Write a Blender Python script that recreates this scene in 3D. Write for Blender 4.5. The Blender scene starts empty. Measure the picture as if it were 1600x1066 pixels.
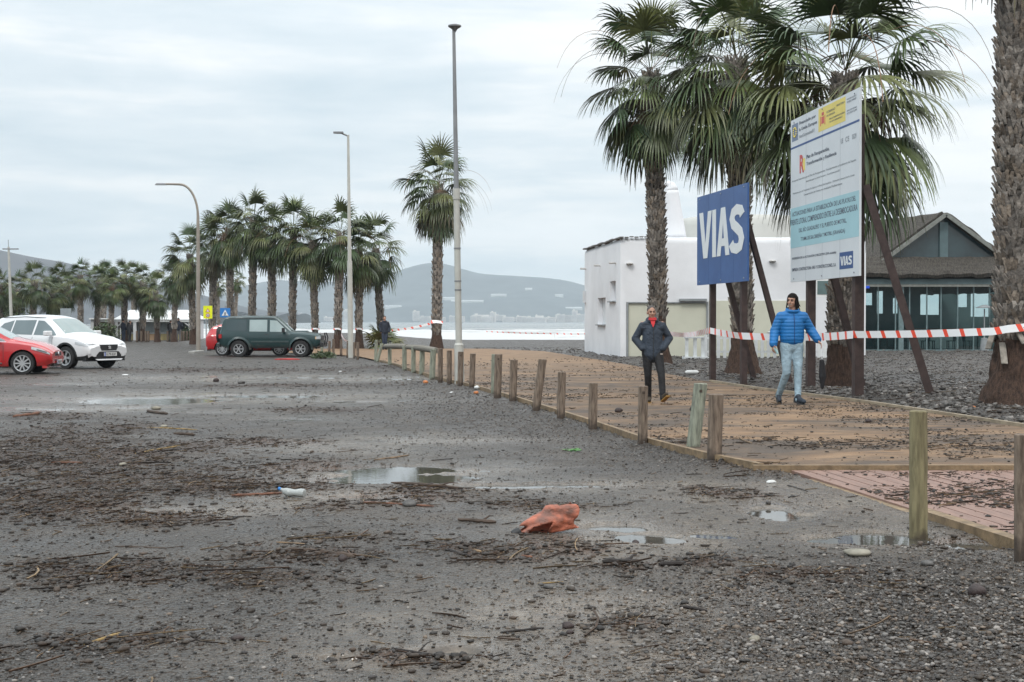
import bpy, bmesh, math, random
import numpy as np
from mathutils import Vector, Matrix
R = math.radians
sc = bpy.context.scene
C = sc.collection
# ---------------------------------------------------------------- camera
FP, CAMH, HORZ = 2222.0, 1.45, 502.0
HAZE_D = 0.00015
PITCH = math.atan((533 - HORZ) / FP)
cam = bpy.data.objects.new('camera', bpy.data.cameras.new('camera'))
C.objects.link(cam)
cam.data.sensor_width = 36; cam.data.lens = 36 * FP / 1600
cam.data.clip_start = 0.1; cam.data.clip_end = 40000
cam.location = (0, 0, CAMH); cam.rotation_euler = (math.pi / 2 - PITCH, 0, 0)
sc.camera = cam
# ---------------------------------------------------------------- world, sun, exposure
SUN_EL, SUN_AZ = R(48), R(208)            # azimuth clockwise from +Y
w = bpy.data.worlds.new('World'); sc.world = w; w.use_nodes = True
nt = w.node_tree; nt.nodes.clear()
def N(nt, t, **k):
    n = nt.nodes.new(t)
    for a, b in k.items():
        if a == 'inp':
            for i, v in b.items(): n.inputs[i].default_value = v
        else: setattr(n, a, b)
    return n
sky = N(nt, 'ShaderNodeTexSky', sky_type='NISHITA', sun_disc=False, sun_elevation=SUN_EL, sun_rotation=SUN_AZ)
bg1 = N(nt, 'ShaderNodeBackground', inp={1: 0.10}); nt.links.new(sky.outputs[0], bg1.inputs[0])
tc = N(nt, 'ShaderNodeTexCoord')
sep = N(nt, 'ShaderNodeSeparateXYZ'); nt.links.new(tc.outputs['Generated'], sep.inputs[0])
def M(op, a, b=None, nt=nt, clamp=False):
    n = nt.nodes.new('ShaderNodeMath'); n.operation = op; n.use_clamp = clamp
    for i, v in enumerate((a, b)):
        if v is None: continue
        if isinstance(v, (int, float)): n.inputs[i].default_value = v
        else: nt.links.new(v, n.inputs[i])
    return n.outputs[0]
zz = M('ADD', M('MAXIMUM', sep.outputs[2], 0.0), 0.10)
cmb = N(nt, 'ShaderNodeCombineXYZ')
nt.links.new(M('DIVIDE', sep.outputs[0], zz), cmb.inputs[0]); nt.links.new(M('DIVIDE', sep.outputs[1], zz), cmb.inputs[1])
n1 = N(nt, 'ShaderNodeTexNoise', inp={'Scale': 0.75, 'Detail': 6.0, 'Roughness': 0.52, 'Distortion': 0.5})
nt.links.new(cmb.outputs[0], n1.inputs['Vector'])
n2 = N(nt, 'ShaderNodeTexNoise', inp={'Scale': 2.3, 'Detail': 5.0, 'Roughness': 0.55, 'Distortion': 0.3})
nt.links.new(cmb.outputs[0], n2.inputs['Vector'])
# streaks of thin cloud low over the hills: noise stretched sideways in the direction vector
mp = N(nt, 'ShaderNodeMapping'); mp.inputs['Scale'].default_value = (2.2, 2.2, 26.0)
nt.links.new(tc.outputs['Generated'], mp.inputs[0])
n3 = N(nt, 'ShaderNodeTexNoise', inp={'Scale': 1.1, 'Detail': 5.0, 'Roughness': 0.5, 'Distortion': 0.2})
nt.links.new(mp.outputs[0], n3.inputs['Vector'])
s1 = M('ADD', M('MULTIPLY', n1.outputs[0], 0.40), M('ADD', M('MULTIPLY', n2.outputs[0], 0.22), M('MULTIPLY', n3.outputs[0], 0.38)))
s1 = M('ADD', s1, M('MULTIPLY', sep.outputs[0], 0.17))       # thinner cloud to the left, thicker to the right
cr = N(nt, 'ShaderNodeValToRGB')
e = cr.color_ramp.elements
e[0].position = 0.36; e[0].color = (0.53, 0.62, 0.675, 1)
e[1].position = 0.70; e[1].color = (1.0, 0.985, 0.97, 1)
for p_, c_ in ((0.455, (0.67, 0.73, 0.765, 1)), (0.52, (0.83, 0.845, 0.845, 1)), (0.60, (0.93, 0.925, 0.915, 1))):
    q = cr.color_ramp.elements.new(p_); q.color = c_
nt.links.new(s1, cr.inputs[0])
# an overcast sky is brighter overhead than at the horizon
bst = M('ADD', 0.90, M('MULTIPLY', M('POWER', M('MAXIMUM', sep.outputs[2], 0.0), 1.3), 1.5))
bg2 = N(nt, 'ShaderNodeBackground'); nt.links.new(cr.outputs[0], bg2.inputs[0]); nt.links.new(bst, bg2.inputs[1])
mx = N(nt, 'ShaderNodeMixShader', inp={0: 0.93}); nt.links.new(bg1.outputs[0], mx.inputs[1]); nt.links.new(bg2.outputs[0], mx.inputs[2])
wo = N(nt, 'ShaderNodeOutputWorld'); nt.links.new(mx.outputs[0], wo.inputs[0])
sun = bpy.data.objects.new('sun', bpy.data.lights.new('sun', 'SUN')); C.objects.link(sun)
sun.data.energy = 1.3; sun.data.angle = R(16); sun.data.color = (1.0, 0.97, 0.93)
sd = Vector((math.sin(SUN_AZ) * math.cos(SUN_EL), math.cos(SUN_AZ) * math.cos(SUN_EL), math.sin(SUN_EL)))
sun.rotation_euler = sd.to_track_quat('Z', 'Y').to_euler(); sun.location = (0, 0, 60)
vs = sc.view_settings
vs.view_transform = 'Standard'; vs.look = 'None'; vs.gamma = 1; vs.use_curve_mapping = False; vs.exposure = 0.30
sc.cycles.max_bounces = 6; sc.cycles.volume_bounces = 1; sc.cycles.transparent_max_bounces = 12
sc.cycles.use_denoising = True; sc.cycles.caustics_reflective = False; sc.cycles.caustics_refractive = False
# ---------------------------------------------------------------- helpers
def ss(a, b, x):
    t = np.clip((np.asarray(x, float) - a) / (b - a), 0, 1); return t * t * (3 - 2 * t)
def dip(X, Y): return -0.15 * ss(42, 58, Y)
def shoreX(Y): return -14 - np.maximum(np.asarray(Y, float) - 120, 0) * 0.30
def hbase(X, Y):
    X = np.asarray(X, float); Y = np.asarray(Y, float)
    h = dip(X, Y)
    h = h + 0.66 * (1 - ss(-13.5, -3.5, X)) * np.exp(-((Y - 113) / 11.0) ** 2) * ss(-27, -19, X)
    sea = ss(-12, 0, X - shoreX(Y))
    h = h - 3.6 * ss(121, 165, Y) * sea
    return h
def ray(u, v):
    F = Vector((0, math.cos(PITCH), -math.sin(PITCH))); U = Vector((0, math.sin(PITCH), math.cos(PITCH)))
    return F * FP + U * (533 - v) + Vector((u - 800, 0, 0))
def G(u, v, off=0.0):
    """ground point seen at pixel (u, v) of the 1600 px photograph"""
    d = ray(u, v); z = off
    for _ in range(30):
        t = (z - CAMH) / d.z; X, Y = d.x * t, d.y * t
        z = float(dip(X, Y)) + off
    return Vector((X, Y, z))
def AT(u, v, Y):
    d = ray(u, v); t = Y / d.y
    return Vector((d.x * t, Y, CAMH + d.z * t))
def hsh(a, b, s):
    h = (a.astype(np.int64) * 374761393 + b.astype(np.int64) * 668265263 + s * 974634777) & 0x7fffffff
    h = ((h ^ (h >> 13)) * 1274126177) & 0x7fffffff
    h = (h ^ (h >> 16)) & 0xffffff
    return h / float(0xffffff)
def vnoise(x, y, s=0):
    xi = np.floor(x); yi = np.floor(y); fx = x - xi; fy = y - yi
    fx = fx * fx * (3 - 2 * fx); fy = fy * fy * (3 - 2 * fy)
    a = hsh(xi, yi, s); b = hsh(xi + 1, yi, s); c = hsh(xi, yi + 1, s); d = hsh(xi + 1, yi + 1, s)
    return (a * (1 - fx) + b * fx) * (1 - fy) + (c * (1 - fx) + d * fx) * fy
def fbm(x, y, s=0, o=4, g=0.5):
    t = 0; a = 1; n = 0
    for i in range(o):
        t = t + a * vnoise(x * 2 ** i + 17.3 * i, y * 2 ** i - 9.1 * i, s + i); n += a; a *= g
    return t / n
def tag(o, label=None, cat=None, group=None, kind=None):
    if label: o['label'] = label
    if cat: o['category'] = cat
    if group: o['group'] = group
    if kind: o['kind'] = kind
    return o
def thing(name, loc, label, cat, group=None, rz=0):
    o = bpy.data.objects.new(name, None); C.objects.link(o); o.empty_display_size = 0.3
    o.location = loc; o.rotation_euler = (0, 0, rz)
    return tag(o, label, cat, group)
def link(name, me, parent=None, loc=None):
    o = bpy.data.objects.new(name, me); C.objects.link(o)
    if parent: o.parent = parent
    if loc is not None: o.location = loc
    return o
def copy_tree(o, parent=None, **kw):
    c = o.copy(); C.objects.link(c); c.parent = parent
    for ch in list(o.children): copy_tree(ch, c)
    for k, v in kw.items(): c[k] = v
    return c
def np_mesh(name, V, F, mats=(), smooth=False, mi=None):
    """V (n,3), F (m,k) arrays with k constant"""
    me = bpy.data.meshes.new(name); V = np.asarray(V, np.float32); F = np.asarray(F, np.int32)
    me.vertices.add(len(V)); me.vertices.foreach_set('co', V.ravel())
    k = F.shape[1]; me.loops.add(F.size); me.loops.foreach_set('vertex_index', F.ravel())
    me.polygons.add(len(F)); me.polygons.foreach_set('loop_start', np.arange(0, F.size, k, dtype=np.int32))
    me.polygons.foreach_set('loop_total', np.full(len(F), k, np.int32))
    if mi is not None: me.polygons.foreach_set('material_index', np.asarray(mi, np.int32))
    me.polygons.foreach_set('use_smooth', np.full(len(F), smooth, bool))
    for m in mats: me.materials.append(m)
    me.update(calc_edges=True); me.validate()
    return me
def fattr(me, name, vals):
    a = me.attributes.new(name, 'FLOAT', 'POINT'); a.data.foreach_set('value', np.asarray(vals, np.float32))
def cattr(me, name, cols):
    a = me.attributes.new(name, 'FLOAT_COLOR', 'POINT')
    c = np.ones((len(cols), 4), np.float32); c[:, :3] = cols; a.data.foreach_set('color', c.ravel())
class MB:
    def __init__(s): s.v = []; s.f = []; s.m = []
    def add(s, vs, fs, mi=0):
        b = len(s.v); s.v += [tuple(p) for p in vs]; s.f += [[b + i for i in f] for f in fs]; s.m += [mi] * len(fs); return s
    def box(s, c, d, rot=None, mi=0, taper=1.0):
        hx, hy, hz = d[0] / 2, d[1] / 2, d[2] / 2
        vs = [Vector((x * hx * (taper if z > 0 else 1), y * hy * (taper if z > 0 else 1), z * hz)) for z in (-1, 1) for x, y in ((-1, -1), (1, -1), (1, 1), (-1, 1))]
        if rot: vs = [rot @ p for p in vs]
        c = Vector(c)
        return s.add([p + c for p in vs], [(3, 2, 1, 0), (4, 5, 6, 7), (0, 1, 5, 4), (1, 2, 6, 5), (2, 3, 7, 6), (3, 0, 4, 7)], mi)
    def bb(s, x0, x1, y0, y1, z0, z1, mi=0): return s.box(((x0 + x1) / 2, (y0 + y1) / 2, (z0 + z1) / 2), (x1 - x0, y1 - y0, z1 - z0), mi=mi)
    def tube(s, pts, rad, n=8, mi=0, caps=True, up=None):
        pts = [Vector(p) for p in pts]
        if isinstance(rad, (int, float)): rad = [rad] * len(pts)
        b = len(s.v); u = None
        for i, p in enumerate(pts):
            t = (pts[min(i + 1, len(pts) - 1)] - pts[max(i - 1, 0)])
            t = t.normalized() if t.length > 1e-9 else Vector((0, 0, 1))
            if u is None:
                a = Vector((0, 0, 1)) if abs(t.z) < .9 else Vector((1, 0, 0)); u = t.cross(a).normalized()
            else: u = (u - t * u.dot(t)).normalized()
            w_ = t.cross(u)
            for k in range(n):
                a = 2 * math.pi * k / n; s.v.append(tuple(p + (u * math.cos(a) + w_ * math.sin(a)) * rad[i]))
        for i in range(len(pts) - 1):
            for k in range(n):
                s.f.append([b + i * n + k, b + i * n + (k + 1) % n, b + (i + 1) * n + (k + 1) % n, b + (i + 1) * n + k]); s.m.append(mi)
        if caps:
            s.f.append([b + k for k in range(n)][::-1]); s.f.append([b + (len(pts) - 1) * n + k for k in range(n)]); s.m += [mi, mi]
        return s
    def beam(s, p, q, w_, d, mi=0):
        p = Vector(p); q = Vector(q); t = (q - p); L = t.length
        rot = t.to_track_quat('Z', 'Y').to_matrix()
        return s.box((p + q) / 2, (w_, d, L), rot, mi)
    def caps(s, p, q, r0, r1, n=10, k=4, sq=(1, 1), mi=0):
        """tapered capsule"""
        p = Vector(p); q = Vector(q); t = q - p; L = max(t.length, 1e-4); t = t / L if t.length > 1e-6 else Vector((0, 0, 1))
        a = Vector((0, 1, 0)) if abs(t.y) < .9 else Vector((1, 0, 0)); u = t.cross(a).normalized(); w_ = t.cross(u)
        b = len(s.v); rings = []
        for i in range(k): an = math.pi / 2 * (i + .35) / k; rings.append((-math.cos(an) * r0, math.sin(an) * r0))
        rings.append((0, r0)); rings.append((L, r1))
        for i in range(k): an = math.pi / 2 * (k - i - .65) / k; rings.append((L + math.cos(an) * r1, math.sin(an) * r1))
        for h, r in rings:
            for j in range(n):
                an = 2 * math.pi * j / n; s.v.append(tuple(p + t * h + u * math.cos(an) * r * sq[0] + w_ * math.sin(an) * r * sq[1]))
        for i in range(len(rings) - 1):
            for j in range(n): s.f.append([b + i * n + j, b + i * n + (j + 1) % n, b + (i + 1) * n + (j + 1) % n, b + (i + 1) * n + j]); s.m.append(mi)
        s.f.append([b + j for j in range(n)][::-1]); s.f.append([b + (len(rings) - 1) * n + j for j in range(n)]); s.m += [mi, mi]
        return s
    def ell(s, c, r, n=14, m=9, mi=0, rot=None):
        b = len(s.v); c = Vector(c)
        for i in range(1, m):
            th = math.pi * i / m
            for j in range(n):
                a = 2 * math.pi * j / n; p = Vector((math.sin(th) * math.cos(a) * r[0], math.sin(th) * math.sin(a) * r[1], math.cos(th) * r[2]))
                s.v.append(tuple(c + (rot @ p if rot else p)))
        for q in (Vector((0, 0, r[2])), Vector((0, 0, -r[2]))): s.v.append(tuple(c + (rot @ q if rot else q)))
        T = b + (m - 1) * n
        for i in range(m - 2):
            for j in range(n): s.f.append([b + i * n + j, b + (i + 1) * n + j, b + (i + 1) * n + (j + 1) % n, b + i * n + (j + 1) % n]); s.m.append(mi)
        for j in range(n):
            s.f.append([T, b + j, b + (j + 1) % n]); s.f.append([T + 1, b + (m - 2) * n + (j + 1) % n, b + (m - 2) * n + j]); s.m += [mi, mi]
        return s
    def lathe(s, prof, c=(0, 0, 0), axis='Z', n=20, mi=0):
        b = len(s.v); c = Vector(c)
        for r, h in prof:
            for j in range(n):
                a = 2 * math.pi * j / n
                p = {'Z': (r * math.cos(a), r * math.sin(a), h), 'Y': (r * math.cos(a), h, r * math.sin(a))}[axis]
                s.v.append(tuple(c + Vector(p)))
        for i in range(len(prof) - 1):
            for j in range(n): s.f.append([b + i * n + j, b + i * n + (j + 1) % n, b + (i + 1) * n + (j + 1) % n, b + (i + 1) * n + j]); s.m.append(mi)
        return s
    def build(s, name, mat, parent=None, loc=None, smooth=False, bevel=0):
        me = bpy.data.meshes.new(name); me.from_pydata(s.v, [], s.f)
        for m_ in (mat if isinstance(mat, (list, tuple)) else [mat]): me.materials.append(m_)
        me.polygons.foreach_set('material_index', s.m)
        bm = bmesh.new(); bm.from_mesh(me); bmesh.ops.recalc_face_normals(bm, faces=bm.faces[:])
        if bevel: bmesh.ops.bevel(bm, geom=[e_ for e_ in bm.edges if len(e_.link_faces) == 2 and e_.calc_face_angle(0) > .5], offset=bevel, segments=2, affect='EDGES', profile=.5)
        bm.to_mesh(me); bm.free()
        if smooth:
            me.polygons.foreach_set('use_smooth', [True] * len(me.polygons))
            if smooth != 'all': me.set_sharp_from_angle(angle=R(38))
        return link(name, me, parent, loc)
def fuse(mb, voxel, smooth=2, disp=None):
    """weld overlapping solids into one continuous surface (voxel remesh)"""
    me = bpy.data.meshes.new('tmp'); me.from_pydata(mb.v, [], mb.f)
    bm = bmesh.new(); bm.from_mesh(me); bmesh.ops.recalc_face_normals(bm, faces=bm.faces[:]); bm.to_mesh(me); bm.free()
    o = bpy.data.objects.new('tmp', me); C.objects.link(o)
    m = o.modifiers.new('r', 'REMESH'); m.mode = 'VOXEL'; m.voxel_size = voxel; m.use_smooth_shade = True
    if smooth: q = o.modifiers.new('s', 'SMOOTH'); q.iterations = smooth; q.factor = .5
    dg = bpy.context.evaluated_depsgraph_get(); dg.update()
    out = bpy.data.meshes.new_from_object(o.evaluated_get(dg)); bpy.data.objects.remove(o); bpy.data.meshes.remove(me)
    out.polygons.foreach_set('use_smooth', [True] * len(out.polygons))
    return out
def text_mesh(body, bold=0.0, ext=0.004, align='LEFT'):
    cu = bpy.data.curves.new('t', 'FONT'); cu.body = body; cu.offset = bold; cu.extrude = ext; cu.resolution_u = 3
    o = bpy.data.objects.new('t', cu); C.objects.link(o)
    dg = bpy.context.evaluated_depsgraph_get(); dg.update()
    me = bpy.data.meshes.new_from_object(o.evaluated_get(dg)); bpy.data.objects.remove(o); bpy.data.curves.remove(cu)
    return me
# ---------------------------------------------------------------- materials
def dirty(m, hgt, col, amt, soft=5.0, sc_=6.0, ragged=.9):
    # splashed mud or damp along the foot of a thing, with a ragged upper edge
    t = m.node_tree; b = t.nodes['Principled BSDF']; src = b.inputs['Base Color'].links[0].from_socket; tcn = next(n for n in t.nodes if n.type == 'TEX_COORD')
    sp = N(t, 'ShaderNodeSeparateXYZ'); t.links.new(tcn.outputs['Object'], sp.inputs[0]); nz = N(t, 'ShaderNodeTexNoise', inp={'Scale': sc_, 'Detail': 8.0, 'Roughness': .7}); t.links.new(tcn.outputs['Object'], nz.inputs['Vector'])
    f = M('SUBTRACT', M('ADD', hgt, M('MULTIPLY', M('SUBTRACT', nz.outputs[0], .5, nt=t), ragged, nt=t), nt=t), sp.outputs[2], nt=t); f = M('MULTIPLY', f, soft, nt=t, clamp=True)
    n = N(t, 'ShaderNodeMix', data_type='RGBA'); t.links.new(M('MULTIPLY', f, amt, nt=t), n.inputs[0]); t.links.new(src, n.inputs[6]); n.inputs[7].default_value = (*col, 1); t.links.new(n.outputs[2], b.inputs['Base Color'])
def pm(name, col, rough=.6, var=.25, scale=6, bump=0, bscale=40, metal=0, spec=.5, coat=0, col2=None, stretch=(1, 1, 1), bdist=.01, detail=5, trans=0, ior=1.45):
    m = bpy.data.materials.new(name); m.use_nodes = True; t = m.node_tree; b = t.nodes['Principled BSDF']
    tc = N(t, 'ShaderNodeTexCoord'); mp = N(t, 'ShaderNodeMapping'); mp.inputs['Scale'].default_value = stretch
    t.links.new(tc.outputs['Object'], mp.inputs[0])
    n = N(t, 'ShaderNodeTexNoise', inp={'Scale': scale, 'Detail': detail, 'Roughness': .6}); t.links.new(mp.outputs[0], n.inputs['Vector'])
    r = N(t, 'ShaderNodeValToRGB'); r.color_ramp.elements[0].position = .36; r.color_ramp.elements[1].position = .64
    c2 = col2 or tuple(c * (1 - var) for c in col)
    r.color_ramp.elements[0].color = (*c2, 1); r.color_ramp.elements[1].color = (*col, 1)
    t.links.new(n.outputs[0], r.inputs[0]); t.links.new(r.outputs[0], b.inputs['Base Color'])
    b.inputs['Roughness'].default_value = rough; b.inputs['Metallic'].default_value = metal
    b.inputs['Specular IOR Level'].default_value = spec; b.inputs['Coat Weight'].default_value = coat; b.inputs['Coat Roughness'].default_value = .08
    b.inputs['Transmission Weight'].default_value = trans; b.inputs['IOR'].default_value = ior
    if bump:
        n2 = N(t, 'ShaderNodeTexNoise', inp={'Scale': bscale, 'Detail': 4, 'Roughness': .6}); t.links.new(mp.outputs[0], n2.inputs['Vector'])
        bu = N(t, 'ShaderNodeBump', inp={'Strength': bump, 'Distance': bdist}); t.links.new(n2.outputs[0], bu.inputs['Height']); t.links.new(bu.outputs[0], b.inputs['Normal'])
    return m
def vcm(name, attr='col', rough=.6, bump=0, bscale=60, spec=.5, trans=0, var=.3, vscale=8, stretch=(1, 1, 1), bdist=.01):
    m = pm(name, (1, 1, 1), rough, var, vscale, bump, bscale, spec=spec, stretch=stretch, bdist=bdist); t = m.node_tree; b = t.nodes['Principled BSDF']
    a = N(t, 'ShaderNodeAttribute', attribute_name=attr); mm = N(t, 'ShaderNodeMix', data_type='RGBA', blend_type='MULTIPLY'); mm.inputs[0].default_value = 1
    rr = next(n for n in t.nodes if n.type == 'VALTORGB')
    t.links.new(rr.outputs[0], mm.inputs[6]); t.links.new(a.outputs['Color'], mm.inputs[7]); t.links.new(mm.outputs[2], b.inputs['Base Color'])
    return m
def glassm(name, tint, mixf, rough=.03):
    m = bpy.data.materials.new(name); m.use_nodes = True; t = m.node_tree; b = t.nodes['Principled BSDF']; out = t.nodes['Material Output']
    b.inputs['Base Color'].default_value = (*tint, 1); b.inputs['Roughness'].default_value = rough; b.inputs['Specular IOR Level'].default_value = .8
    tr = N(t, 'ShaderNodeBsdfTransparent', inp={0: (.82, .92, .92, 1)}); mx = N(t, 'ShaderNodeMixShader', inp={0: mixf})
    t.links.new(tr.outputs[0], mx.inputs[1]); t.links.new(b.outputs[0], mx.inputs[2]); t.links.new(mx.outputs[0], out.inputs[0])
    return m
# ================================================================ SETTING: masks on the ground
def blob(u, v, ru, rv, s=1.0, rot=0):
    g = G(u, v); d = g.y
    return (g.x, g.y, ru * d / FP, rv * d * d / (FP * CAMH), s)
def mask(X, Y, blobs, seed, fr=1.1, warp=.55, pw=1.0):
    out = np.zeros_like(X)
    wx = fbm(X * fr, Y * fr, seed, 5) - .5; wy = fbm(X * fr + 50, Y * fr + 9, seed + 9, 5) - .5
    for bx, by, rx, ry, s in blobs:
        sel = (np.abs(X - bx) < 3.2 * rx + 1) & (np.abs(Y - by) < 3.2 * ry + 1)
        if not sel.any(): continue
        dx = (X[sel] - bx) / rx + wx[sel] * warp * 5 * min(1, .6 / rx + .3); dy = (Y[sel] - by) / ry + wy[sel] * warp * 5 * min(1, .6 / ry + .3)
        out[sel] = np.maximum(out[sel], s * np.exp(-(dx * dx + dy * dy) * .8))
    return np.clip(out, 0, 1)
PUD = [blob(*a) for a in [(235, 626, 95, 4.5, 1.5), (410, 619, 100, 2.5, 1.4), (215, 637, 30, 2), (580, 745, 80, 6, 1.2), (680, 746, 70, 7, 1.35), (770, 760, 70, 4, 1.3), (880, 758, 70, 3.5, 1.3), (630, 733, 120, 7, 1.25), (600, 752, 130, 5, 1.2), (1010, 842, 70, 10, .9), (1110, 836, 50, 8, .85), (1212, 803, 30, 9, 1.6), (1262, 806, 18, 3, 1.3),
       (1300, 843, 40, 6, 1.2), (1378, 840, 66, 10, 1.7), (270, 801, 40, 4), (1520, 852, 60, 9), (470, 655, 60, 3), (100, 601, 60, 2), (60, 640, 50, 3), (690, 1022, 50, 8, 1.1), (520, 1032, 40, 5), (980, 826, 60, 8, .9), (560, 780, 70, 5), (330, 645, 60, 2), (560, 628, 60, 2), (470, 590, 90, 2), (620, 592, 60, 2)]]
SILT = [blob(*a) for a in [(600, 745, 150, 16), (820, 760, 160, 10), (1020, 840, 170, 45), (1250, 780, 220, 40), (760, 1000, 230, 60), (1050, 1040, 180, 40), (300, 802, 130, 12), (540, 785, 190, 14), (1420, 850, 200, 25),
        (360, 622, 330, 10), (500, 700, 150, 12), (950, 950, 200, 40), (150, 640, 120, 6), (680, 690, 120, 8), (1080, 770, 120, 20), (450, 592, 300, 5), (1150, 930, 110, 40), (860, 1050, 200, 30)]]
LIT = [blob(*a) for a in [(130, 715, 170, 26), (60, 690, 100, 26), (300, 762, 280, 12), (330, 700, 120, 10), (150, 805, 200, 14), (470, 870, 80, 10), (610, 785, 120, 11), (830, 862, 90, 14), (735, 868, 60, 12), (1280, 915, 120, 16),
       (1120, 882, 80, 9), (970, 890, 60, 6), (480, 642, 70, 4), (50, 655, 80, 6), (200, 890, 130, 14), (350, 905, 130, 10), (660, 770, 60, 6), (820, 795, 60, 8), (1150, 775, 60, 6), (260, 745, 200, 10), (560, 850, 60, 7), (1180, 730, 60, 8),
       (170, 1010, 90, 14), (1000, 985, 60, 12), (640, 1035, 80, 10), (1480, 850, 60, 10), (330, 580, 200, 3), (600, 575, 60, 3), (430, 605, 120, 3), (60, 780, 120, 10), (450, 730, 120, 8)]]
GRV = [blob(*a) for a in [(1460, 970, 300, 75, 1.2), (1300, 1020, 200, 60), (1560, 900, 120, 40), (770, 640, 110, 20, 1.1), (880, 668, 110, 18, 1.1), (990, 705, 100, 15, 1.1), (1085, 722, 60, 10, 1.1), (700, 615, 70, 10), (640, 600, 50, 8), (1180, 745, 60, 6)]]
# the promenade: left and right edge as functions of distance
pl = [G(u, v, .05) for u, v in [(1235, 739), (1110, 713), (1010, 688), (940, 664), (870, 642), (800, 620), (740, 603), (690, 592), (640, 577), (600, 565), (560, 557), (500, 553), (440, 551)]]
pr = [G(u, v, .05) for u, v in [(1700, 684), (1600, 668), (1470, 648), (1345, 629), (1180, 608), (1110, 597), (1045, 585), (1000, 574), (940, 563), (850, 549), (740, 544)]]
pr = [Vector((14, 12, 0)), Vector((11, 16, 0))] + pr
PY = np.array([p.y for p in pl]); PX = np.array([p.x for p in pl]); QY = np.array([p.y for p in pr]); QX = np.array([p.x for p in pr])
def leftX(Y): return np.interp(Y, PY, PX)
def rightX(Y): return np.interp(Y, QY, QX)
PY0, PY1 = 13.60, 80.0
BW = [Vector((2.66, 13.56)), Vector((3.09, 10.26)), Vector((3.52, 7.05))]     # outer edge of the plank walk
def bwX(Y): return np.interp(Y, [7.05, 10.26, 13.56], [3.52, 3.09, 2.66])
def on_path(X, Y, m=0.0): return ((Y > PY0) & (Y < PY1) & (X > leftX(Y) + m) & (X < rightX(Y) - m)) | ((Y <= PY0) & (Y > 5) & (X > bwX(Y) + m))
def terrain(X, Y, masks=None):
    h = hbase(X, Y)
    near = 1 - ss(45, 90, Y) * .0
    pud, silt, lit, grv = masks if masks else ground_masks(X, Y)
    amp = np.clip(1 - ss(60, 200, np.abs(Y)), 0, 1)
    und = fbm(X * .35, Y * .35, 3, 3) * .035
    med = fbm(X * 2.6, Y * 2.6, 5, 4) * .02
    fine = np.abs(fbm(X * 9, Y * 9, 8, 5, .65) - .5) * .085 + (fbm(X * 30, Y * 30, 18, 2) - .5) * .012
    rough = .35 + 1.3 * lit + .9 * grv - .28 * silt
    d = (und * .6 + med * (.5 + .8 * lit) + fine * np.clip(rough, .05, 2)) * amp
    d = d * (1 - np.clip(pud * 1.5, 0, .93)) - .03 * ss(.35, .75, pud)
    beach = ss(0, 1.0, X - rightX(Y)) * (Y > 18) * (Y < 70)
    d = d + beach * (.06 + fbm(X * 1.1, Y * 1.1, 31, 4) * .16) * ss(18, 26, Y)
    h = h - .22 * ss(.4, 2.2, X - rightX(Y)) * ss(27, 31, Y) * (1 - ss(43, 50, Y))
    onp = on_path(X, Y, -.05)
    h = h + np.where(onp, -.03, d)
    return h
def ground_masks(X, Y):
    pud = mask(X, Y, PUD, 11, 1.3, .22); pud = pud * np.where(Y > 11.2, .48 + 1.0 * fbm(X * 4.5, Y * 3.0, 15, 5, .65), 1); silt = mask(X, Y, SILT, 21, .8, .4); lit = mask(X, Y, LIT, 31, 1.2, .6) * (.35 + .9 * fbm(X * 3, Y * 3, 44, 4)); grv = mask(X, Y, GRV, 41, .9, .35)
    beach = ss(-.2, .8, X - rightX(Y)) * (Y > 14) * (Y < 140)
    grv = np.maximum(grv, beach * .75); silt = silt * (1 - beach)
    return pud, np.clip(silt, 0, 1), np.clip(lit, 0, 1), np.clip(grv, 0, 1)
# rows: coarse behind, even in picture space in front, coarse again far off
v_ = np.concatenate([np.linspace(1250, 620, 620, endpoint=False), np.linspace(620, 527, 210)])
Yd = FP * CAMH / (v_ - HORZ)
rowsY = np.concatenate([[-9000, -3000, -900, -300, -100, -40, -15, -6, -1, 1, 2.2, 3.2, 3.8], Yd, [135, 142, 150, 158, 166, 180, 210, 260, 340, 480, 800, 1500, 3000, 5000, 9000]])
cu_ = np.linspace(-1, 1, 821)
ext = np.array([1.15, 1.4, 1.9, 3, 6, 14, 40, 150, 600, 2200])
uu = np.concatenate([-ext[::-1], cu_, ext])
sY = np.clip(np.abs(rowsY), 6.0, 150) * .40 + .6
X = uu[None, :] * sY[:, None] + np.interp(rowsY, [0, 20, 60], [0, 0, 0])[:, None]; Y = np.repeat(rowsY[:, None], len(uu), 1)
mk = ground_masks(X, Y); Z = terrain(X, Y, mk)
nr, nc = X.shape
idx = np.arange(nr * nc).reshape(nr, nc)
F = np.stack([idx[:-1, :-1], idx[:-1, 1:], idx[1:, 1:], idx[1:, :-1]], -1).reshape(-1, 4)
gm = bpy.data.materials.new('wet_ground'); gm.use_nodes = True; t = gm.node_tree; b = t.nodes['Principled BSDF']
def A(n): return N(t, 'ShaderNodeAttribute', attribute_name=n).outputs['Fac']
def NZ(sc_, det=5, ro=.6, st=None, dist=0):
    n = N(t, 'ShaderNodeTexNoise', inp={'Scale': sc_, 'Detail': det, 'Roughness': ro, 'Distortion': dist})
    g_ = N(t, 'ShaderNodeNewGeometry')
    if st:
        mp_ = N(t, 'ShaderNodeMapping'); mp_.inputs['Scale'].default_value = st; t.links.new(g_.outputs['Position'], mp_.inputs[0]); t.links.new(mp_.outputs[0], n.inputs['Vector'])
    else: t.links.new(g_.outputs['Position'], n.inputs['Vector'])
    return n.outputs[0]
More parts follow.
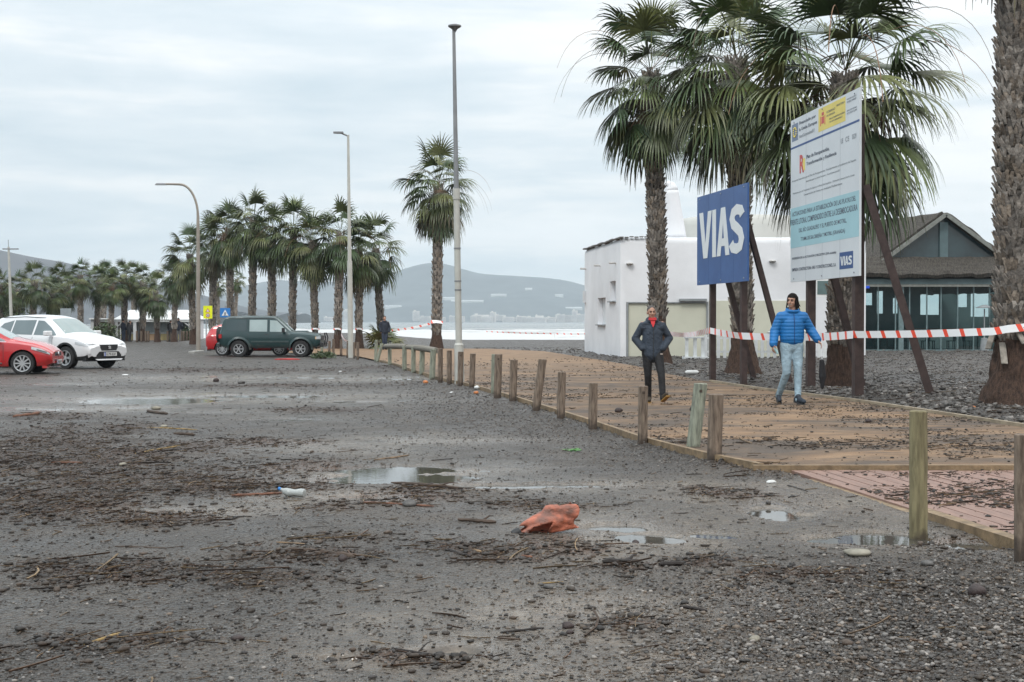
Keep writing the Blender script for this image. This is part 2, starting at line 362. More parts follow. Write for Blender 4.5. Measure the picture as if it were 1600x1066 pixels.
def RAMP(f, stops, tt=None):
    tt = tt or t
    r = N(tt, 'ShaderNodeValToRGB'); el = r.color_ramp.elements
    el[0].position, el[0].color = stops[0][0], (*stops[0][1], 1); el[1].position, el[1].color = stops[-1][0], (*stops[-1][1], 1)
    for p_, c_ in stops[1:-1]: q = el.new(p_); q.color = (*c_, 1)
    tt.links.new(f, r.inputs[0]); return r.outputs[0]
def MIX(f, a, c, bl='MIX', tt=None):
    tt = tt or t
    n = N(tt, 'ShaderNodeMix', data_type='RGBA', blend_type=bl)
    for i, v in ((0, f), (6, a), (7, c)):
        if isinstance(v, (int, float)): n.inputs[i].default_value = v
        elif isinstance(v, tuple): n.inputs[i].default_value = (*v, 1)
        else: tt.links.new(v, n.inputs[i])
    return n.outputs[2]
m_ = lambda op, a, b_=None, cl=False: M(op, a, b_, nt=t, clamp=cl)
asph = RAMP(NZ(190, 3, .7), [(.3, (.028, .028, .029)), (.5, (.064, .063, .062)), (.62, (.115, .111, .105)), (.74, (.27, .26, .23))])
asph = MIX(.9, asph, RAMP(NZ(22, 6, .75), [(.36, (.42, .41, .40)), (.5, (.95, .94, .92)), (.64, (1.75, 1.70, 1.6))]), 'MULTIPLY')
asph = MIX(m_('MULTIPLY', m_('SUBTRACT', NZ(1.3, 7, .7), .44, True), 4.0, True), asph, MIX(.6, asph, (.085, .070, .052)))
silt_c = RAMP(NZ(14, 8, .75), [(.34, (.042, .038, .033)), (.46, (.095, .087, .076)), (.58, (.15, .139, .123)), (.72, (.22, .21, .19))])
col = MIX(m_('MULTIPLY', m_('ADD', m_('MULTIPLY', A('silt'), 1.5), m_('MULTIPLY', m_('SUBTRACT', NZ(5, 8, .78), .55), 4.0)), .85, True), asph, silt_c)
vor = N(t, 'ShaderNodeTexVoronoi', inp={'Scale': 46.0}); g_ = N(t, 'ShaderNodeNewGeometry'); t.links.new(g_.outputs['Position'], vor.inputs['Vector'])
sepc = N(t, 'ShaderNodeSeparateColor'); t.links.new(vor.outputs['Color'], sepc.inputs[0])
grav_c = RAMP(sepc.outputs[0], [(0, (.035, .033, .032)), (.3, (.062, .057, .052)), (.6, (.085, .072, .058)), (.85, (.12, .11, .10)), (1, (.19, .175, .15))])
grav_c = MIX(m_('MULTIPLY', vor.outputs['Distance'], 14.0, True), grav_c, MIX(.55, grav_c, (.03, .026, .022)))
col = MIX(m_('MULTIPLY', A('grv'), 1.25, True), col, grav_c)
lit_c = RAMP(NZ(60, 4, .7, (1, .5, 1)), [(.3, (.020, .013, .009)), (.5, (.055, .034, .022)), (.65, (.10, .062, .038)), (.8, (.17, .115, .07))])
col = MIX(m_('MULTIPLY', m_('ADD', m_('MULTIPLY', A('lit'), 1.7), m_('MULTIPLY', m_('SUBTRACT', NZ(9, 8, .8), .56), 5.0)), 1.0, True), col, lit_c)
dry = RAMP(NZ(.9, 4, .6), [(.42, (.74, .74, .76)), (.6, (1.12, 1.10, 1.08))])
col = MIX(.8, col, dry, 'MULTIPLY'); col = MIX(1.0, col, (1.10, .97, .84), 'MULTIPLY')
t.links.new(col, b.inputs['Base Color'])
rg = m_('SUBTRACT', .50, m_('ADD', m_('MULTIPLY', A('silt'), .26), m_('MULTIPLY', RAMP(NZ(1.7, 6, .7), [(.42, (0, 0, 0)), (.6, (1, 1, 1))]), .16)))
rg = m_('MAXIMUM', m_('ADD', m_('SUBTRACT', rg, m_('MULTIPLY', A('pud'), .5)), m_('MULTIPLY', A('lit'), .15)), .10)
t.links.new(rg, b.inputs['Roughness']); b.inputs['Specular IOR Level'].default_value = .6
hh = m_('ADD', m_('MULTIPLY', NZ(120, 5, .75), 1.0), m_('MULTIPLY', vor.outputs['Distance'], -22.0))
bstr = m_('SUBTRACT', 1.0, m_('MULTIPLY', m_('ADD', A('silt'), A('pud')), .6), True)
bu = N(t, 'ShaderNodeBump', inp={'Distance': .012}); t.links.new(hh, bu.inputs['Height']); t.links.new(m_('MULTIPLY', bstr, .75), bu.inputs['Strength']); t.links.new(bu.outputs[0], b.inputs['Normal'])
gme = np_mesh('ground', np.stack([X, Y, Z], -1).reshape(-1, 3), F, [gm], True)
for nme, a_ in zip(('pud', 'silt', 'lit', 'grv'), mk): fattr(gme, nme, a_.ravel())
tag(link('ground', gme), kind='structure')
def gz(x, y): return float(terrain(np.array([[x]], float), np.array([[y]], float))[0, 0])
# puddles: level sheets of water lying in the hollows
wm = pm('puddle_water', (.07, .065, .055), .03, .2, 3, spec=.6, ior=1.33, bump=.04, bscale=9)
wm2 = pm('puddle_water_rippled', (.10, .095, .085), .05, .2, 3, spec=.9, ior=1.45, bump=.12, bscale=10, bdist=.02)
for i, (bx, by, rx, ry, s) in enumerate(PUD):
    mb = MB(); n = 40; z0 = float(dip(bx, by)) - .0125
    kx = min(2.6, 1 + 1.2 / rx); ky = min(2.6, 1 + 1.2 / ry)
    ring = [(bx + rx * kx * 1.35 * math.cos(a), by + ry * ky * 1.35 * math.sin(a), z0 - i * 2e-4) for a in np.linspace(0, 2 * math.pi, n, endpoint=False)]
    ring = [p for p in ring]
    mb.add(ring, [list(range(n))]); tag(mb.build('puddle_water', wm if by < 17 else wm2), kind='structure')
# ---- promenade surface
rowsP = np.concatenate([np.linspace(PY0, 30, 130), np.linspace(30.3, PY1, 90)])
cc = np.linspace(0, 1, 90)
Lx, Rx = leftX(rowsP), rightX(rowsP); PXg = Lx[:, None] + (Rx - Lx)[:, None] * cc[None, :]; PYg = np.repeat(rowsP[:, None], 90, 1)
PZg = .05 + hbase(PXg, PYg) + fbm(PXg * .5, PYg * .5, 77, 3) * .012
idx = np.arange(PXg.size).reshape(PXg.shape); F = np.stack([idx[:-1, :-1], idx[:-1, 1:], idx[1:, 1:], idx[1:, :-1]], -1).reshape(-1, 4)
pmt = bpy.data.materials.new('ochre_paving'); pmt.use_nodes = True; t = pmt.node_tree; b = t.nodes['Principled BSDF']
base = RAMP(NZ(1.4, 6, .65), [(.3, (.15, .088, .044)), (.5, (.215, .132, .070)), (.7, (.29, .19, .108))])
base = MIX(.5, base, RAMP(NZ(90, 3, .7), [(.35, (.7, .68, .66)), (.65, (1.15, 1.12, 1.1))]), 'MULTIPLY')
mud = m_('MULTIPLY', m_('SUBTRACT', NZ(.55, 8, .72, (.6, 1.3, 1), .8), .42, True), 7.0, True)
mudc = RAMP(NZ(26, 5, .75), [(.3, (.030, .023, .018)), (.55, (.062, .047, .036)), (.75, (.11, .083, .062))])
near_m = m_('SUBTRACT', 1.0, m_('MULTIPLY', m_('SUBTRACT', N(t, 'ShaderNodeSeparateXYZ').outputs[1], 30.0), .04, True), True)
g_ = N(t, 'ShaderNodeNewGeometry'); sp_ = [n for n in t.nodes if n.type == 'SEPXYZ'][0]; t.links.new(g_.outputs['Position'], sp_.inputs[0])
fl = m_('MULTIPLY', m_('SUBTRACT', NZ(5, 7, .75, (.5, 1.4, 1)), .53, True), 9.0, True)
col = MIX(m_('MULTIPLY', m_('MAXIMUM', mud, m_('MULTIPLY', fl, .75)), m_('ADD', m_('MULTIPLY', near_m, .82), .10)), base, mudc)
t.links.new(col, b.inputs['Base Color']); t.links.new(m_('ADD', .55, m_('MULTIPLY', NZ(2, 5), .4)), b.inputs['Roughness'])
bu = N(t, 'ShaderNodeBump', inp={'Distance': .01, 'Strength': .5}); t.links.new(NZ(40, 5, .7), bu.inputs['Height']); t.links.new(bu.outputs[0], b.inputs['Normal'])
tag(link('promenade_path', np_mesh('promenade', np.stack([PXg, PYg, PZg], -1).reshape(-1, 3), F, [pmt], True)), kind='structure')
timber = pm('edging_timber', (.27, .19, .11), .6, .5, 9, .5, 60, stretch=(1, 1, 1))
mb = MB(); pts = [Vector((float(leftX(y)), y)) for y in np.arange(PY0, 56, 1.1)]
for a, c in zip(pts[:-1], pts[1:]):
    z = float(dip(0, a.y)); mb.beam((a.x - .03, a.y, z + .03), (c.x - .03, c.y - .02, float(dip(0, c.y)) + .03), .06, .12)
mb.beam((2.30, 13.555, .012), (9, 13.555, .018), .075, .13)
tag(mb.build('kerb_timber', timber), kind='structure')
mb = MB(); mb.beam((3.02, 10.5, .0), (3.48, 7.1, .0), .10, .14); mb.beam((2.72, 12.9, -.035), (3.0, 10.65, -.03), .09, .1)
tag(mb.build('kerb_board', timber), kind='structure')
# thin pale joint along the far side of the promenade
mb = MB()
for a, c in zip(list(zip(QX, QY))[2:7], list(zip(QX, QY))[3:8]): mb.beam((a[0], a[1], float(dip(0, a[1])) + .05), (c[0], c[1], float(dip(0, c[1])) + .05), .07, .1)
tag(mb.build('kerb_stone', pm('pale_kerb', (.33, .27, .19), .6, .4, 4, .3)), kind='structure')
# ---- plank walk
plank = pm('pink_plank', (.27, .165, .13), .5, .55, 5, .4, 50, stretch=(3, .5, 1), col2=(.20, .125, .10))
mb = MB(); d0 = (BW[2] - BW[0]).normalized(); nrm = Vector((-d0.y, d0.x)); nrm = nrm if nrm.x > 0 else -nrm
rnd = random.Random(5)
for k in range(46):
    o0 = BW[0] + nrm * (.05 + k * .142)
    q = o0 + d0 * 6.6; ys = o0.y
    st = o0 + d0 * max(0, (o0.y - 13.50) / -d0.y)
    if o0.y < 13.5: st = o0 - d0 * 0.0; st = o0 + d0 * ((13.5 - o0.y) / d0.y)
    zt = rnd.uniform(-.004, .004)
    mb.box(((st.x + q.x) / 2, (st.y + q.y) / 2, .012 + zt), (.130, (q - st).length, .04), Matrix.Rotation(math.atan2(-d0.x, d0.y) + math.pi, 3, 'Z'))
tag(mb.build('boardwalk_path', plank), kind='structure')
# ---- sea
rY = np.concatenate([np.linspace(120, 420, 260), np.geomspace(424, 9000, 90)]); uX = np.linspace(-1, 1, 420)
X = uX[None, :] * (rY[:, None] * .62 + 30) + 20; Y = np.repeat(rY[:, None], 420, 1)
sw = fbm(X * .012, Y * .004, 91, 3) * 60
ph = (Y + sw + fbm(X * .05, Y * .05, 92, 3) * 8) / 34.0 * 2 * math.pi
brk = (1 - ss(230, 620, Y))
cr_ = np.maximum(np.sin(ph), 0) ** 3
Z = -1.6 + cr_ * (.25 + .85 * brk) * (.5 + fbm(X * .03, Y * .01, 93, 3)) + (fbm(X * .5, Y * .5, 94, 3) - .5) * .35 * (1 - ss(300, 700, Y))
foam = (1 - ss(185, 300, Y)) * .9 * (.25 + 1.1 * fbm(X * .05, Y * .05, 95, 4)) + cr_ * (.9 * (1 - ss(330, 900, Y))) * ss(.42, .56, fbm(X * .02, Y * .008, 96, 4)) + ss(.6, .7, fbm(X * .02, Y * .02, 97, 5)) * .35 * (1 - ss(1500, 4000, Y))
idx = np.arange(X.size).reshape(X.shape); F = np.stack([idx[:-1, :-1], idx[:-1, 1:], idx[1:, 1:], idx[1:, :-1]], -1).reshape(-1, 4)
sm = bpy.data.materials.new('sea_water'); sm.use_nodes = True; t = sm.node_tree; b = t.nodes['Principled BSDF']
fo = m_('MULTIPLY', m_('SUBTRACT', m_('ADD', A('foam'), m_('MULTIPLY', NZ(.12, 8, .78, (.35, 1, 1)), 1.3)), .95, True), 1.9, True)
col = MIX(fo, RAMP(NZ(.02, 5), [(.35, (.07, .09, .09)), (.65, (.12, .14, .135))]), (.50, .51, .51)); t.links.new(col, b.inputs['Base Color'])
t.links.new(m_('ADD', .22, m_('MULTIPLY', fo, .6)), b.inputs['Roughness'])
bu = N(t, 'ShaderNodeBump', inp={'Distance': .25, 'Strength': .6}); t.links.new(NZ(.8, 6, .65), bu.inputs['Height']); t.links.new(bu.outputs[0], b.inputs['Normal'])
sme = np_mesh('sea', np.stack([X, Y, Z], -1).reshape(-1, 3), F, [sm], True); fattr(sme, 'foam', np.clip(foam, 0, 1.4).ravel())
tag(link('sea_water', sme), kind='structure')
# ---- hills across the bay
def hill(name, sil, D, d0, d1, mat, seed, zlow=-4):
    us = np.linspace(sil[0][0], sil[-1][0], 260); hv = np.interp(us, [p[0] for p in sil], [p[1] for p in sil])
    ker = np.ones(7) / 7; hv = np.convolve(np.pad(hv, 3, 'edge'), ker, 'valid')
    zr = CAMH + (HORZ - hv) / FP * D; rows = np.linspace(0, 1, 60); V = []
    Xr = (us - 800) / FP * D
    for r_ in rows:
        Yr = D - d0 + (d0 + d1) * r_; k = np.where(Yr < D, (Yr - (D - d0)) / d0, 1 - (Yr - D) / d1); k = np.clip(k, 0, 1); prof = k ** 1.15 * (1.0)
        yy = np.full_like(us, Yr); nzz = (fbm(Xr * .0022, yy * .0016, seed, 5, .55) - .5)
        z = zlow + (zr - zlow) * prof + nzz * 130 * (k * (1 - k)) * 2.0
        V.append(np.stack([Xr, yy, z], -1))
    V = np.array(V); idx = np.arange(V.shape[0] * V.shape[1]).reshape(V.shape[:2]); F = np.stack([idx[:-1, :-1], idx[:-1, 1:], idx[1:, 1:], idx[1:, :-1]], -1).reshape(-1, 4)
    tag(link(name, np_mesh(name, V.reshape(-1, 3), F, [mat], True)), kind='structure')
    return lambda u, r_: Vector(V[int(r_ * 59)][int((u - sil[0][0]) / (sil[-1][0] - sil[0][0]) * 259)])
hm = pm('hill_scrub', (.060, .075, .080), .95, .5, .012, .0, col2=(.03, .042, .048), detail=8)
hm2 = pm('hill_slate', (.06, .062, .07), .95, .4, .006, .0, col2=(.035, .042, .05), detail=8)
hC = hill('hill', [(180, 499), (300, 480), (380, 446), (430, 436), (500, 440), (560, 438), (605, 428), (640, 416), (668, 409), (695, 410), (720, 418), (750, 427), (800, 430), (850, 433), (885, 437), (915, 446), (960, 455), (1050, 475), (1160, 492), (1300, 498)], 4700, 900, 900, hm, 201)
hL = hill('hill_ridge', [(-900, 330), (-500, 345), (-250, 352), (-100, 368), (0, 389), (60, 402), (110, 410), (150, 424), (200, 434), (250, 446), (300, 460), (350, 484), (390, 497), (420, 500)], 2100, 900, 600, hm2, 211)
town = pm('town_white', (.62, .58, .54), .8, .25, .05)
protos = []
rnd = random.Random(11)
for k in range(4):
    mb = MB(); wd = (46, 34, 60, 26)[k]; ht = (19, 24, 15, 28)[k]
    mb.bb(-wd / 2, wd / 2, -8, 8, 0, ht); mb.bb(-wd / 2 + 4, -wd / 2 + 12, -4, 4, ht, ht + 3)
    for f_ in range(int(ht / 3.2)):
        mb.bb(-wd / 2 + 1, wd / 2 - 1, -8.6, -7.9, f_ * 3.2 + 1.2, f_ * 3.2 + 2.2, 1)
    protos.append(mb)
wd_m = pm('town_windows', (.22, .25, .28), .5, .3, .1)
pme = [p.build('town_building', [town, wd_m]) for p in protos]
first = dict.fromkeys(range(4), True)
for i, u in enumerate(np.concatenate([np.linspace(648, 740, 6), np.linspace(752, 908, 16), [470, 515, 545]])):
    k = rnd.randrange(4)
    if first[k]: o = pme[k]; first[k] = False
    else: o = pme[k].copy(); C.objects.link(o)
    p = AT(float(u) + rnd.uniform(-3, 3), 502.3, 3830 + rnd.uniform(-60, 60)); o.location = (p.x, p.y, -1.5); o.rotation_euler = (0, 0, rnd.uniform(-.3, .3))
    o.scale = (rnd.uniform(.5, .9), 1, rnd.uniform(.6, 1.15))
    tag(o, 'hazy pale apartment block at the foot of the hill across the bay', 'building', 'apartment blocks of the town across the bay')
for k, f_ in first.items():
    if f_: bpy.data.objects.remove(pme[k])
gh = pm('greenhouse_plastic', (.42, .44, .44), .5, .1, .05)
for i, (u, v, wd) in enumerate([(705, 468, 46), (738, 472, 60), (785, 462, 30), (888, 483, 30), (825, 452, 14), (640, 480, 30), (868, 462, 16)]):
    D = 4250 + (490 - v) * 6; p = min((hC(u, r_ / 59) for r_ in range(2, 29)), key=lambda q: abs(HORZ - (q.z - CAMH) / q.y * FP - v)); mb = MB(); mb.bb(-wd * .8, wd * .8, -16, 16, -9, 3)
    hw = wd * .8; mb.add([(-hw, -16, 3), (hw, -16, 3), (hw, 16, 3), (-hw, 16, 3), (-hw, 0, 5), (hw, 0, 5)], [(0, 1, 5, 4), (2, 3, 4, 5)])
    tag(mb.build('greenhouse', gh, loc=p), ['long white greenhouse on the hillside above the town, beside the palm trunk', 'widest white greenhouse on the slope right of the street pole', 'white greenhouse strip high on the hill slope', 'white greenhouse low on the hill near the white building', 'small white greenhouse just under the hill crest', 'white greenhouse low on the hill left of the lone palm', 'white greenhouse under the crest at the right end of the hill'][i], 'greenhouse', 'greenhouses on the hillside')
# ================================================================ PALMS
fm = vcm('palm_leaf', rough=.42, bump=0, spec=.5, var=.28, vscale=5)
b_ = fm.node_tree.nodes['Principled BSDF']; b_.inputs['Subsurface Weight'].default_value = 0
dm = vcm('dry_palm_leaf', rough=.75, var=.35, vscale=7)
barkm = vcm('palm_bark', rough=.9, bump=.7, bscale=26, var=.5, vscale=14, bdist=.03)
fibm = pm('root_fibre', (.11, .065, .045), .95, .55, 10, .9, 34, stretch=(3, 3, .6), bdist=.05, col2=(.035, .022, .017))
def frond(V, F, K, base, az, el, petiole, blade, nseg, droop, rnd, col, steps=6, hang=0.0, wseg=.024):
    """a fan leaf: arched stalk, then a fan of drooping blades"""
    d = np.array([math.cos(az) * math.cos(el), math.sin(az) * math.cos(el), math.sin(el)])
    s = np.array([-math.sin(az), math.cos(az), 0.0]); down = np.array([0, 0, -1.0])
    p = np.array(base, float); pts = [p.copy()]; dd = d.copy()
    for i in range(5):
        dd = dd + down * .085 * (1 + hang); dd /= np.linalg.norm(dd); p = p + dd * petiole / 5; pts.append(p.copy())
    up = np.cross(dd, s); up = up if up[2] > 0 else -up
    if abs(dd[2]) > .97: up = np.array([math.cos(az), math.sin(az), 0])
    for i in range(5):                                        # stalk, three sided
        for q in (s * .016, -s * .016, up * .012):
            V.append(pts[i] + q); K.append(col * 1.1)
        for q in (s * .013, -s * .013, up * .010):
            V.append(pts[i + 1] + q); K.append(col * 1.1)
        b0 = len(V) - 6
        for a, c in ((0, 1), (1, 2), (2, 0)): F.append((b0 + a, b0 + c, b0 + 3 + c, b0 + 3 + a))
    tw = rnd.uniform(-.25, .25); roll = math.cos(tw) * s + math.sin(tw) * up; s2 = roll / np.linalg.norm(roll)
    n2 = np.cross(dd, s2); span = R(rnd.uniform(82, 108))
    for k in range(nseg):
        th = -span + 2 * span * (k + .5) / nseg; sd = math.cos(th) * dd + math.sin(th) * s2 + n2 * (.10 * (k % 2) - .05) - abs(math.sin(th)) * .18 * (up if up[2] > 0 else -up) * 1
        sd /= np.linalg.norm(sd); wd = -math.sin(th) * dd + math.cos(th) * s2
        L = blade * (1 - .26 * (abs(th) / span) ** 2) * rnd.uniform(.86, 1.06); q = p.copy(); dr = droop * rnd.uniform(.7, 1.3)
        cc_ = col * rnd.uniform(.82, 1.18)
        b0 = len(V)
        for i in range(steps + 1):
            t_ = i / steps; w_ = wseg * (min(1, .25 + 2.2 * t_)) * (1 if t_ < .5 else max(.06, 1 - 1.75 * (t_ - .5)))
            V.append(q - wd * w_); V.append(q + wd * w_ + n2 * w_ * .5); K.append(cc_ * (1 - .0 * t_)); K.append(cc_)
            if i < steps:
                sd = sd + down * dr * (t_ ** 1.4) * 1.25 / steps * 3; sd /= np.linalg.norm(sd); q = q + sd * L / steps
        for i in range(steps): F.append((b0 + 2 * i, b0 + 2 * i + 1, b0 + 2 * i + 3, b0 + 2 * i + 2))
GRN = [(.085, .13, .042), (.125, .165, .055), (.065, .11, .042), (.20, .22, .085), (.11, .135, .05)]
def crown_meshes(seed, Rr=2.4, nleaf=44, nseg=34, dry=7, threads=5, steps=6, low=-62, wind=0.0, wseg=.033):
    nleaf = int(nleaf * 1.12); nseg = int(nseg * .86)
    rnd = random.Random(seed); V, F, K = [], [], []
    for i in range(nleaf):
        a = i / (nleaf - 1); el = R(86 - (86 - low) * a ** .85 + rnd.uniform(-11, 11)); az = i * 2.39996 + rnd.uniform(-.25, .25)
        pet = Rr * (.47 - .03 * a) * rnd.uniform(.72, 1.18); bl = Rr * ((.52 + .12 * a) if a > .12 else .46) * rnd.uniform(.85, 1.15)
        el_ = el - wind * math.cos(az) * .25
        g = np.array(GRN[rnd.randrange(5)]) * rnd.uniform(.68, 1.0)
        if a > .8 and rnd.random() < .35: g = np.array((.12, .105, .055))
        frond(V, F, K, (math.cos(az) * .12, math.sin(az) * .12, .42 - 1.45 * a * Rr / 2.6), az, el_, pet, bl, nseg, .72 + .9 * a + rnd.uniform(-.25, .4), rnd, g, steps, wseg=wseg)
    me = np_mesh('crown', np.array(V), np.array(F), [fm]); cattr(me, 'col', np.array(K))
    V, F, K = [], [], []
    for i in range(dry):
        az = rnd.uniform(0, 6.28); g = np.array(rnd.choice([(.20, .125, .075), (.15, .10, .06), (.24, .15, .095), (.10, .075, .05)]))
        frond(V, F, K, (math.cos(az) * .2, math.sin(az) * .2, rnd.uniform(-.9, .25)), az, R(rnd.uniform(-75, -15)), Rr * .28, Rr * .42, 12, 1.9, rnd, g, 5)
    for i in range(threads):                                     # old flower stalks: long arching strings
        az = rnd.uniform(0, 6.28); el = R(rnd.uniform(15, 50)); L = Rr * rnd.uniform(1.0, 1.35)
        d = np.array([math.cos(az) * math.cos(el), math.sin(az) * math.cos(el), math.sin(el)]); p = np.array([0, 0, .1.real]); s = np.array([-math.sin(az), math.cos(az), 0])
        c_ = np.array(rnd.choice([(.10, .075, .05), (.26, .15, .09)])); b0 = len(V)
        for j in range(15):
            V += [p - s * .011, p + s * .011, p + np.array([0, 0, .014])]; K += [c_] * 3
            d = d + np.array([0, 0, -1]) * (.05 + .022 * j); d /= np.linalg.norm(d); p = p + d * L * 1.35 / 14
        for j in range(14):
            for a, c in ((0, 1), (1, 2), (2, 0)): F.append((b0 + 3 * j + a, b0 + 3 * j + c, b0 + 3 * j + 3 + c, b0 + 3 * j + 3 + a))
    md = np_mesh('dry', np.array(V), np.array(F), [dm]); cattr(md, 'col', np.array(K))
    return me, md
def trunk_mesh(seed, H, r, rb, lean=(0, 0), flare=1.1, boots=True, near=True, curve=0.0, bootsc=1.0):
    """tapered stem wrapped in split leaf bases; returns stem mesh, root skirt mesh and axis function"""
    rnd = random.Random(seed)
    def ax(z): t_ = z / H; return np.array([lean[0] * t_ + curve * math.sin(t_ * math.pi), lean[1] * t_, z])
    n = 28 if near else 12; mrows = int(H / (.07 if near else .35)); V = []; K = []
    for i in range(mrows + 1):
        z = H * i / mrows; rr = r * (1.0 + .06 * math.sin(z * 1.7 + seed)) * (1 if z > flare else 1.02)
        for k in range(n):
            a = 2 * math.pi * k / n; q = rr * (1 + (rnd.random() - .5) * .10); V.append(ax(z) + np.array([math.cos(a) * q, math.sin(a) * q, 0])); c = rnd.uniform(.55, 1); K.append(np.array((.20, .178, .158)) * c)
    F = [(i * n + k, i * n + (k + 1) % n, (i + 1) * n + (k + 1) % n, (i + 1) * n + k) for i in range(mrows) for k in range(n)]
    if boots:
        dz = (.085 if near else .20) * bootsc; per = max(7, int(2 * math.pi * r / (.17 * bootsc))) if near else 6; z = flare * .95; j = 0
        while z < H + .05:
            for k in range(per):
                a = 2 * math.pi * (k + .5 * (j % 2)) / per + rnd.uniform(-.1, .1); zz_ = z + rnd.uniform(-.07, .07); a += rnd.uniform(-.16, .16)
                c0 = ax(min(zz_, H)); out = np.array([math.cos(a), math.sin(a), 0]); s = np.array([-math.sin(a), math.cos(a), 0])
                h = rnd.uniform(.14, .22) * bootsc * (1 if near else 1.5); o_ = rnd.uniform(.0, .085) * bootsc; lum = rnd.uniform(.5, 1.4) if near else rnd.uniform(.72, 1.15); cc_ = np.array((.34, .305, .27)) * lum * (1.0 if near else 1.2) * (np.array((1, .93, .85)) if rnd.random() < .3 else 1)
                for sg in (-1, 1):                               # the base is split in a V
                    w_ = .045 * bootsc * (1 if near else 1.4); b0 = len(V)
                    lo = c0 + out * (r * .96); hi = c0 + out * (r + o_) + s * sg * rnd.uniform(.045, .085) * bootsc + np.array([0, 0, h]); th = out * .022
                    for q in (lo - s * w_, lo + s * w_, lo + s * w_ + th, lo - s * w_ + th, hi - s * w_ * .55, hi + s * w_ * .55, hi + s * w_ * .5 + th, hi - s * w_ * .5 + th): V.append(q); K.append(cc_ * rnd.uniform(.85, 1.1))
                    for f_ in ((0, 1, 5, 4), (1, 2, 6, 5), (2, 3, 7, 6), (3, 0, 4, 7), (4, 5, 6, 7)): F.append(tuple(b0 + x for x in f_))
            z += dz; j += 1
    me = np_mesh('trunk', np.array(V), np.array(F), [barkm]); cattr(me, 'col', np.array(K))
    n = 40 if near else 14; m_r = 26 if near else 6; V = []
    for i in range(m_r + 1):
        t_ = i / m_r; z = -.12 + (flare * 1.02 + .12) * t_; rr = r * 1.04 + (rb - r) * (1 - t_) ** 1.7
        for k in range(n):
            a = 2 * math.pi * k / n; q = rr * (1 + (vnoise(np.array([a * 6 + 3]), np.array([z * 5 + seed]))[0] - .5) * .16 + (rnd.random() - .5) * .05); V.append(ax(max(z, 0)) * np.array([1, 1, 0]) + np.array([math.cos(a) * q, math.sin(a) * q, z]))
    F = [(i * n + k, i * n + (k + 1) % n, (i + 1) * n + (k + 1) % n, (i + 1) * n + k) for i in range(m_r) for k in range(n)]
    mr = np_mesh('roots', np.array(V), np.array(F), [fibm], True)
    return me, mr, ax
def palm(loc, H, cm, seed, label, group=None, lean=(0, 0), r=.27, rb=.5, near=True, scale=1.0, rot=0.0, tm=None, flare=1.1, curve=0, bootsc=1.0):
    t = thing('palm_tree', loc, label, 'palm tree', group)
    me, mr, ax = tm or trunk_mesh(seed, H, r, rb, lean, flare, True, near, curve, bootsc)
    link('trunk', me, t); link('root_flare', mr, t); top = ax(H)
    c = link('crown', cm[0], t, Vector(top) + Vector((0, 0, .1))); c.rotation_euler = (0, 0, rot); c.scale = (scale,) * 3
    d = link('dry_fronds', cm[1], t, Vector(top) + Vector((0, 0, .1))); d.rotation_euler = (0, 0, rot); d.scale = (scale,) * 3
    return t
def onground(u, v, Yd=None):
    g = G(u, v) if Yd is None else AT(u, v, Yd); g.z = gz(g.x, g.y) - .02; return g
# the three big palms and the trunk at the right edge
gA = onground(1029, 573); gB = onground(1161, 588, 40.5); gC = onground(1311, 614, 32.4); gD = onground(1590, 640)
def zat(v, Y): return CAMH + (HORZ - v) / FP * Y
palm(gA, zat(120, gA.y) - gA.z, crown_meshes(1, 2.55, 46, 36, 9, 8), 1, 'fan palm behind the man in the dark jacket, in front of the white building corner', 'large fan palms by the signs', lean=((1016 - 1029) / FP * gA.y, 0), r=.24, rb=.46, flare=1.5, curve=.05, bootsc=1.25)
palm(gB, zat(100, gB.y) - gB.z, crown_meshes(2, 2.8, 48, 38, 16, 6), 2, 'fan palm right behind the blue sign', 'large fan palms by the signs', lean=((1150 - 1161) / FP * gB.y, 0), r=.27, rb=.60, flare=1.3, bootsc=1.1)
palm(gC, zat(125, gC.y) - gC.z, crown_meshes(14, 2.95, 50, 40, 20, 9), 3, 'fan palm behind the tall white information sign', 'large fan palms by the signs', lean=((1318 - 1311) / FP * gC.y, 0), r=.25, rb=.46, flare=.95)
palm(gD, 9.8, crown_meshes(4, 2.4, 40, 28, 6, 3), 4, 'palm with a thick scaly trunk at the right edge, caution tape wrapped round it', 'large fan palms by the signs', lean=(.06, 0), r=.345, rb=.68, flare=1.05, bootsc=1.15)
# broken leaf bases sticking out low on the right-hand trunk belong to it
td = [o for o in C.objects if o.name.startswith('palm_tree')][3]
mb = MB()
for a, z, l in ((-2.6, 1.0, .45), (-1.2, 1.15, .5), (-.9, .95, .4), (-2.0, 1.25, .35), (3.0, 1.2, .4)):
    o_ = Vector((math.cos(a), math.sin(a), 0)); mb.beam(o_ * .38 + Vector((0, 0, z)), o_ * .50 + Vector((-.5 * o_.y, .5 * o_.x, 0)) * .3 + Vector((0, 0, z - l * .75)), .10, .025)
mb.build('leaf_base', pm('old_leaf_base', (.30, .27, .23), .8, .5, 8, .4), td)
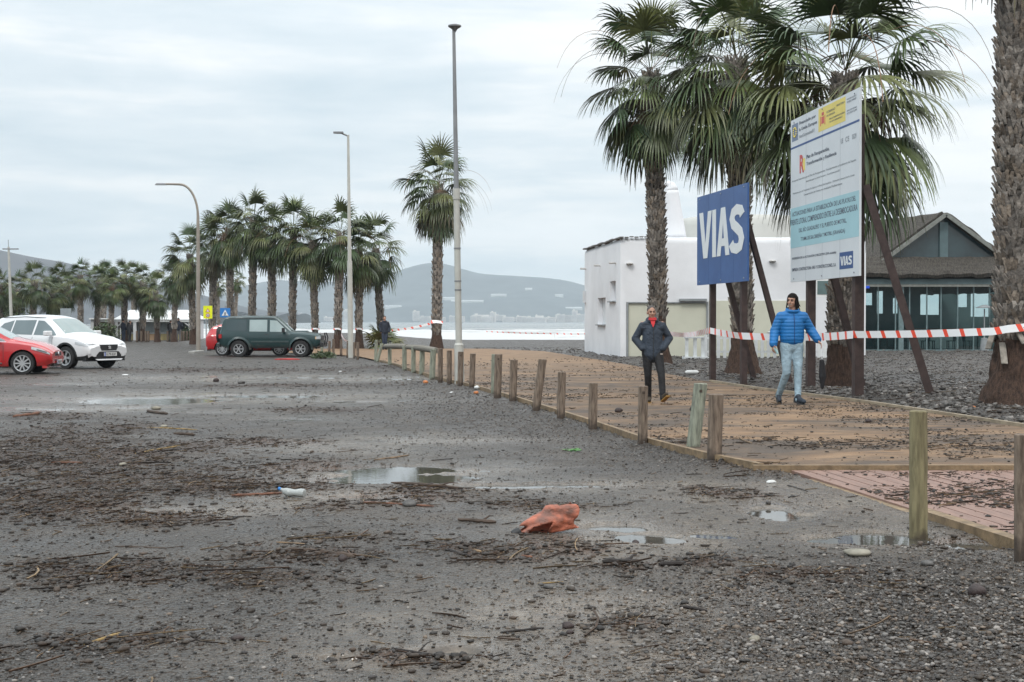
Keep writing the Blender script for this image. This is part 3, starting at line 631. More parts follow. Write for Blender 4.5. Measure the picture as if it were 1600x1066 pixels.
# the lone palm and the row
gM = G(682, 546); gM.z = gz(gM.x, gM.y)
palm(gM, zat(292, gM.y) - gM.z, crown_meshes(6, 2.6, 44, 28, 7, 6, 5, wseg=.042), 6, 'lone tall fan palm standing just left of the tall street pole', lean=(.12, 0), r=.25, rb=.46, near=False, flare=1.0)
CR = [crown_meshes(20 + k, 2.35, (36, 30, 40, 33)[k], 24, (9, 5, 12, 7)[k], 3, 5, wseg=.045, low=(-66, -60, -70, -62)[k]) for k in range(4)]
rnd = random.Random(3)
row = [(597, 398, 86, -10, 'second palm left of the lone palm, behind the leafy bush', 1.0), (561, 405, 82, 0, 'fan palm just right of the pale lamp post', .95), (527, 378, 81, 5, 'fan palm just left of the pale lamp post', 1.0), (493, 392, 83, -4, 'fan palm behind the bonnet end of the green off-roader', .95), (456, 372, 84, 3, 'fan palm behind the bonnet of the green off-roader', 1.0),
       (425, 380, 87, 0, 'fan palm behind the windscreen of the green off-roader', .92), (393, 356, 88, 4, 'tallest palm behind the middle of the green off-roader', 1.02), (361, 372, 90, -3, 'palm behind the rear roof of the green off-roader', 1.0), (331, 392, 92, 4, 'palm behind the yellow warning sign', .95), (303, 412, 95, -6, 'palm touching the left side of the curved street lamp', 1.0)]
TM = {}
for i, (u, cv, Yd, dl, lab, s_) in enumerate(row):
    p = AT(u, 540, Yd); p.z = gz(p.x, p.y) - .03; H = zat(cv - 9, Yd) - p.z
    palm(p, H, CR[(i * 3 + 1) % 4], 30 + i, lab, 'row of fan palms behind the car park', lean=(dl / FP * Yd, 0), r=rnd.uniform(.165, .20), rb=.36, near=False, scale=s_ * .90, rot=rnd.uniform(0, 6.28))
far = [(272, 442, 104, 'palm at the right end of the white kiosk'), (246, 466, 108, 'shorter palm before the kiosk with hanging dry fronds'), (222, 452, 112, 'palm before the middle of the white kiosk'), (195, 442, 112, 'palm before the left bay of the white kiosk'), (172, 448, 110, 'palm left of the white kiosk, behind the white car bonnet'), (150, 446, 116, 'palm behind the windscreen of the white car'),
       (126, 436, 114, 'tallest palm behind the roof of the white car'), (104, 452, 118, 'palm behind the grey panel over the white car'), (78, 462, 114, 'palm behind the left half of the white car roof'), (50, 444, 112, 'palm rising right of the slender lamp post at the left'), (26, 456, 120, 'palm right beside the slender lamp post at the left'), (2, 450, 112, 'leftmost palm, cut by the picture edge'),
       (-24, 446, 110, 'palm outside the left picture edge, fronds reaching in'), (342, 446, 150, 'small distant palm between the row trunks, left one'), (367, 440, 150, 'small distant palm between the row trunks, right one'), (92, 440, 128, 'far palm peeping over the grove behind the grey panel'), (160, 434, 130, 'far palm peeping over the grove left of the kiosk'), (210, 444, 128, 'far palm peeping over the kiosk roof'),
       (14, 470, 126, 'low bushy palm behind the slender lamp post at the left')]
for i, (u, cv, Yd, lab) in enumerate(far):
    p = AT(u, 535, Yd); p.z = float(dip(p.x, p.y)) - .03; H = zat(cv - 7 if 180 < u < 290 else cv - 1, Yd) - p.z
    palm(p, max(H, 1.5), CR[(i * 3 + 2) % 4], 60 + i, lab, 'palm grove behind the cars', lean=(rnd.uniform(-.3, .3), 0), r=rnd.uniform(.15, .22) if Yd < 140 else .13, rb=.3, near=False, scale=rnd.uniform(.60, .74) if Yd < 140 else .52, rot=rnd.uniform(0, 6.28))
# leafy shrubs
def shrub(loc, rx, rz_, seed, label, n=700, cols=((.06, .10, .035), (.10, .13, .05), (.045, .07, .03)), leaf=.16):
    r_ = np.random.RandomState(seed); V = []; F = []; K = []
    for i in range(n):
        d = r_.randn(3); d /= np.linalg.norm(d); rad = r_.uniform(.25, 1) ** .5; bum = .75 + .5 * vnoise(np.array([d[0] * 2.5 + seed]), np.array([d[2] * 2.5 + d[1]]))[0]
        c = np.array([d[0] * rx, d[1] * rx * .7, abs(d[2]) * rz_]) * rad * bum + np.array([0, 0, .05]); a = r_.randn(3); a /= np.linalg.norm(a); b2 = np.cross(a, r_.randn(3)); b2 /= np.linalg.norm(b2)
        b0 = len(V); L = leaf * r_.uniform(.6, 1.3); V += [c - a * L, c + b2 * L * .28, c + a * L, c - b2 * L * .28]; F.append((b0, b0 + 1, b0 + 2, b0 + 3)); K += [np.array(cols[r_.randint(len(cols))]) * r_.uniform(.7, 1.3)] * 4
    t = thing('shrub', loc, label, 'shrub'); me = np_mesh('foliage', np.array(V), np.array(F), [fm]); cattr(me, 'col', np.array(K)); link('foliage', me, t)
    mb = MB()
    for k in range(6): mb.tube([(0, 0, -.1), (math.cos(k) * rx * .3, math.sin(k) * rx * .2, rz_ * .45), (math.cos(k) * rx * .55, math.sin(k) * rx * .3, rz_ * .75)], [.03, .02, .01], 5)
    mb.build('stem', pm('shrub_stem', (.12, .09, .06), .9), t); return t
# young palm bush beside the far walker
def low_palm(loc, seed, label):
    t = thing('young_palm', loc, label, 'palm bush'); rnd = random.Random(seed); V, F, K = [], [], []
    for i in range(26): frond(V, F, K, (0, 0, .12), i * 2.4, R(rnd.uniform(12, 75)), rnd.uniform(.5, .9), .8, 14, .7, rnd, np.array(rnd.choice([(.12, .14, .045), (.16, .16, .06), (.07, .10, .035)])), 5, wseg=.045)
    me = np_mesh('fronds', np.array(V), np.array(F), [fm]); cattr(me, 'col', np.array(K)); link('fronds', me, t)
    mb = MB(); mb.lathe([(.20, -.1), (.22, .05), (.16, .2), (.05, .3)], n=10); mb.build('stump', fibm, t)
g = AT(599, 541, 80); g.z = gz(g.x, g.y); low_palm(g, 7, 'bushy young palm with yellow green fronds behind the far walker')
for i, (u, v, Yd, rx, rz_, lab, n_) in enumerate([(30, 530, 112, 2.2, 2.6, 'tall green bush behind the red car at the left', 1500), (75, 530, 116, 1.8, 1.9, 'dark green bush behind the roof of the white car', 900), (165, 533, 106, 1.1, 1.5, 'green bush behind the nose of the white car', 700), (505, 556, 60, .55, .28, 'low green weed clump in front of the green off-roader', 400), (-25, 530, 118, 2.2, 2.8, 'bush past the left picture edge', 600), (293, 540, 110, .8, 1.0, 'dark bush at the foot of the palm left of the curved lamp', 500)]):
    g = AT(u, v, Yd); g.z = float(dip(0, Yd)); shrub(g, rx, rz_, 80 + i, lab, n_, leaf=.16 if Yd > 70 else .08)
# ================================================================ WHITE BUILDING
wall = pm('white_render', (.71, .72, .74), .85, .10, .7, .25, 9, bdist=.02); dirty(wall, -.05, (.30, .28, .25), .55, 1.6, 1.3, 1.4); cream = pm('cream_panel', (.56, .56, .46), .6, .08, 1.0)
greym = pm('grey_metal', (.28, .30, .31), .5, .2, 4); recess = pm('recess_render', (.62, .64, .66), .9, .12, 3); tealg = pm('teal_glass', (.10, .17, .17), .06, .3, 1, spec=.8)
x0, x1, yF, yB = 4.38, 14.3, 57.5, 67.0; zb = -.45; zt = zat(371, yF)
bt = thing('white_building', (0, 0, 0), 'white rendered flat roofed beach building behind the blue sign', 'building')
mb = MB(); n = 14; ol = [(x0, yF), (x1, yF), (x1, yB), (3.42, yB)]
# walls with a softly rounded parapet
def ring_(inset, z): cx_, cy_ = 9, 62; return [(x + (inset if x < cx_ else -inset), y + (inset if y < cy_ else -inset), z) for x, y in ol]
rings = [ring_(0, zb), ring_(0, zt - .25), ring_(.04, zt - .12), ring_(.12, zt - .03), ring_(.22, zt), ring_(.42, zt), ring_(.45, zt - .5)]
b0 = 0; vs_ = [p for r_ in rings for p in r_]; fs_ = [(i * 4 + k, i * 4 + (k + 1) % 4, (i + 1) * 4 + (k + 1) % 4, (i + 1) * 4 + k) for i in range(6) for k in range(4)] + [(24, 25, 26, 27)]
mb.add(vs_, fs_ + [(3, 2, 1, 0)])
wo_ = mb.build('wall', wall, bt, smooth=True)
cut = MB(); ex = Vector((3.42 - x0, yB - yF)).normalized()
def side_pt(u, v):      # a point on the receding left wall seen at pixel (u, v)
    d = ray(u, v); px, py = x0, yF; s_ = (px * ex.y - py * ex.x) / (d.x * ex.y - d.y * ex.x); return Vector((d.x * s_, d.y * s_, CAMH + d.z * s_))
rt = Matrix.Rotation(math.atan2(ex.y, ex.x), 3, 'Z'); wins = []
for (ua, va, ub, vb) in ((934, 466, 946, 507), (953, 440, 962, 470)):
    a = side_pt(ua, va); c = side_pt(ub, vb); m = (a + c) / 2; wins.append((m, (Vector((a.x, a.y)) - Vector((c.x, c.y))).length, a.z - c.z)); cut.box(m, (wins[-1][1], .7, wins[-1][2]), rt)
cut.bb(4.62, 7.93, yF - .3, yF + .10, -.6, zat(472, yF)); cut.bb(12.22, 12.92, yF - .3, yF + .12, zat(464, yF), zat(436, yF))
co = cut.build('cutter', wall); bo = wo_.modifiers.new('b', 'BOOLEAN'); bo.object = co; bo.solver = 'EXACT'
dg = bpy.context.evaluated_depsgraph_get(); dg.update(); nm = bpy.data.meshes.new_from_object(wo_.evaluated_get(dg)); wo_.modifiers.clear(); wo_.data = nm; bpy.data.objects.remove(co)
nrm_ = Vector((-abs(ex.y), ex.x * math.copysign(1, -ex.y) * -1, 0)); nrm_ = Vector((-ex.y, ex.x, 0)); nrm_ = nrm_ if nrm_.x < 0 else -nrm_
for i, (m, w_, h_) in enumerate(wins):
    wn = MB().box(m - nrm_ * .25, (w_ - .02, .05, h_ - .02), rt).build('window', recess, bt)
    MB().box(m + nrm_ * .03 - Vector((0, 0, h_ / 2 + .03)), (w_ + .08, .16, .05), rt).build('sill', greym, wn)
gd = MB().bb(4.70, 7.86, yF + .06, yF + .095, -.5, zat(474, yF)).build('garage_door', cream, bt)
MB().bb(4.63, 4.70, yF - .02, yF + .08, -.5, zat(472, yF)).bb(7.86, 7.93, yF - .02, yF + .08, -.5, zat(472, yF)).bb(4.70, 7.86, yF - .02, yF + .07, zat(474, yF), zat(472, yF) - .003).build('door_frame', greym, gd)
MB().bb(6.75, 7.86, yF - .16, yF - .003, zat(470.5, yF), zat(467, yF)).build('awning_box', greym, bt)
MB().bb(7.96, 11.9, yF - .035, yF - .002, -.5, zat(470, yF)).build('cream_panel', cream, bt)
wf = MB().bb(12.22, 12.92, yF + .0, yF + .05, zat(464, yF), zat(436, yF)).build('window', pm('window_white', (.75, .76, .75), .5, .05), bt)
MB().bb(12.34, 12.78, yF - .02, yF + .02, zat(460, yF), zat(439, yF)).build('pane', tealg, wf)
spm = pm('spout_clay', (.55, .54, .52), .7)
for u, v in ((984, 412), (1207, 408)): p = AT(u, v, yF - .08); MB().ell(p, (.15, .14, .05)).bb(p.x - .13, p.x + .13, p.y, p.y + .1, p.z - .03, p.z + .02).build('wall_lamp', spm, bt, smooth=True)
for u, v in ((962, 411), (938, 415), (916, 420)):
    p = side_pt(u, v); MB().tube([p + nrm_ * -.05, p + nrm_ * .28], .045, 8).build('rain_spout', spm, bt, smooth=True)
MB().box(side_pt(915, 464) + nrm_ * .05, (.3, .14, .55), rt).build('meter_box', recess, bt)
# tile edging on the parapet
mb = MB(); rnd = random.Random(4)
for i in range(34):
    t_ = i / 33; p = Vector((x0 + (3.42 - x0) * t_, yF + (yB - yF) * t_, zt - .01 + rnd.uniform(-.02, .02))); mb.box(p + Vector((.02, .02, 0)), (.30, .18, .055), rt)
for i in range(9): mb.box((x0 + .05 + i * .2, yF + .02, zt + .0 + rnd.uniform(-.02, .02)), (.16, .18, .045))
mb.build('tile_edging', pm('edge_tile', (.16, .15, .14), .8, .5, 6), bt)
up = thing('roof_tower', (0, 0, 0), 'tapering white chimney with a rounded hooked top on the beach building', 'chimney'); del up['category']; del up['label']; up.parent = bt
p = AT(1049, 370, 60); mb = MB(); prof = []
for i in range(14):
    t_ = i / 13; v = 372 - 74 * t_; w_ = (19 - 8.5 * t_) / FP * 60; prof.append((AT(1049 + 3.5 * (1 - t_), v, 60), w_ / 1.0))
mb.tube([q for q, _ in prof], [w_ * 1.05 for _, w_ in prof], 18); c0 = prof[-1][0]
mb.tube([c0 + Vector((.0, 0, -.03)), c0 + Vector((-.01, 0, .12)), c0 + Vector((-.05, 0, .22)), c0 + Vector((-.13, 0, .28)), c0 + Vector((-.24, 0, .26)), c0 + Vector((-.30, 0, .14))], [.29, .265, .20, .14, .10, .07], 16)
mb.build('chimney_stack', wall, up, smooth='all')
rr_ = MB(); cx_ = AT(1180, 370, 63); rad = 117 / FP * 63
rr_.lathe([(rad, 3.5), (rad, zat(350, 63)), (rad * .985, zat(342, 63)), (rad * .93, zat(336, 63)), (rad * .8, zat(333, 63)), (.01, zat(332, 63))], c=(cx_.x, 66.5, 0), n=48)
rr_.build('upper_drum', pm('cream_render', (.47, .47, .44), .85, .08, 1), bt, smooth=True)
# ================================================================ BEACH BAR with thatched roof
thm = pm('thatch', (.135, .120, .100), .95, .6, 5, 1.0, 30, stretch=(6, 1.2, 1.2), bdist=.08, col2=(.045, .040, .036))
stm = pm('teal_frame', (.10, .15, .16), .5, .2, 3); woodw = pm('pale_wood', (.22, .23, .21), .7, .3, 6, .3); darkw = pm('dark_wood', (.05, .045, .04), .7, .4, 4)
bar = thing('beach_bar', (0, 0, 0), 'glass walled beach bar with thatched gable roof at the right', 'bar')
Yg = 75.0; xa = AT(1478, 0, Yg).x; za = zat(337, Yg); axd = Vector((-.26, 1, 0)).normalized(); sl = (za - zat(407, Yg)) / 3.2
def thatch(P0, P1, P2, P3, th, seed, nu=60, nv=26, amp=.10):
    V = []; P0, P1, P2, P3 = map(Vector, (P0, P1, P2, P3)); nn = (P1 - P0).cross(P3 - P0).normalized(); nn = nn if nn.z > 0 else -nn
    for sgn in (1, 0):
        for j in range(nv + 1):
            for i in range(nu + 1):
                a, c = i / nu, j / nv; q = (P0 * (1 - a) + P1 * a) * (1 - c) + (P3 * (1 - a) + P2 * a) * c
                row_ = (c * 5) % 1.0; k = float(vnoise(np.array([a * 26 + seed]), np.array([c * 14.0]))[0]) * amp + (1 - row_) * -.05 + .06
                edge = (float(vnoise(np.array([a * 40 + seed]), np.array([3.3]))[0]) - .5) * .16 if j == 0 else 0
                V.append(q + nn * (th * sgn + k * sgn) + Vector((0, 0, edge)))
    n1_ = (nu + 1) * (nv + 1); F = [(j * (nu + 1) + i, j * (nu + 1) + i + 1, (j + 1) * (nu + 1) + i + 1, (j + 1) * (nu + 1) + i) for j in range(nv) for i in range(nu)]
    F += [tuple(n1_ + x for x in f_[::-1]) for f_ in F]; B = [j * (nu + 1) for j in range(nv + 1)]; B2 = [j * (nu + 1) + nu for j in range(nv + 1)]; T0 = list(range(nu + 1)); T1 = [nv * (nu + 1) + i for i in range(nu + 1)]
    for L in (B, B2, T0, T1):
        for p_, q_ in zip(L[:-1], L[1:]): F.append((p_, q_, q_ + n1_, p_ + n1_))
    return V, F
ap = Vector((xa, Yg, za)); Lr = 15
def rp(off, s, o=0): return Vector((xa + off, Yg, za - sl * abs(off))) + axd * s
zs = zat(434, Yg - 1.6)
for sgn, nm_ in ((-1, 'l'), (1, 'r')):
    off = sgn * 5.4; V, F = thatch(rp(off, 0), rp(off, Lr), rp(0, Lr), rp(0, 0), .16, 3 + sgn)
    mb = MB(); mb.add(V, F); mb.build('roof', thm, bar, smooth=True)
# apron of thatch below the gable
V, F = thatch((xa - 6.2, Yg - 1.7, zs), (xa + 5.6, Yg - 1.7, zs), (xa + 5.4, Yg + .2, zat(407, Yg)), (xa - 5.2, Yg + .2, zat(407, Yg)), .14, 9); mb = MB(); mb.add(V, F); mb.build('roof_apron', thm, bar, smooth=True)
for sgn in (-1, 1): MB().beam(ap + Vector((0, -.22, .04)), rp(sgn * 3.55, 0) + Vector((0, -.22, .04)), .10, .20).build('bargeboard', woodw, bar)
gz0 = zat(407, Yg) + .06; hw_ = (za - gz0) / sl - .05
mb = MB(); mb.add([(xa - hw_, Yg + .3, gz0), (xa + hw_, Yg + .3, gz0), (xa, Yg + .3, za - .05), (xa - hw_, Yg + .36, gz0), (xa + hw_, Yg + .36, gz0), (xa, Yg + .36, za - .05)], [(0, 1, 2), (5, 4, 3), (0, 3, 4, 1), (1, 4, 5, 2), (2, 5, 3, 0)])
ggl = mb.build('gable_glass', pm('gable_teal', (.045, .075, .085), .12, .4, .6, spec=.6), bar)
MB().bb(xa - .22, xa + .22, Yg + .16, Yg + .29, gz0, za - .35).bb(xa - hw_, xa + hw_, Yg + .18, Yg + .285, gz0 - .02, gz0 + .10).build('gable_mullion', stm, ggl)
# glazed front
yG = Yg - 1.2; xl, xr = xa - 6.0, xa + 5.4; ztop = zs - .05
MB().bb(xl, xr, yG - .25, yG + .1, ztop - .28, ztop).build('fascia', stm, bar)
MB().bb(xl, xr, yG - .30, yG - .255, ztop - .42, ztop - .30).build('gutter', woodw, bar)
gfr = MB()
for u in (1312, 1345, 1372, 1399, 1421, 1448, 1470, 1496, 1521, 1546, 1575, 1600): X = AT(u, 500, yG).x; gfr.bb(X - .03, X + .03, yG - .04, yG + .04, -.2, ztop - .28)
gfr.bb(AT(1409, 0, yG).x - .13, AT(1409, 0, yG).x + .13, yG - .14, yG + .13, -.2, ztop - .29); gfr.bb(xl, xr, yG - .07, yG + .05, -.2, -.02)
gfo = gfr.build('glazing_frame', pm('teal_post', (.16, .23, .24), .5), bar)
MB().bb(xl, xr, yG - .008, yG + .008, -.02, ztop - .28).build('glass_front', glassm('bar_glass', (.02, .05, .06), .14), bar)
MB().bb(xl, xr, yG, Yg + 11, -.3, -.06).build('floor', darkw, bar)
# back wall with openings towards the sea
ops = [(1345, 1365, 458, 477), (1372, 1382, 455, 490), (1397, 1405, 466, 490), (1440, 1470, 460, 492), (1497, 1514, 458, 480), (1519, 1548, 453, 495), (1318, 1336, 456, 478), (1565, 1590, 455, 492)]
yb_ = Yg + 10.5; cols_ = sorted([(AT(a, 0, yb_).x, AT(c, 0, yb_).x, zat(e_, yb_), zat(d_, yb_)) for a, c, d_, e_ in ops]); mb = MB(); X = 14.0
for a, c, zl, zh in cols_: mb.bb(X, a, yb_, yb_ + .15, -.2, 4.2); mb.bb(a, c, yb_, yb_ + .15, -.2, zl); mb.bb(a, c, yb_, yb_ + .15, zh, 4.2); X = c
mb.bb(X, 34, yb_, yb_ + .15, -.2, 4.2); mb.build('back_wall', pm('dim_teal', (.08, .11, .11), .8, .3, 1), bar)
MB().bb(xl - .1, xl + .05, yG + .1, yb_, -.2, ztop - .2).build('side_wall', darkw, bar)
cnt = thing('bar_counter', (0, 0, 0), 'white bar counter with brown top inside the glass walled beach bar', 'counter')
cw_ = pm('counter_white', (.80, .82, .80), .6, .1)
a = AT(1420, 0, 78).x; c = AT(1500, 0, 78).x; MB().bb(a, c, 78, 78.6, -.05, 1.0).build('front_panel', cw_, cnt); MB().bb(a - .1, c + .1, 77.9, 78.8, 1.01, 1.07).build('counter_top', pm('brown_top', (.14, .08, .05), .5), cnt)
for i, u in enumerate((1388, 1432, 1472, 1530)):
    X = AT(u, 0, 76.3).x; tb = thing('bar_table', (X, 76.3, -.06), ['dark table behind the tall post in the bar window, leftmost', 'dark table left before the white bar counter', 'dark rounded table before the middle of the bar counter', 'dark table at the right end behind the bar glass'][i], 'table', 'tables inside the beach bar')
    MB().lathe([(.01, .70), (.42, .70), (.42, .74), (.01, .74)], n=16).build('table_top', darkw, tb); MB().tube([(0, 0, 0), (0, 0, .7)], .04).build('leg', darkw, tb)
    for s_ in (-.55, .55):
        ch = MB(); ch.box((s_, 0, .45), (.4, .42, .04)); ch.box((s_ * 1.35, 0, .68), (.04, .40, .42))
        for q in (-.16, .16):
            for w_ in (-.16, .16): ch.bb(s_ + q - .02, s_ + q + .02, w_ - .02, w_ + .02, 0, .43)
        c_ = ch.build('cafe_chair', darkw, None, loc=(X, 76.3, -.06)); tag(c_, 'dark cafe chair on the %s of the %s bar table' % ('left' if s_ < 0 else 'right', ['leftmost', 'second', 'third', 'rightmost'][i]), 'chair', 'chairs inside the beach bar')
ht = thing('patio_heater', (AT(1548, 0, 73.2).x - .25, 73.2, -.12), 'grey patio heater with a flat hood outside the bar glass', 'heater')
MB().tube([(0, 0, 0), (0, 0, 2.2)], .035).build('pole', greym, ht); MB().lathe([(.01, 2.42), (.12, 2.40), (.42, 2.28), (.42, 2.25), (.05, 2.26)], n=20).build('hood', greym, ht); MB().lathe([(.01, 0), (.22, 0), (.22, .12), (.16, .7), (.01, .72)], n=16).build('base', greym, ht)
bl = AT(1353, 449, yG - .05); tag(MB().bb(bl.x - .12, bl.x + .12, bl.y - .28, bl.y - .10, bl.z - .06, bl.z + .06).build('blue_lamp', pm('blue_sign', (.02, .10, .75), .4, .1)), 'small bright blue box under the eave of the beach bar', 'lamp')
# ================================================================ white picket fence, tables by the building
wp = pm('white_paint', (.74, .76, .76), .6, .12, 5, .2); Yf = 54.5
fe = thing('picket_fence', (0, 0, 0), 'low white picket fence in front of the white building', 'fence')
rails = MB(); xx = AT(1104, 0, Yf).x; xe = AT(1292, 0, Yf).x
def zf(X): return gz(X, Yf)
for z in (.28, .80): rails.beam((xx, Yf + .04, zf(xx) + z), (xe, Yf + .04, zf(xe) + z), .03, .08)
rails.build('rail', wp, fe); pk = MB().bb(-.06, .06, -.02, .02, 0, .95).build('picket', wp, fe); X = xx; f1 = True
while X < xe:
    o = pk if f1 else pk.copy()
    if not f1: C.objects.link(o)
    f1 = False; o.location = (X, Yf, zf(X) - .02); X += .24
tb = thing('white_table', (AT(1088, 0, 53).x, 53, zf(8) - .02), 'white crate table standing left of the picket fence', 'table')
MB().bb(-.42, .30, -.3, .3, .82, .88).build('table_top', wp, tb)
for x_ in (-.36, -.05, .24): MB().bb(x_ - .06, x_ + .06, -.25, -.15, 0, .82).build('leg', wp, tb)
MB().bb(-.5, .45, -.45, .1, -.04, .14).build('base', wp, tb)
tc_ = thing('folded_sheet', (AT(1215, 0, 54).x, 53.9, zf(10) + .92), 'crumpled pale tarpaulin lying on top of the picket fence', 'tarpaulin'); r_ = np.random.RandomState(4)
mb = MB()
for i in range(5): mb.ell((r_.uniform(-.9, .9), 0, .05 + .03 * i), (.5, .22, .07), 12, 6)
mb.build('sheet', pm('tarp', (.58, .60, .58), .7, .2, 5, .5), tc_, smooth='all')
# ================================================================ SIGNS
rust = pm('brown_steel', (.060, .038, .034), .6, .45, 7, .3, 40, col2=(.035, .022, .020))
class Board:
    """vertical board through two ground points; s runs along it, z up"""
    def __init__(s, uL, YL, uR, YR):
        s.a = AT(uL, 500, YL); s.b = AT(uR, 500, YR); s.a.z = s.b.z = 0; s.t = (s.b - s.a); s.W = s.t.length; s.t.normalize()
        s.n = Vector((s.t.y, -s.t.x, 0)); s.n = s.n if s.n.dot(-s.a) > 0 else -s.n
    def st(s, u, v):
        d = ray(u, v); k = (s.a.x * s.t.y - s.a.y * s.t.x) / (d.x * s.t.y - d.y * s.t.x); p = Vector((d.x * k, d.y * k, CAMH + d.z * k)); return (p - s.a).dot(s.t), p.z
    def P(s, a, z, off=0): return s.a + s.t * a + s.n * off + Vector((0, 0, z))
    def slab(s, mb, a0, a1, z0, z1, o0, o1, mi=0):
        vs = [s.P(a, z, o) for o in (o0, o1) for a, z in ((a0, z0), (a1, z0), (a1, z1), (a0, z1))]
        return mb.add(vs, [(0, 3, 2, 1), (4, 5, 6, 7), (0, 1, 5, 4), (1, 2, 6, 5), (2, 3, 7, 6), (3, 0, 4, 7)], mi)
    def text(s, body, a0, a1, z0, z1, off, mat, name='lettering', parent=None, bold=0, ext=.004, align='fit'):
        """lettering stretched to fill the rectangle"""
        me = text_mesh(body, bold, ext); co = np.zeros(len(me.vertices) * 3, np.float32); me.vertices.foreach_get('co', co); co = co.reshape(-1, 3)
        mn, mxx = co.min(0), co.max(0); sx = (a1 - a0) / (mxx[0] - mn[0]); sy = (z1 - z0) / (mxx[1] - mn[1])
        out = np.zeros_like(co); A_ = a0 + (co[:, 0] - mn[0]) * sx; Z_ = z0 + (co[:, 1] - mn[1]) * sy; base = np.array(s.a); T_ = np.array(s.t); Nn = np.array(s.n)
        out = base + A_[:, None] * T_ + Nn * (off + co[:, 2])[:, None] + Z_[:, None] * np.array([0, 0, 1]); me.vertices.foreach_set('co', out.astype(np.float32).ravel()); me.materials.clear(); me.materials.append(mat); me.update()
        return link(name, me, parent)
blue = pm('sign_blue', (.045, .115, .30), .42, .22, 1.6, col2=(.035, .09, .25)); whitep = pm('letter_white', (.74, .77, .78), .5, .06)
bd = Board(1089, 34.2, 1167.5, 30.5)
VS = thing('blue_sign', (0, 0, 0), 'large square dark blue sign reading VIAS in white letters', 'sign')
zT, zB = 4.42, 2.31; mb = MB(); bd.slab(mb, 0, bd.W, zB, zT, -.04, 0); mb.build('board', blue, VS)
# letters drawn as heavy condensed shapes
def glyphs(bd, a0, a1, z0, z1, off, mat, parent, ext=.006, name='lettering'):
    W = a1 - a0; H = z1 - z0; mb = MB()
    def poly(pts, ox, sc_):
        P_ = [(a0 + (ox + x * sc_) * W, z0 + y * H) for x, y in pts]; n = len(P_); vs = [bd.P(a, z, off) for a, z in P_] + [bd.P(a, z, off + ext) for a, z in P_]
        mb.add(vs, [list(range(n))[::-1], [n + i for i in range(n)]] + [(i, (i + 1) % n, n + (i + 1) % n, n + i) for i in range(n)])
    V_ = [(0, 1), (.30, 1), (.5, .30), (.70, 1), (1, 1), (.66, 0), (.34, 0)]; poly(V_, 0, .30)
    poly([(0, 0), (1, 0), (1, 1), (0, 1)], .315, .085)
    poly([(0, 0), (.30, 0), (.36, .20), (.36, .36), (.42, .36), (.5, .70), (.5, 1), (.34, 1)], .42, .28); poly([(1, 0), (.70, 0), (.64, .20), (.64, .36), (.58, .36), (.5, .70), (.5, 1), (.66, 1)], .42, .28); poly([(.355, .20), (.645, .20), (.645, .36), (.355, .36)], .42, .28)
    # S as a swept stroke
    path = [(.90, .76), (.80, .86), (.5, .895), (.25, .84), (.15, .72), (.25, .60), (.5, .52), (.75, .43), (.86, .29), (.75, .14), (.5, .10), (.2, .13), (.08, .23)]
    hw = .105; L_ = []; R_ = []
    for i, (x, y) in enumerate(path):
        x0_, y0_ = path[max(i - 1, 0)]; x1_, y1_ = path[min(i + 1, len(path) - 1)]; dx, dy = (x1_ - x0_) * .28 * 2.0, (y1_ - y0_); l_ = math.hypot(dx, dy); nx, ny = -dy / l_, dx / l_
        L_.append((x + nx * hw / (.56), y + ny * hw)); R_.append((x - nx * hw / (.56), y - ny * hw))
    for i in range(len(path) - 1): poly([L_[i], L_[i + 1], R_[i + 1], R_[i]], .715, .285)
    return mb.build(name, mat, parent)
aL, zl = bd.st(1093, 404); aR, zr = bd.st(1162, 395); _, zh = bd.st(1130, 341); _, zl2 = bd.st(1130, 399)
glyphs(bd, aL, aR, 2.93, 4.02, .002, whitep, VS)
def post(bd, parent, u, vtop, off=-.14, w_=.13):
    a, _ = bd.st(u, 450); a -= .42; p = bd.P(a, 0, off); zg = gz(p.x, p.y) - .1; MB().box((p.x, p.y, (vtop + zg) / 2), (w_, w_, vtop - zg), Matrix.Rotation(math.atan2(bd.t.y, bd.t.x), 3, 'Z')).build('post', rust, parent); return a
def brace(bd, parent, a, ztop, reach, w_=.11, foot_shift=0):
    p = bd.P(a, ztop, -.20); q = bd.P(a + foot_shift, 0, -reach); q.z = gz(q.x, q.y) - .1; MB().beam(q, p, w_, w_).build('brace', rust, parent)
a1_ = post(bd, VS, 1113, 4.2); a2_ = post(bd, VS, 1162, 4.2); brace(bd, VS, a1_ + .1, 3.4, 1.15); brace(bd, VS, a2_, 3.7, 1.25)
bg = Board(1235, 29.7, 1342, 25.4); zT, zB = 5.62, 2.26
IS = thing('information_sign', (0, 0, 0), 'tall white public works information sign with yellow header and pale cyan band', 'sign')
mb = MB(); bg.slab(mb, 0, bg.W, zB, zT, -.04, 0); mb.build('board', pm('sign_white', (.66, .70, .73), .45, .08, 1.0), IS)
ip = [post(bg, IS, 1266, 5.2, w_=.16), post(bg, IS, 1341, 5.2, w_=.17)]
brace(bg, IS, ip[0] + .25, 3.6, 1.15, .13); brace(bg, IS, bg.W - .25, 3.9, 1.3, .14, .35)
W_, H_ = bg.W, zT - zB
def RZ(f0, f1): return zT - f1 * H_, zT - f0 * H_       # fractions measured from the top
def panel(name, s0, s1, f0, f1, mat, off=.002): z0, z1 = RZ(f0, f1); m = MB(); bg.slab(m, s0 * W_, s1 * W_, z0, z1, .0005, off); return m.build(name, mat, IS)
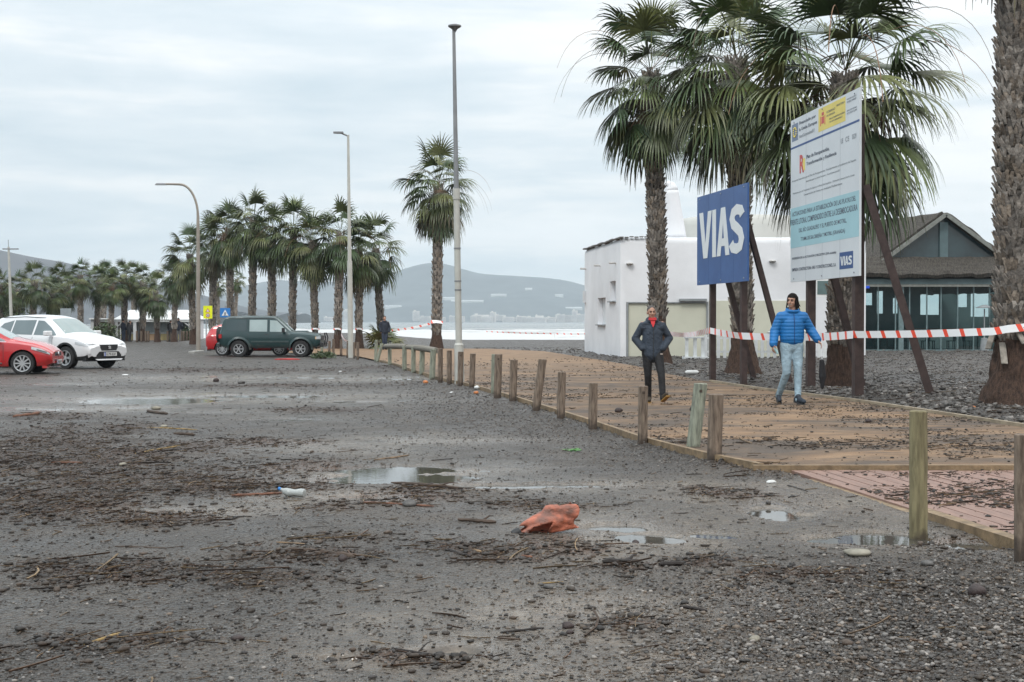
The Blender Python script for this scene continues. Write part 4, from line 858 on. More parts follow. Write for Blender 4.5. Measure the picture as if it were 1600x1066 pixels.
ink = pm('sign_ink', (.11, .13, .17), .6, .1); inkg = pm('sign_grey_ink', (.30, .33, .36), .6, .1); inkb = pm('sign_navy', (.035, .09, .25), .5, .1); cyan = pm('sign_cyan', (.37, .60, .66), .5, .08, 1.2); yel = pm('sign_yellow', (.78, .64, .16), .5, .1, 2); red = pm('sign_red', (.62, .10, .10), .5, .2); euf = pm('sign_slate', (.17, .22, .32), .5, .1)
def tx(body, s0, s1, f0, f1, mat, bold=0, off=.0035): z0, z1 = RZ(f0, f1); return bg.text(body, s0 * W_, s1 * W_, z0, z1, off, mat, 'lettering', IS, bold, .0008)
panel('flag', .02, .12, .03, .135, euf)
mb = MB()
for k in range(12):
    a = k * math.pi / 6; q = bg.P(.07 * W_ + math.cos(a) * .024 * W_, zT - .0825 * H_ + math.sin(a) * .034 * H_ * .8, .004); mb.ell(q, (.02, .02, .02), 6, 4)
mb.build('flag_stars', yel, IS)
tx('Financiado por', .14, .40, .030, .055, ink, .01); tx('la Unión Europea', .14, .42, .068, .094, ink, .01); tx('NextGenerationEU', .14, .38, .110, .130, inkg)
panel('yellow_panel', .44, .82, .012, .145, yel)
mb = MB(); c = (.505, .078)     # small coat of arms: shield, two pillars, crown
for s0, s1, f0, f1 in ((.487, .523, .065, .105), (.470, .477, .060, .115), (.533, .540, .060, .115), (.490, .520, .040, .058)):
    z0, z1 = RZ(f0, f1); bg.slab(mb, s0 * W_, s1 * W_, z0, z1, .002, .006)
mb.build('coat_of_arms', red, IS)
tx('GOBIERNO', .56, .68, .045, .058, ink); tx('DE ESPAÑA', .56, .68, .065, .078, ink); tx('MINISTERIO', .70, .81, .035, .046, ink); tx('PARA LA TRANSICIÓN ECOLÓGICA', .60, .81, .090, .101, ink); tx('Y EL RETO DEMOGRÁFICO', .60, .78, .108, .119, ink)
tx('SECRETARÍA DE ESTADO', .84, .96, .028, .038, inkg); tx('DE MEDIO AMBIENTE', .84, .96, .044, .054, inkg); tx('DIRECCIÓN GENERAL', .84, .97, .090, .100, inkg); tx('DE LA COSTA Y EL MAR', .84, .97, .106, .116, inkg)
panel('divider', .0, 1.0, .168, .180, inkb)
tx('R', .15, .22, .235, .345, red, .03); panel('logo_bar', .20, .235, .262, .335, yel, .003)
tx('Plan de Recuperación,', .26, .60, .250, .278, ink, .01); tx('Transformación y Resiliencia', .26, .70, .292, .318, ink, .01)
for s_ in (.76, .82, .91): tx('UE' if s_ < .8 else 'CE' if s_ < .9 else 'DGCM', s_, s_ + (.03 if s_ < .8 else .05), .235, .262, inkg)
tx('Actuación financiada por el Plan de Recuperación, Transformación y Resiliencia de España', .02, .96, .372, .386, inkg); tx('financiado por la Unión Europea - NextGenerationEU', .25, .75, .400, .413, inkg)
tx('Ministerio para la Transición Ecológica y el Reto Demográfico - Dirección General de la Costa', .04, .94, .450, .463, inkg); tx('Demarcación de Costas en Andalucía Mediterráneo', .22, .78, .475, .487, inkg)
panel('cyan_band', .0, 1.0, .545, .790, cyan)
for s0, s1, f0, st_ in ((.03, .96, .562, 'ACTUACIONES PARA LA ESTABILIZACIÓN DE LAS PLAYAS DEL'), (.01, .98, .616, 'FRENTE LITORAL COMPRENDIDO ENTRE LA DESEMBOCADURA'), (.14, .84, .672, 'DEL RÍO GUADALFEO Y EL PUERTO DE MOTRIL,'), (.17, .82, .728, 'TT.MM. DE SALOBREÑA Y MOTRIL (GRANADA)')): tx(st_, s0, s1, f0, f0 + .034, ink, .012)
tx('INVERSIÓN DE LA ACTUACIÓN 5.903.257,99 € (IVA incluido)', .03, .70, .845, .866, ink, .008); tx('EMPRESA CONSTRUCTORA: VIAS Y CONSTRUCCIONES, S.A.', .03, .70, .915, .937, ink, .008)
panel('logo_square', .745, .925, .862, .955, inkb); z0, z1 = RZ(.885, .935); glyphs(bg, .76 * W_, .91 * W_, z0, z1, .0035, whitep, IS, .002)
for bd_, par_, zb_, zt_ in ((bd, VS, 2.31, 4.42), (bg, IS, 2.26, 5.62)):       # sheet joints and bolts
    mb = MB()
    for f_ in (.25, .5, .75): bd_.slab(mb, f_ * bd_.W - .004, f_ * bd_.W + .004, zb_, zt_, .0002, .0012)
    mb.build('sheet_joint', inkg if par_ is IS else pm('joint_navy', (.02, .05, .14), .5, .1), par_)
    for f_ in (.06, .5, .94):
        for z_ in (zb_ + .07, zt_ - .07): MB().ell(bd_.P(f_ * bd_.W, z_, .004), (.018, .018, .018), 8, 5).build('bolt', inkg, par_)
# ================================================================ LAMP POSTS, road signs
galv = pm('pale_paint_steel', (.50, .50, .46), .5, .15, 3); galvd = pm('grey_steel', (.24, .25, .26), .5, .2, 3); warm = pm('ochre_steel', (.31, .28, .24), .5, .2, 2)
p = G(718, 601); lp = thing('street_lamp', p, 'tall cream street lamp pole rising above the picture centre', 'street lamp'); ht_ = AT(709, 44, p.y); tilt = (ht_.x - p.x) / (ht_.z - p.z); H = ht_.z - p.z
Q = lambda z: Vector((tilt * z, 0, z))
MB().tube([Q(-.1), Q(.9)], [.115, .105], 16).tube([Q(.9), Q(.95)], [.11, .08], 16).tube([Q(.95), Q(H * .52)], [.075, .07], 16).build('lower_pole', galv, lp, smooth=True)
MB().tube([Q(H * .52), Q(H * .55)], [.085, .085], 16).build('collar', galv, lp, smooth=True); MB().tube([Q(H * .55), Q(H - .05)], [.058, .036], 14).build('upper_pole', galvd, lp, smooth=True)
for z in (2.35, 2.15, 3.1): MB().tube([Q(z), Q(z + .03)], [.082, .082], 14).build('band', galvd, lp)
MB().lathe([(.02, H - .10), (.07, H - .02), (.12, H + .01), (.15, H + .03), (.15, H + .06), (.05, H + .09), (.01, H + .09)], c=(tilt * H + .02, 0, 0), n=20).build('lamp_head', galvd, lp, smooth=True)
p = G(548, 560); lp = thing('street_lamp', p, 'tall slim lamp post with short flat arm, right of the green off-roader', 'street lamp'); tp = AT(544, 211, p.y); H = tp.z - p.z; tilt = (tp.x - p.x) / H
MB().tube([Q(-.1), Q(4.2)], [.12, .11], 14).tube([Q(4.2), Q(H)], [.085, .05], 12).build('pole', galv, lp, smooth=True)
MB().tube([Q(H - .05), Q(H) + Vector((-.3, 0, .08)), Q(H) + Vector((-.5, 0, .08))], .035, 8).box(Q(H) + Vector((-.42, 0, .10)), (.42, .2, .07)).build('lamp_head', galvd, lp)
p = G(310, 551); lp = thing('street_lamp', p, 'street lamp with a long curved arm bending left over the car park', 'street lamp'); H = zat(287, p.y) - p.z; arm = (310 - 243) / FP * p.y
pts = [Vector((0, 0, z)) for z in (-.1, 2, 4, 6, H - 1.7)] + [Vector((-math.cos(a) * 0 - (1 - math.cos(a)) * arm * .42, 0, H - 1.7 + math.sin(a) * 1.65)) for a in np.linspace(.2, math.pi / 2, 9)] + [Vector((-arm * .75, 0, H - .03))]
MB().tube(pts, [.12, .11, .10, .09, .075] + [.06] * 9 + [.05], 12).build('curved_pole', warm, lp, smooth=True)
MB().box((-arm * .86, 0, H - .04), (arm * .28, .22, .10), taper=.7).build('lamp_head', galvd, lp, bevel=.02)
p = AT(19, 530, 100); p.z = -.15; lp = thing('street_lamp', p, 'slender pale lamp post at the far left with a short twin arm', 'street lamp'); H = zat(386, 100) + .15; tilt = (14 - 19) / FP * 100 / H
MB().tube([Q(0), Q(H)], [.13, .07], 10).build('pole', galv, lp, smooth=True); MB().box(Q(H) + Vector((.15, 0, -.15)), (1.1, .15, .08)).build('lamp_arm', galvd, lp); MB().tube([Q(H), Q(H + .5)], .02, 6).build('spike', galvd, lp)
sp_m = pm('sign_pole', (.30, .31, .32), .4, .1); gp = AT(322, 547, 74)
sy = thing('warning_sign', (gp.x, gp.y, -.15), 'bright yellow rectangular road sign with a red triangle and a speed circle', 'road sign')
fl = pm('fluoro_yellow', (.80, .86, .02), .5, .05); z1 = zat(478, 74) + .15; z0 = zat(498, 74) + .15; wd = 14 / FP * 74 / 2
MB().tube([(0, .04, 0), (0, .04, z1)], .03).build('pole', sp_m, sy); MB().bb(-wd + .1, wd + .1, -.02, 0, z0, z1).build('plate', fl, sy)
def tri(c, r, y0, y1, nm, mat, par): MB().add([(c[0] + r * math.sin(a), y, c[1] + r * math.cos(a)) for y in (y0, y1) for a in (0, 2.094, 4.189)], [(0, 1, 2), (5, 4, 3), (0, 3, 4, 1), (1, 4, 5, 2), (2, 5, 3, 0)]).build(nm, mat, par)
def disc(c, r, y0, y1, nm, mat, par): MB().lathe([(.001, y0), (r, y0), (r, y1), (.001, y1)], c=(c[0], 0, c[1]), axis='Y', n=24).build(nm, mat, par)
tri((.1, z1 - .26), .14, -.028, -.021, 'triangle', red, sy); tri((.1, z1 - .265), .085, -.034, -.029, 'triangle_centre', whitep, sy); disc((.1, z0 + .17), .11, -.028, -.021, 'ring', red, sy); disc((.1, z0 + .17), .075, -.034, -.029, 'ring_centre', whitep, sy)
me = text_mesh('30', .02, .001); o = link('numerals', me, sy, (.1 - .06, -.037, z0 + .125)); me.materials.append(ink); o.rotation_euler = (math.pi / 2, 0, 0); o.scale = (.11, .13, 1)
gp = AT(352, 547, 78); sx_ = thing('crossing_sign', (gp.x, gp.y, -.15), 'blue square pedestrian crossing sign with a white triangle', 'road sign'); z1 = zat(481.5, 78) + .15; z0 = zat(496, 78) + .15; wd = 8 / FP * 78
skyb = pm('road_blue', (.03, .20, .55), .5, .1)
MB().tube([(0, .04, 0), (0, .04, z1 + .1)], .03).build('pole', sp_m, sx_); MB().bb(-wd, wd, -.02, 0, z0, z1).build('plate', skyb, sx_); tri((0, z0 + .20), .22, -.028, -.021, 'triangle', whitep, sx_)
MB().caps((0, -.033, z0 + .2), (0, -.033, z0 + .28), .025, .02, 8).caps((0, -.033, z0 + .19), (-.06, -.033, z0 + .09), .016, .012, 6).caps((0, -.033, z0 + .19), (.06, -.033, z0 + .09), .016, .012, 6).caps((-.05, -.033, z0 + .22), (.06, -.033, z0 + .25), .012, .012, 6).build('walking_figure', ink, sx_)
gp = AT(103, 520, 96); gb = thing('grey_panel', (gp.x, gp.y, -.15), 'back of a grey metal sign panel behind the roof of the white car', 'sign'); z1 = zat(482, 96) + .15; MB().bb(-.36, .36, -.03, 0, z1 - .75, z1).build('plate', pm('panel_grey', (.30, .34, .36), .5, .15), gb); MB().tube([(-.25, .05, 0), (-.25, .05, z1)], .03).build('leg', sp_m, gb); MB().tube([(.25, .05, 0), (.25, .05, z1)], .03).build('leg', sp_m, gb)
# ================================================================ KIOSK
Yk = 118; ks = thing('beach_kiosk', (0, 0, 0), 'low white beach kiosk with a pergola front and yellow lower panels', 'kiosk'); kx = lambda u: AT(u, 0, Yk).x; kz = lambda v: zat(v, Yk)
kzb = -.2; MB().bb(kx(181), kx(296), Yk + 1.2, Yk + 5, kzb, kz(499)).build('wall', wall, ks)
mb = MB(); mb.add([(kx(176), Yk - .2, kz(499)), (kx(300), Yk - .2, kz(499)), (kx(284), Yk + 3, kz(484)), (kx(186), Yk + 3, kz(484)), (kx(300), Yk + 6, kz(499)), (kx(176), Yk + 6, kz(499)), (kx(176), Yk - .2, kz(500.5)), (kx(300), Yk - .2, kz(500.5))], [(0, 1, 2, 3), (1, 4, 2), (4, 5, 3, 2), (5, 0, 3), (0, 6, 7, 1)]); mb.build('roof', wp, ks)
for u in (180, 209, 243, 269, 296): MB().bb(kx(u) - .12, kx(u) + .12, Yk - .12, Yk + .12, kzb, kz(501)).build('pillar', wp, ks)
MB().bb(kx(178), kx(298), Yk - .16, Yk + .16, kz(503), kz(500.6)).build('beam', wp, ks)
yp = pm('yellow_panel', (.62, .52, .26), .7, .15, 1); og = pm('peach_panel', (.62, .42, .26), .7, .15, 1); dgl = pm('kiosk_glass', (.10, .13, .15), .1, .4, 2, spec=.7); lg = pm('kiosk_glass_pale', (.42, .48, .50), .2, .2, 2)
for i, (a, c) in enumerate(((182, 207), (211, 241), (245, 267), (271, 294))):
    MB().bb(kx(a), kx(c), Yk + .9, Yk + 1.1, kzb, kz(522)).build('lower_panel', (yp, og, yp, yp)[i], ks); MB().bb(kx(a), kx(c), Yk + 1.0, Yk + 1.15, kz(519.5), kz(504)).build('window', (dgl, lg, lg, dgl)[i], ks); MB().bb(kx(a), kx(c), Yk + .85, Yk + 1.12, kz(521.8), kz(520)).build('sill', wp, ks)
for a, s_ in ((181, 1), (295, -1)): MB().beam((kx(a), Yk, kz(510)), (kx(a) + s_ * .55, Yk, kz(503)), .08, .08).build('strut', wp, ks)
k2 = thing('storage_shed', (0, 0, 0), 'brown weathered shed left of the white beach kiosk', 'shed'); MB().bb(kx(160), kx(175), Yk - 1, Yk + 2, kzb, kz(503)).build('wall', pm('shed_brown', (.15, .11, .09), .8, .3, 2), k2); MB().bb(kx(159), kx(176), Yk - 1.1, Yk + 2.1, kz(503) + .003, kz(501.5)).build('roof', wp, k2)
k3 = thing('storage_shed', (0, 0, 0), 'pale grey low wall of a shed behind the palms and the white car', 'shed'); MB().bb(kx(95), kx(156), Yk + 8, Yk + 12, kzb, kz(499)).build('wall', pm('shed_pale', (.48, .49, .48), .8, .15, 1), k3); MB().bb(kx(93), kx(157), Yk + 7.8, Yk + 12.2, kz(499) + .003, kz(497)).build('roof', wp, k3)
# kerb island beside the curved lamp
mb = MB(); a = G(294, 553); c = G(318, 548); mb.bb(a.x, c.x + 1.2, a.y, a.y + 2.2, -.3, -.02); tag(mb.build('kerb_island', pm('kerb_concrete', (.33, .33, .31), .8, .2, 3, .2), bevel=.03), kind='structure')
# ================================================================ WOODEN POSTS
pale = pm('weathered_post', (.30, .32, .25), .75, .45, 7, .7, 45, stretch=(5, 5, .7), bdist=.012, col2=(.14, .15, .12)); brn = pm('brown_post', (.24, .185, .14), .75, .5, 7, .7, 45, stretch=(5, 5, .7), bdist=.012, col2=(.09, .065, .048)); olv = pm('olive_post', (.27, .235, .13), .7, .5, 6, .7, 45, stretch=(5, 5, .6), bdist=.012, col2=(.13, .11, .06)); wetw = pm('wet_wood', (.075, .052, .038), .6, .5, 8, .6, 45, stretch=(5, 5, .7))
ordn = ['nearest', 'second', 'third', 'fourth', 'fifth', 'sixth', 'seventh', 'eighth', 'ninth', 'tenth', 'eleventh', 'twelfth', 'thirteenth', 'fourteenth', 'fifteenth', 'sixteenth', 'seventeenth', 'eighteenth', 'nineteenth', 'twentieth', 'twenty first', 'twenty second', 'twenty third', 'twenty fourth', 'twenty fifth', 'twenty sixth', 'twenty seventh', 'twenty eighth']
def stain(m, hgt):
    # damp, dirt-stained foot with a ragged upper edge
    t = m.node_tree; b = t.nodes['Principled BSDF']; src = b.inputs['Base Color'].links[0].from_socket; tcn = next(n for n in t.nodes if n.type == 'TEX_COORD')
    sp = N(t, 'ShaderNodeSeparateXYZ'); t.links.new(tcn.outputs['Object'], sp.inputs[0]); nz = N(t, 'ShaderNodeTexNoise', inp={'Scale': 7.0, 'Detail': 5.0}); t.links.new(tcn.outputs['Object'], nz.inputs['Vector'])
    f = M('SUBTRACT', M('ADD', hgt, M('MULTIPLY', M('SUBTRACT', nz.outputs[0], .5, nt=t), .9, nt=t), nt=t), sp.outputs[2], nt=t); f = M('MULTIPLY', f, 6.0, nt=t, clamp=True)
    t.links.new(MIX(M('MULTIPLY', f, .8, nt=t), src, (.045, .033, .025), tt=t), b.inputs['Base Color'])
stain(pale, .10); stain(brn, .26); stain(olv, .05)
posts = [(1598, 880, 1598, 680, 26, brn, 'post cut by the right picture edge beside the plank walk'), (1435, 838, 1435, 643, 28, olv, 'tallest olive brown post standing in the puddle by the plank walk'), (1116, 723, 1119, 617, 23, brn, 'brown post split by damp, right of the leaning pale one'), (1082, 706, 1095, 600, 21, pale, 'pale greenish post leaning right, beside the corner of the path'), (1004, 697, 1005, 604, 15, brn, 'slim grey brown post below the man in the dark jacket'),
         (926, 673, 927, 599, 14, brn, 'short brown post left of the man in the dark jacket'), (876, 657, 878, 582, 13, brn, 'short brown post right of the leaning one'), (837, 644, 848, 562, 13, brn, 'brown post leaning strongly to the right'), (801, 629, 803, 563, 12, brn, 'brown post left of the strongly leaning one'), (777, 624, 779, 554, 12, brn, 'thick dark post of the close pair'), (771, 617, 772, 554, 8, pale, 'paler post half hidden in the close pair'),
         (737, 608, 739, 553, 9, brn, 'post right of the tall cream pole'), (719, 605, 720, 550, 9, brn, 'post standing against the foot of the tall cream pole'), (702, 601, 702, 548, 8, brn, 'first post left of the tall cream pole'), (688, 599, 688, 545, 8, brn, 'dark post second left of the tall cream pole'), (675, 594, 677, 546, 9, pale, 'pale post at the right end of the log rail'), (659, 587, 660, 546, 8, pale, 'pale post under the sloping log rail'),
         (646, 584, 646, 542, 7, pale, 'pale post left under the sloping log rail'), (632, 580, 632, 541, 7, pale, 'pale post where the two log rails meet'), (609, 572, 609, 539, 6, pale, 'pale post at the left end of the log rail'), (589, 567, 597, 537, 5, pale, 'pale post leaning beside the young palm'), (587, 565, 588, 532, 5, pale, 'upright pale post left of the leaning one'), (559, 563, 559, 535, 4.5, brn, 'post just right of the slim lamp post'), (553.5, 561, 553.5, 535, 3.5, brn, 'thin post touching the slim lamp post'),
         (543, 560, 544, 533, 4, brn, 'post just left of the slim lamp post'), (533, 557, 533, 531, 4, brn, 'post third left of the slim lamp post'), (521, 556, 521, 530, 4, brn, 'post before the palm left of the lamp post'), (514, 556, 515, 533, 4, brn, 'post beside the green weeds'), (503, 554, 503, 532, 4, pale, 'white painted post near the off-roader bumper')]
for i, (ub, vb, ut, vt, w_, m, lab) in enumerate(posts):
    g = G(ub, vb); r_ = w_ / FP * g.y / 2; tp = AT(ut, vt, g.y); zgr = min(gz(g.x, g.y), g.z + .05) - .15; rnd = random.Random(i)
    H = tp.z - g.z; lx = (tp.x - g.x); mb = MB(); n = 18 if i < 12 else 12; rows_ = 12; prof = []
    t = thing('wooden_post', (g.x, g.y, g.z), lab, 'post', 'wooden posts along the promenade')
    sq = rnd.uniform(.92, 1.05)
    pts = [Vector((lx * k / rows_, rnd.uniform(-.002, .002), H * k / rows_)) for k in range(rows_ + 1)]
    wet_h = rnd.uniform(.10, .45) if i < 15 else .12
    MB().tube([Vector((0, 0, -.15))] + pts + [pts[-1] + Vector((0, 0, .006))], [r_ * 1.04] + [r_ * (1 + rnd.uniform(-.02, .02)) for _ in pts] + [r_ * .86], n).build('shaft', m, t, smooth=True)
    if lab.startswith('pale') and 'leaning right' in lab or i in (4, 9, 12): MB().box((lx * .9, -r_ * .98, H * .9), (.03, .012, .03)).build('nail_plate', wetw, t)
def zpost(u, v, Yq): return AT(u, v, Yq)
logm = pm('log_grey', (.26, .24, .20), .85, .5, 6, .8, 30, stretch=(1, 5, 5))
A1 = AT(607, 541, G(609, 572).y); A2 = AT(636, 542, G(632, 580).y); A3 = AT(682, 548, G(676, 594).y)
tag(MB().tube([A1 + Vector((-.1, 0, 0)), (A1 + A2) / 2 + Vector((0, 0, .01)), A2], [.075, .085, .08], 10).build('log_rail', logm, smooth=True), 'weathered log lying level on the far pale posts', 'rail', 'log rails on the posts')
tag(MB().tube([A2 + Vector((.02, -.1, .0)), (A2 + A3) / 2 + Vector((0, 0, .015)), A3], [.07, .085, .075], 10).build('log_rail', logm, smooth=True), 'weathered log sloping down to the right on the pale posts', 'rail', 'log rails on the posts')
for i, u in enumerate((214, 221, 228, 232, 262, 268, 283, 287, 292, 297)):
    p = AT(u, 541, 108); tag(MB().tube([(0, 0, 0), (0, 0, .85)], [.09, .085], 8).build('bollard', brn, loc=(p.x, 108, -.15)), 'short wooden stake in front of the white kiosk', 'stake', 'stakes in front of the kiosk')
# ================================================================ CAUTION TAPE
tape = bpy.data.materials.new('caution_tape'); tape.use_nodes = True; t = tape.node_tree; b = t.nodes['Principled BSDF']; b.inputs['Roughness'].default_value = .35
a_ = N(t, 'ShaderNodeAttribute', attribute_name='tuv'); spx = N(t, 'ShaderNodeSeparateXYZ'); t.links.new(a_.outputs['Vector'], spx.inputs[0])
fr = M('FRACT', M('ADD', M('MULTIPLY', spx.outputs[0], 1.0, nt=t), M('MULTIPLY', spx.outputs[1], .16, nt=t), nt=t), None, nt=t)
t.links.new(MIX(M('LESS_THAN', fr, .24, nt=t), (.74, .75, .76), (.72, .07, .03), tt=t), b.inputs['Base Color'])
def ribbon(pts, w_, period, label, sag=.0, seed=0, twist=.25, text_off=False, grp='caution tapes'):
    rnd = random.Random(seed); P_ = []
    for a, c in zip(pts[:-1], pts[1:]):
        a = Vector(a); c = Vector(c); n = max(6, int((c - a).length / .12)); s_ = sag * (c - a).length
        for i in range(n): t_ = i / n; q = a.lerp(c, t_); q.z -= s_ * 4 * t_ * (1 - t_); P_.append(q)
    P_.append(Vector(pts[-1])); V = []; T = []; L = 0
    for i, q in enumerate(P_):
        if i: L += (q - P_[i - 1]).length
        tw = math.sin(L * .9 + seed) * twist + math.sin(L * 2.3) * twist * .4; d = (P_[min(i + 1, len(P_) - 1)] - P_[max(i - 1, 0)]).normalized(); side = Vector((-d.y, d.x, 0)).normalized()
        upv = Vector((0, 0, math.cos(tw))) + side * math.sin(tw)
        for k, o_ in ((1, .5), (0, -.5)): V.append(q + upv * w_ * o_); T.append((L / period, k, 0))
    F = [(2 * i, 2 * i + 2, 2 * i + 3, 2 * i + 1) for i in range(len(P_) - 1)]
    n0 = len(V); V2 = [v + Vector((0, .0015, 0)) for v in V]; V += V2; T += T; F += [tuple(n0 + x for x in f_[::-1]) for f_ in F]
    me = np_mesh('caution_tape', np.array([tuple(v) for v in V]), np.array(F), [tape], True); at = me.attributes.new('tuv', 'FLOAT_VECTOR', 'POINT'); at.data.foreach_set('vector', np.array(T, np.float32).ravel())
    return tag(link('caution_tape', me), label, 'tape', grp)
def onb(bd, a, z, off=-.05): return bd.P(a, z, off)
pa = AT(1046, 521, gA.y - .3); p1 = bd.P(a1_, zat(516.5, 33), -.05) ; p2 = bd.P(a2_, zat(525, 31), -.05); p3 = bg.P(ip[0], zat(527.5, 28), -.03); p4 = bg.P(ip[1] - .0, zat(523, 25.6), -.03); p5 = AT(1551, 518, gD.y - .34); p6 = AT(1605, 511, gD.y - .45)
ribbon([pa, p1], .13, .42, 'red and white tape from the palm trunk to the first blue sign post', .006, 1)
ribbon([p1 + Vector((0, -.05, 0)), p2 + Vector((0, -.08, 0))], .14, .45, 'red and white tape stretched across the two posts of the blue sign', .004, 2, .15)
ribbon([p2 + Vector((0, -.09, 0)), p3 + Vector((0, -.11, 0)), p4 + Vector((0, -.12, 0))], .145, .46, 'red and white tape passing behind the man in the blue jacket', .004, 3, .15)
ribbon([p4 + Vector((0, -.13, 0)), p5, AT(1575, 514, gD.y - .48), p6], .125, .36, 'red and white tape from the information sign to the right-hand palm', .004, 5, .12)
tl = AT(672, 506, gM.y - .35); ribbon([AT(612, 516, 79), AT(640, 513, 80), tl], .12, .5, 'faded tape running left from the lone palm trunk', .01, 6)
ribbon([AT(673, 503, gM.y - .30), AT(682, 502.5, gM.y - .36), AT(692, 504, gM.y - .30)], .20, .7, 'tape wrapped round the lone palm trunk', 0, 7, .5)
ribbon([AT(760, 518, 72), AT(846, 521, 68), AT(914, 522, 65.5)], .06, .5, 'distant sagging tape in front of the surf, left of the white building', .004, 8); ribbon([AT(866, 521, 66.9), AT(867, 529, 66.9)], .10, .4, 'loose tape end hanging from the distant tape', 0, 9)
for i, u in enumerate((493, 527, 561, 597)):
    Yq = row[[3, 2, 1, 0][i]][2] - .3; ribbon([AT(u - 6, 514.5, Yq + .1), AT(u, 513.5, Yq), AT(u + 6, 515, Yq + .1)], .10, .5, ['tape round the palm behind the off-roader bonnet', 'tape round the palm left of the slim lamp post', 'tape round the palm right of the slim lamp post', 'tape round the palm behind the far walker'][i], 0, 20 + i, .4)
ribbon([AT(500, 520, 82), AT(513, 535, 76)], .10, .45, 'tape sloping down from the palm to the stake by the off-roader', .01, 31); ribbon([AT(533, 522, 80), AT(544, 533, 74)], .10, .45, 'tape sloping down to the stake left of the slim lamp post', .02, 32)
# ================================================================ CARS
tyre_m = pm('tyre_rubber', (.022, .022, .023), .75, .2, 20); rim_m = pm('alloy', (.55, .56, .57), .3, .1, 3, metal=.7); blackp = pm('black_plastic', (.025, .026, .028), .55, .2, 8); lampg = pm('lamp_glass', (.50, .53, .55), .08, .2, 9, spec=.9); dark_in = pm('dark_lamp', (.06, .065, .07), .1, .2, 9, spec=.9)
chrome = pm('chrome_trim', (.62, .63, .64), .2, .05, 2, metal=.9); redl = pm('tail_red', (.42, .02, .02), .15, .2, 5, spec=.8); platew = pm('plate_white', (.70, .70, .68), .4, .05); plateb = pm('plate_blue', (.03, .10, .45), .4, .05)
def cglass(name, c): return pm(name, c, .04, .15, 1.2, spec=.9)
def wheel(parent, x, y, r, w_, side, nsp, rim_r=.68, spoke='multi'):
    """side = outer direction along y (+1/-1)"""
    t = MB(); prof = [(r * .60, -w_ / 2), (r * .93, -w_ / 2), (r * .99, -w_ * .36), (r, -w_ * .2), (r, w_ * .2), (r * .99, w_ * .36), (r * .93, w_ / 2), (r * rim_r, w_ / 2), (r * rim_r, w_ * .30), (.001, w_ * .30)]
    prof = [(a, b * side) for a, b in prof]; t.lathe(prof, axis='Y', n=30)
    wo = t.build('wheel', tyre_m, parent, (x, y, r), smooth=True)
    m = MB(); R0 = r * rim_r; m.lathe([(R0 * .99, side * w_ * .50), (R0 * .99, side * (w_ * .50 + .012)), (R0 * .88, side * (w_ * .50 + .008)), (R0 * .87, side * w_ * .34)], axis='Y', n=30)
    m.lathe([(.001, side * (w_ * .47)), (R0 * .22, side * (w_ * .46)), (R0 * .24, side * w_ * .34)], axis='Y', n=14)
    for k in range(nsp):
        a = 2 * math.pi * k / nsp
        for d_ in ((-.07, .07) if spoke == 'multi' else (0,)):
            q0 = Vector((math.cos(a) * R0 * .15, side * w_ * .42, math.sin(a) * R0 * .15)); q1 = Vector((math.cos(a + d_ * 2.2) * R0 * .93, side * w_ * .46, math.sin(a + d_ * 2.2) * R0 * .93))
            if spoke == 'multi': m.beam(q0, q1, R0 * .10, .03)
            else: m.beam(q0, q1, R0 * (.24 if spoke == 'six' else .2), .035)
    m.build('rim', rim_m, wo)
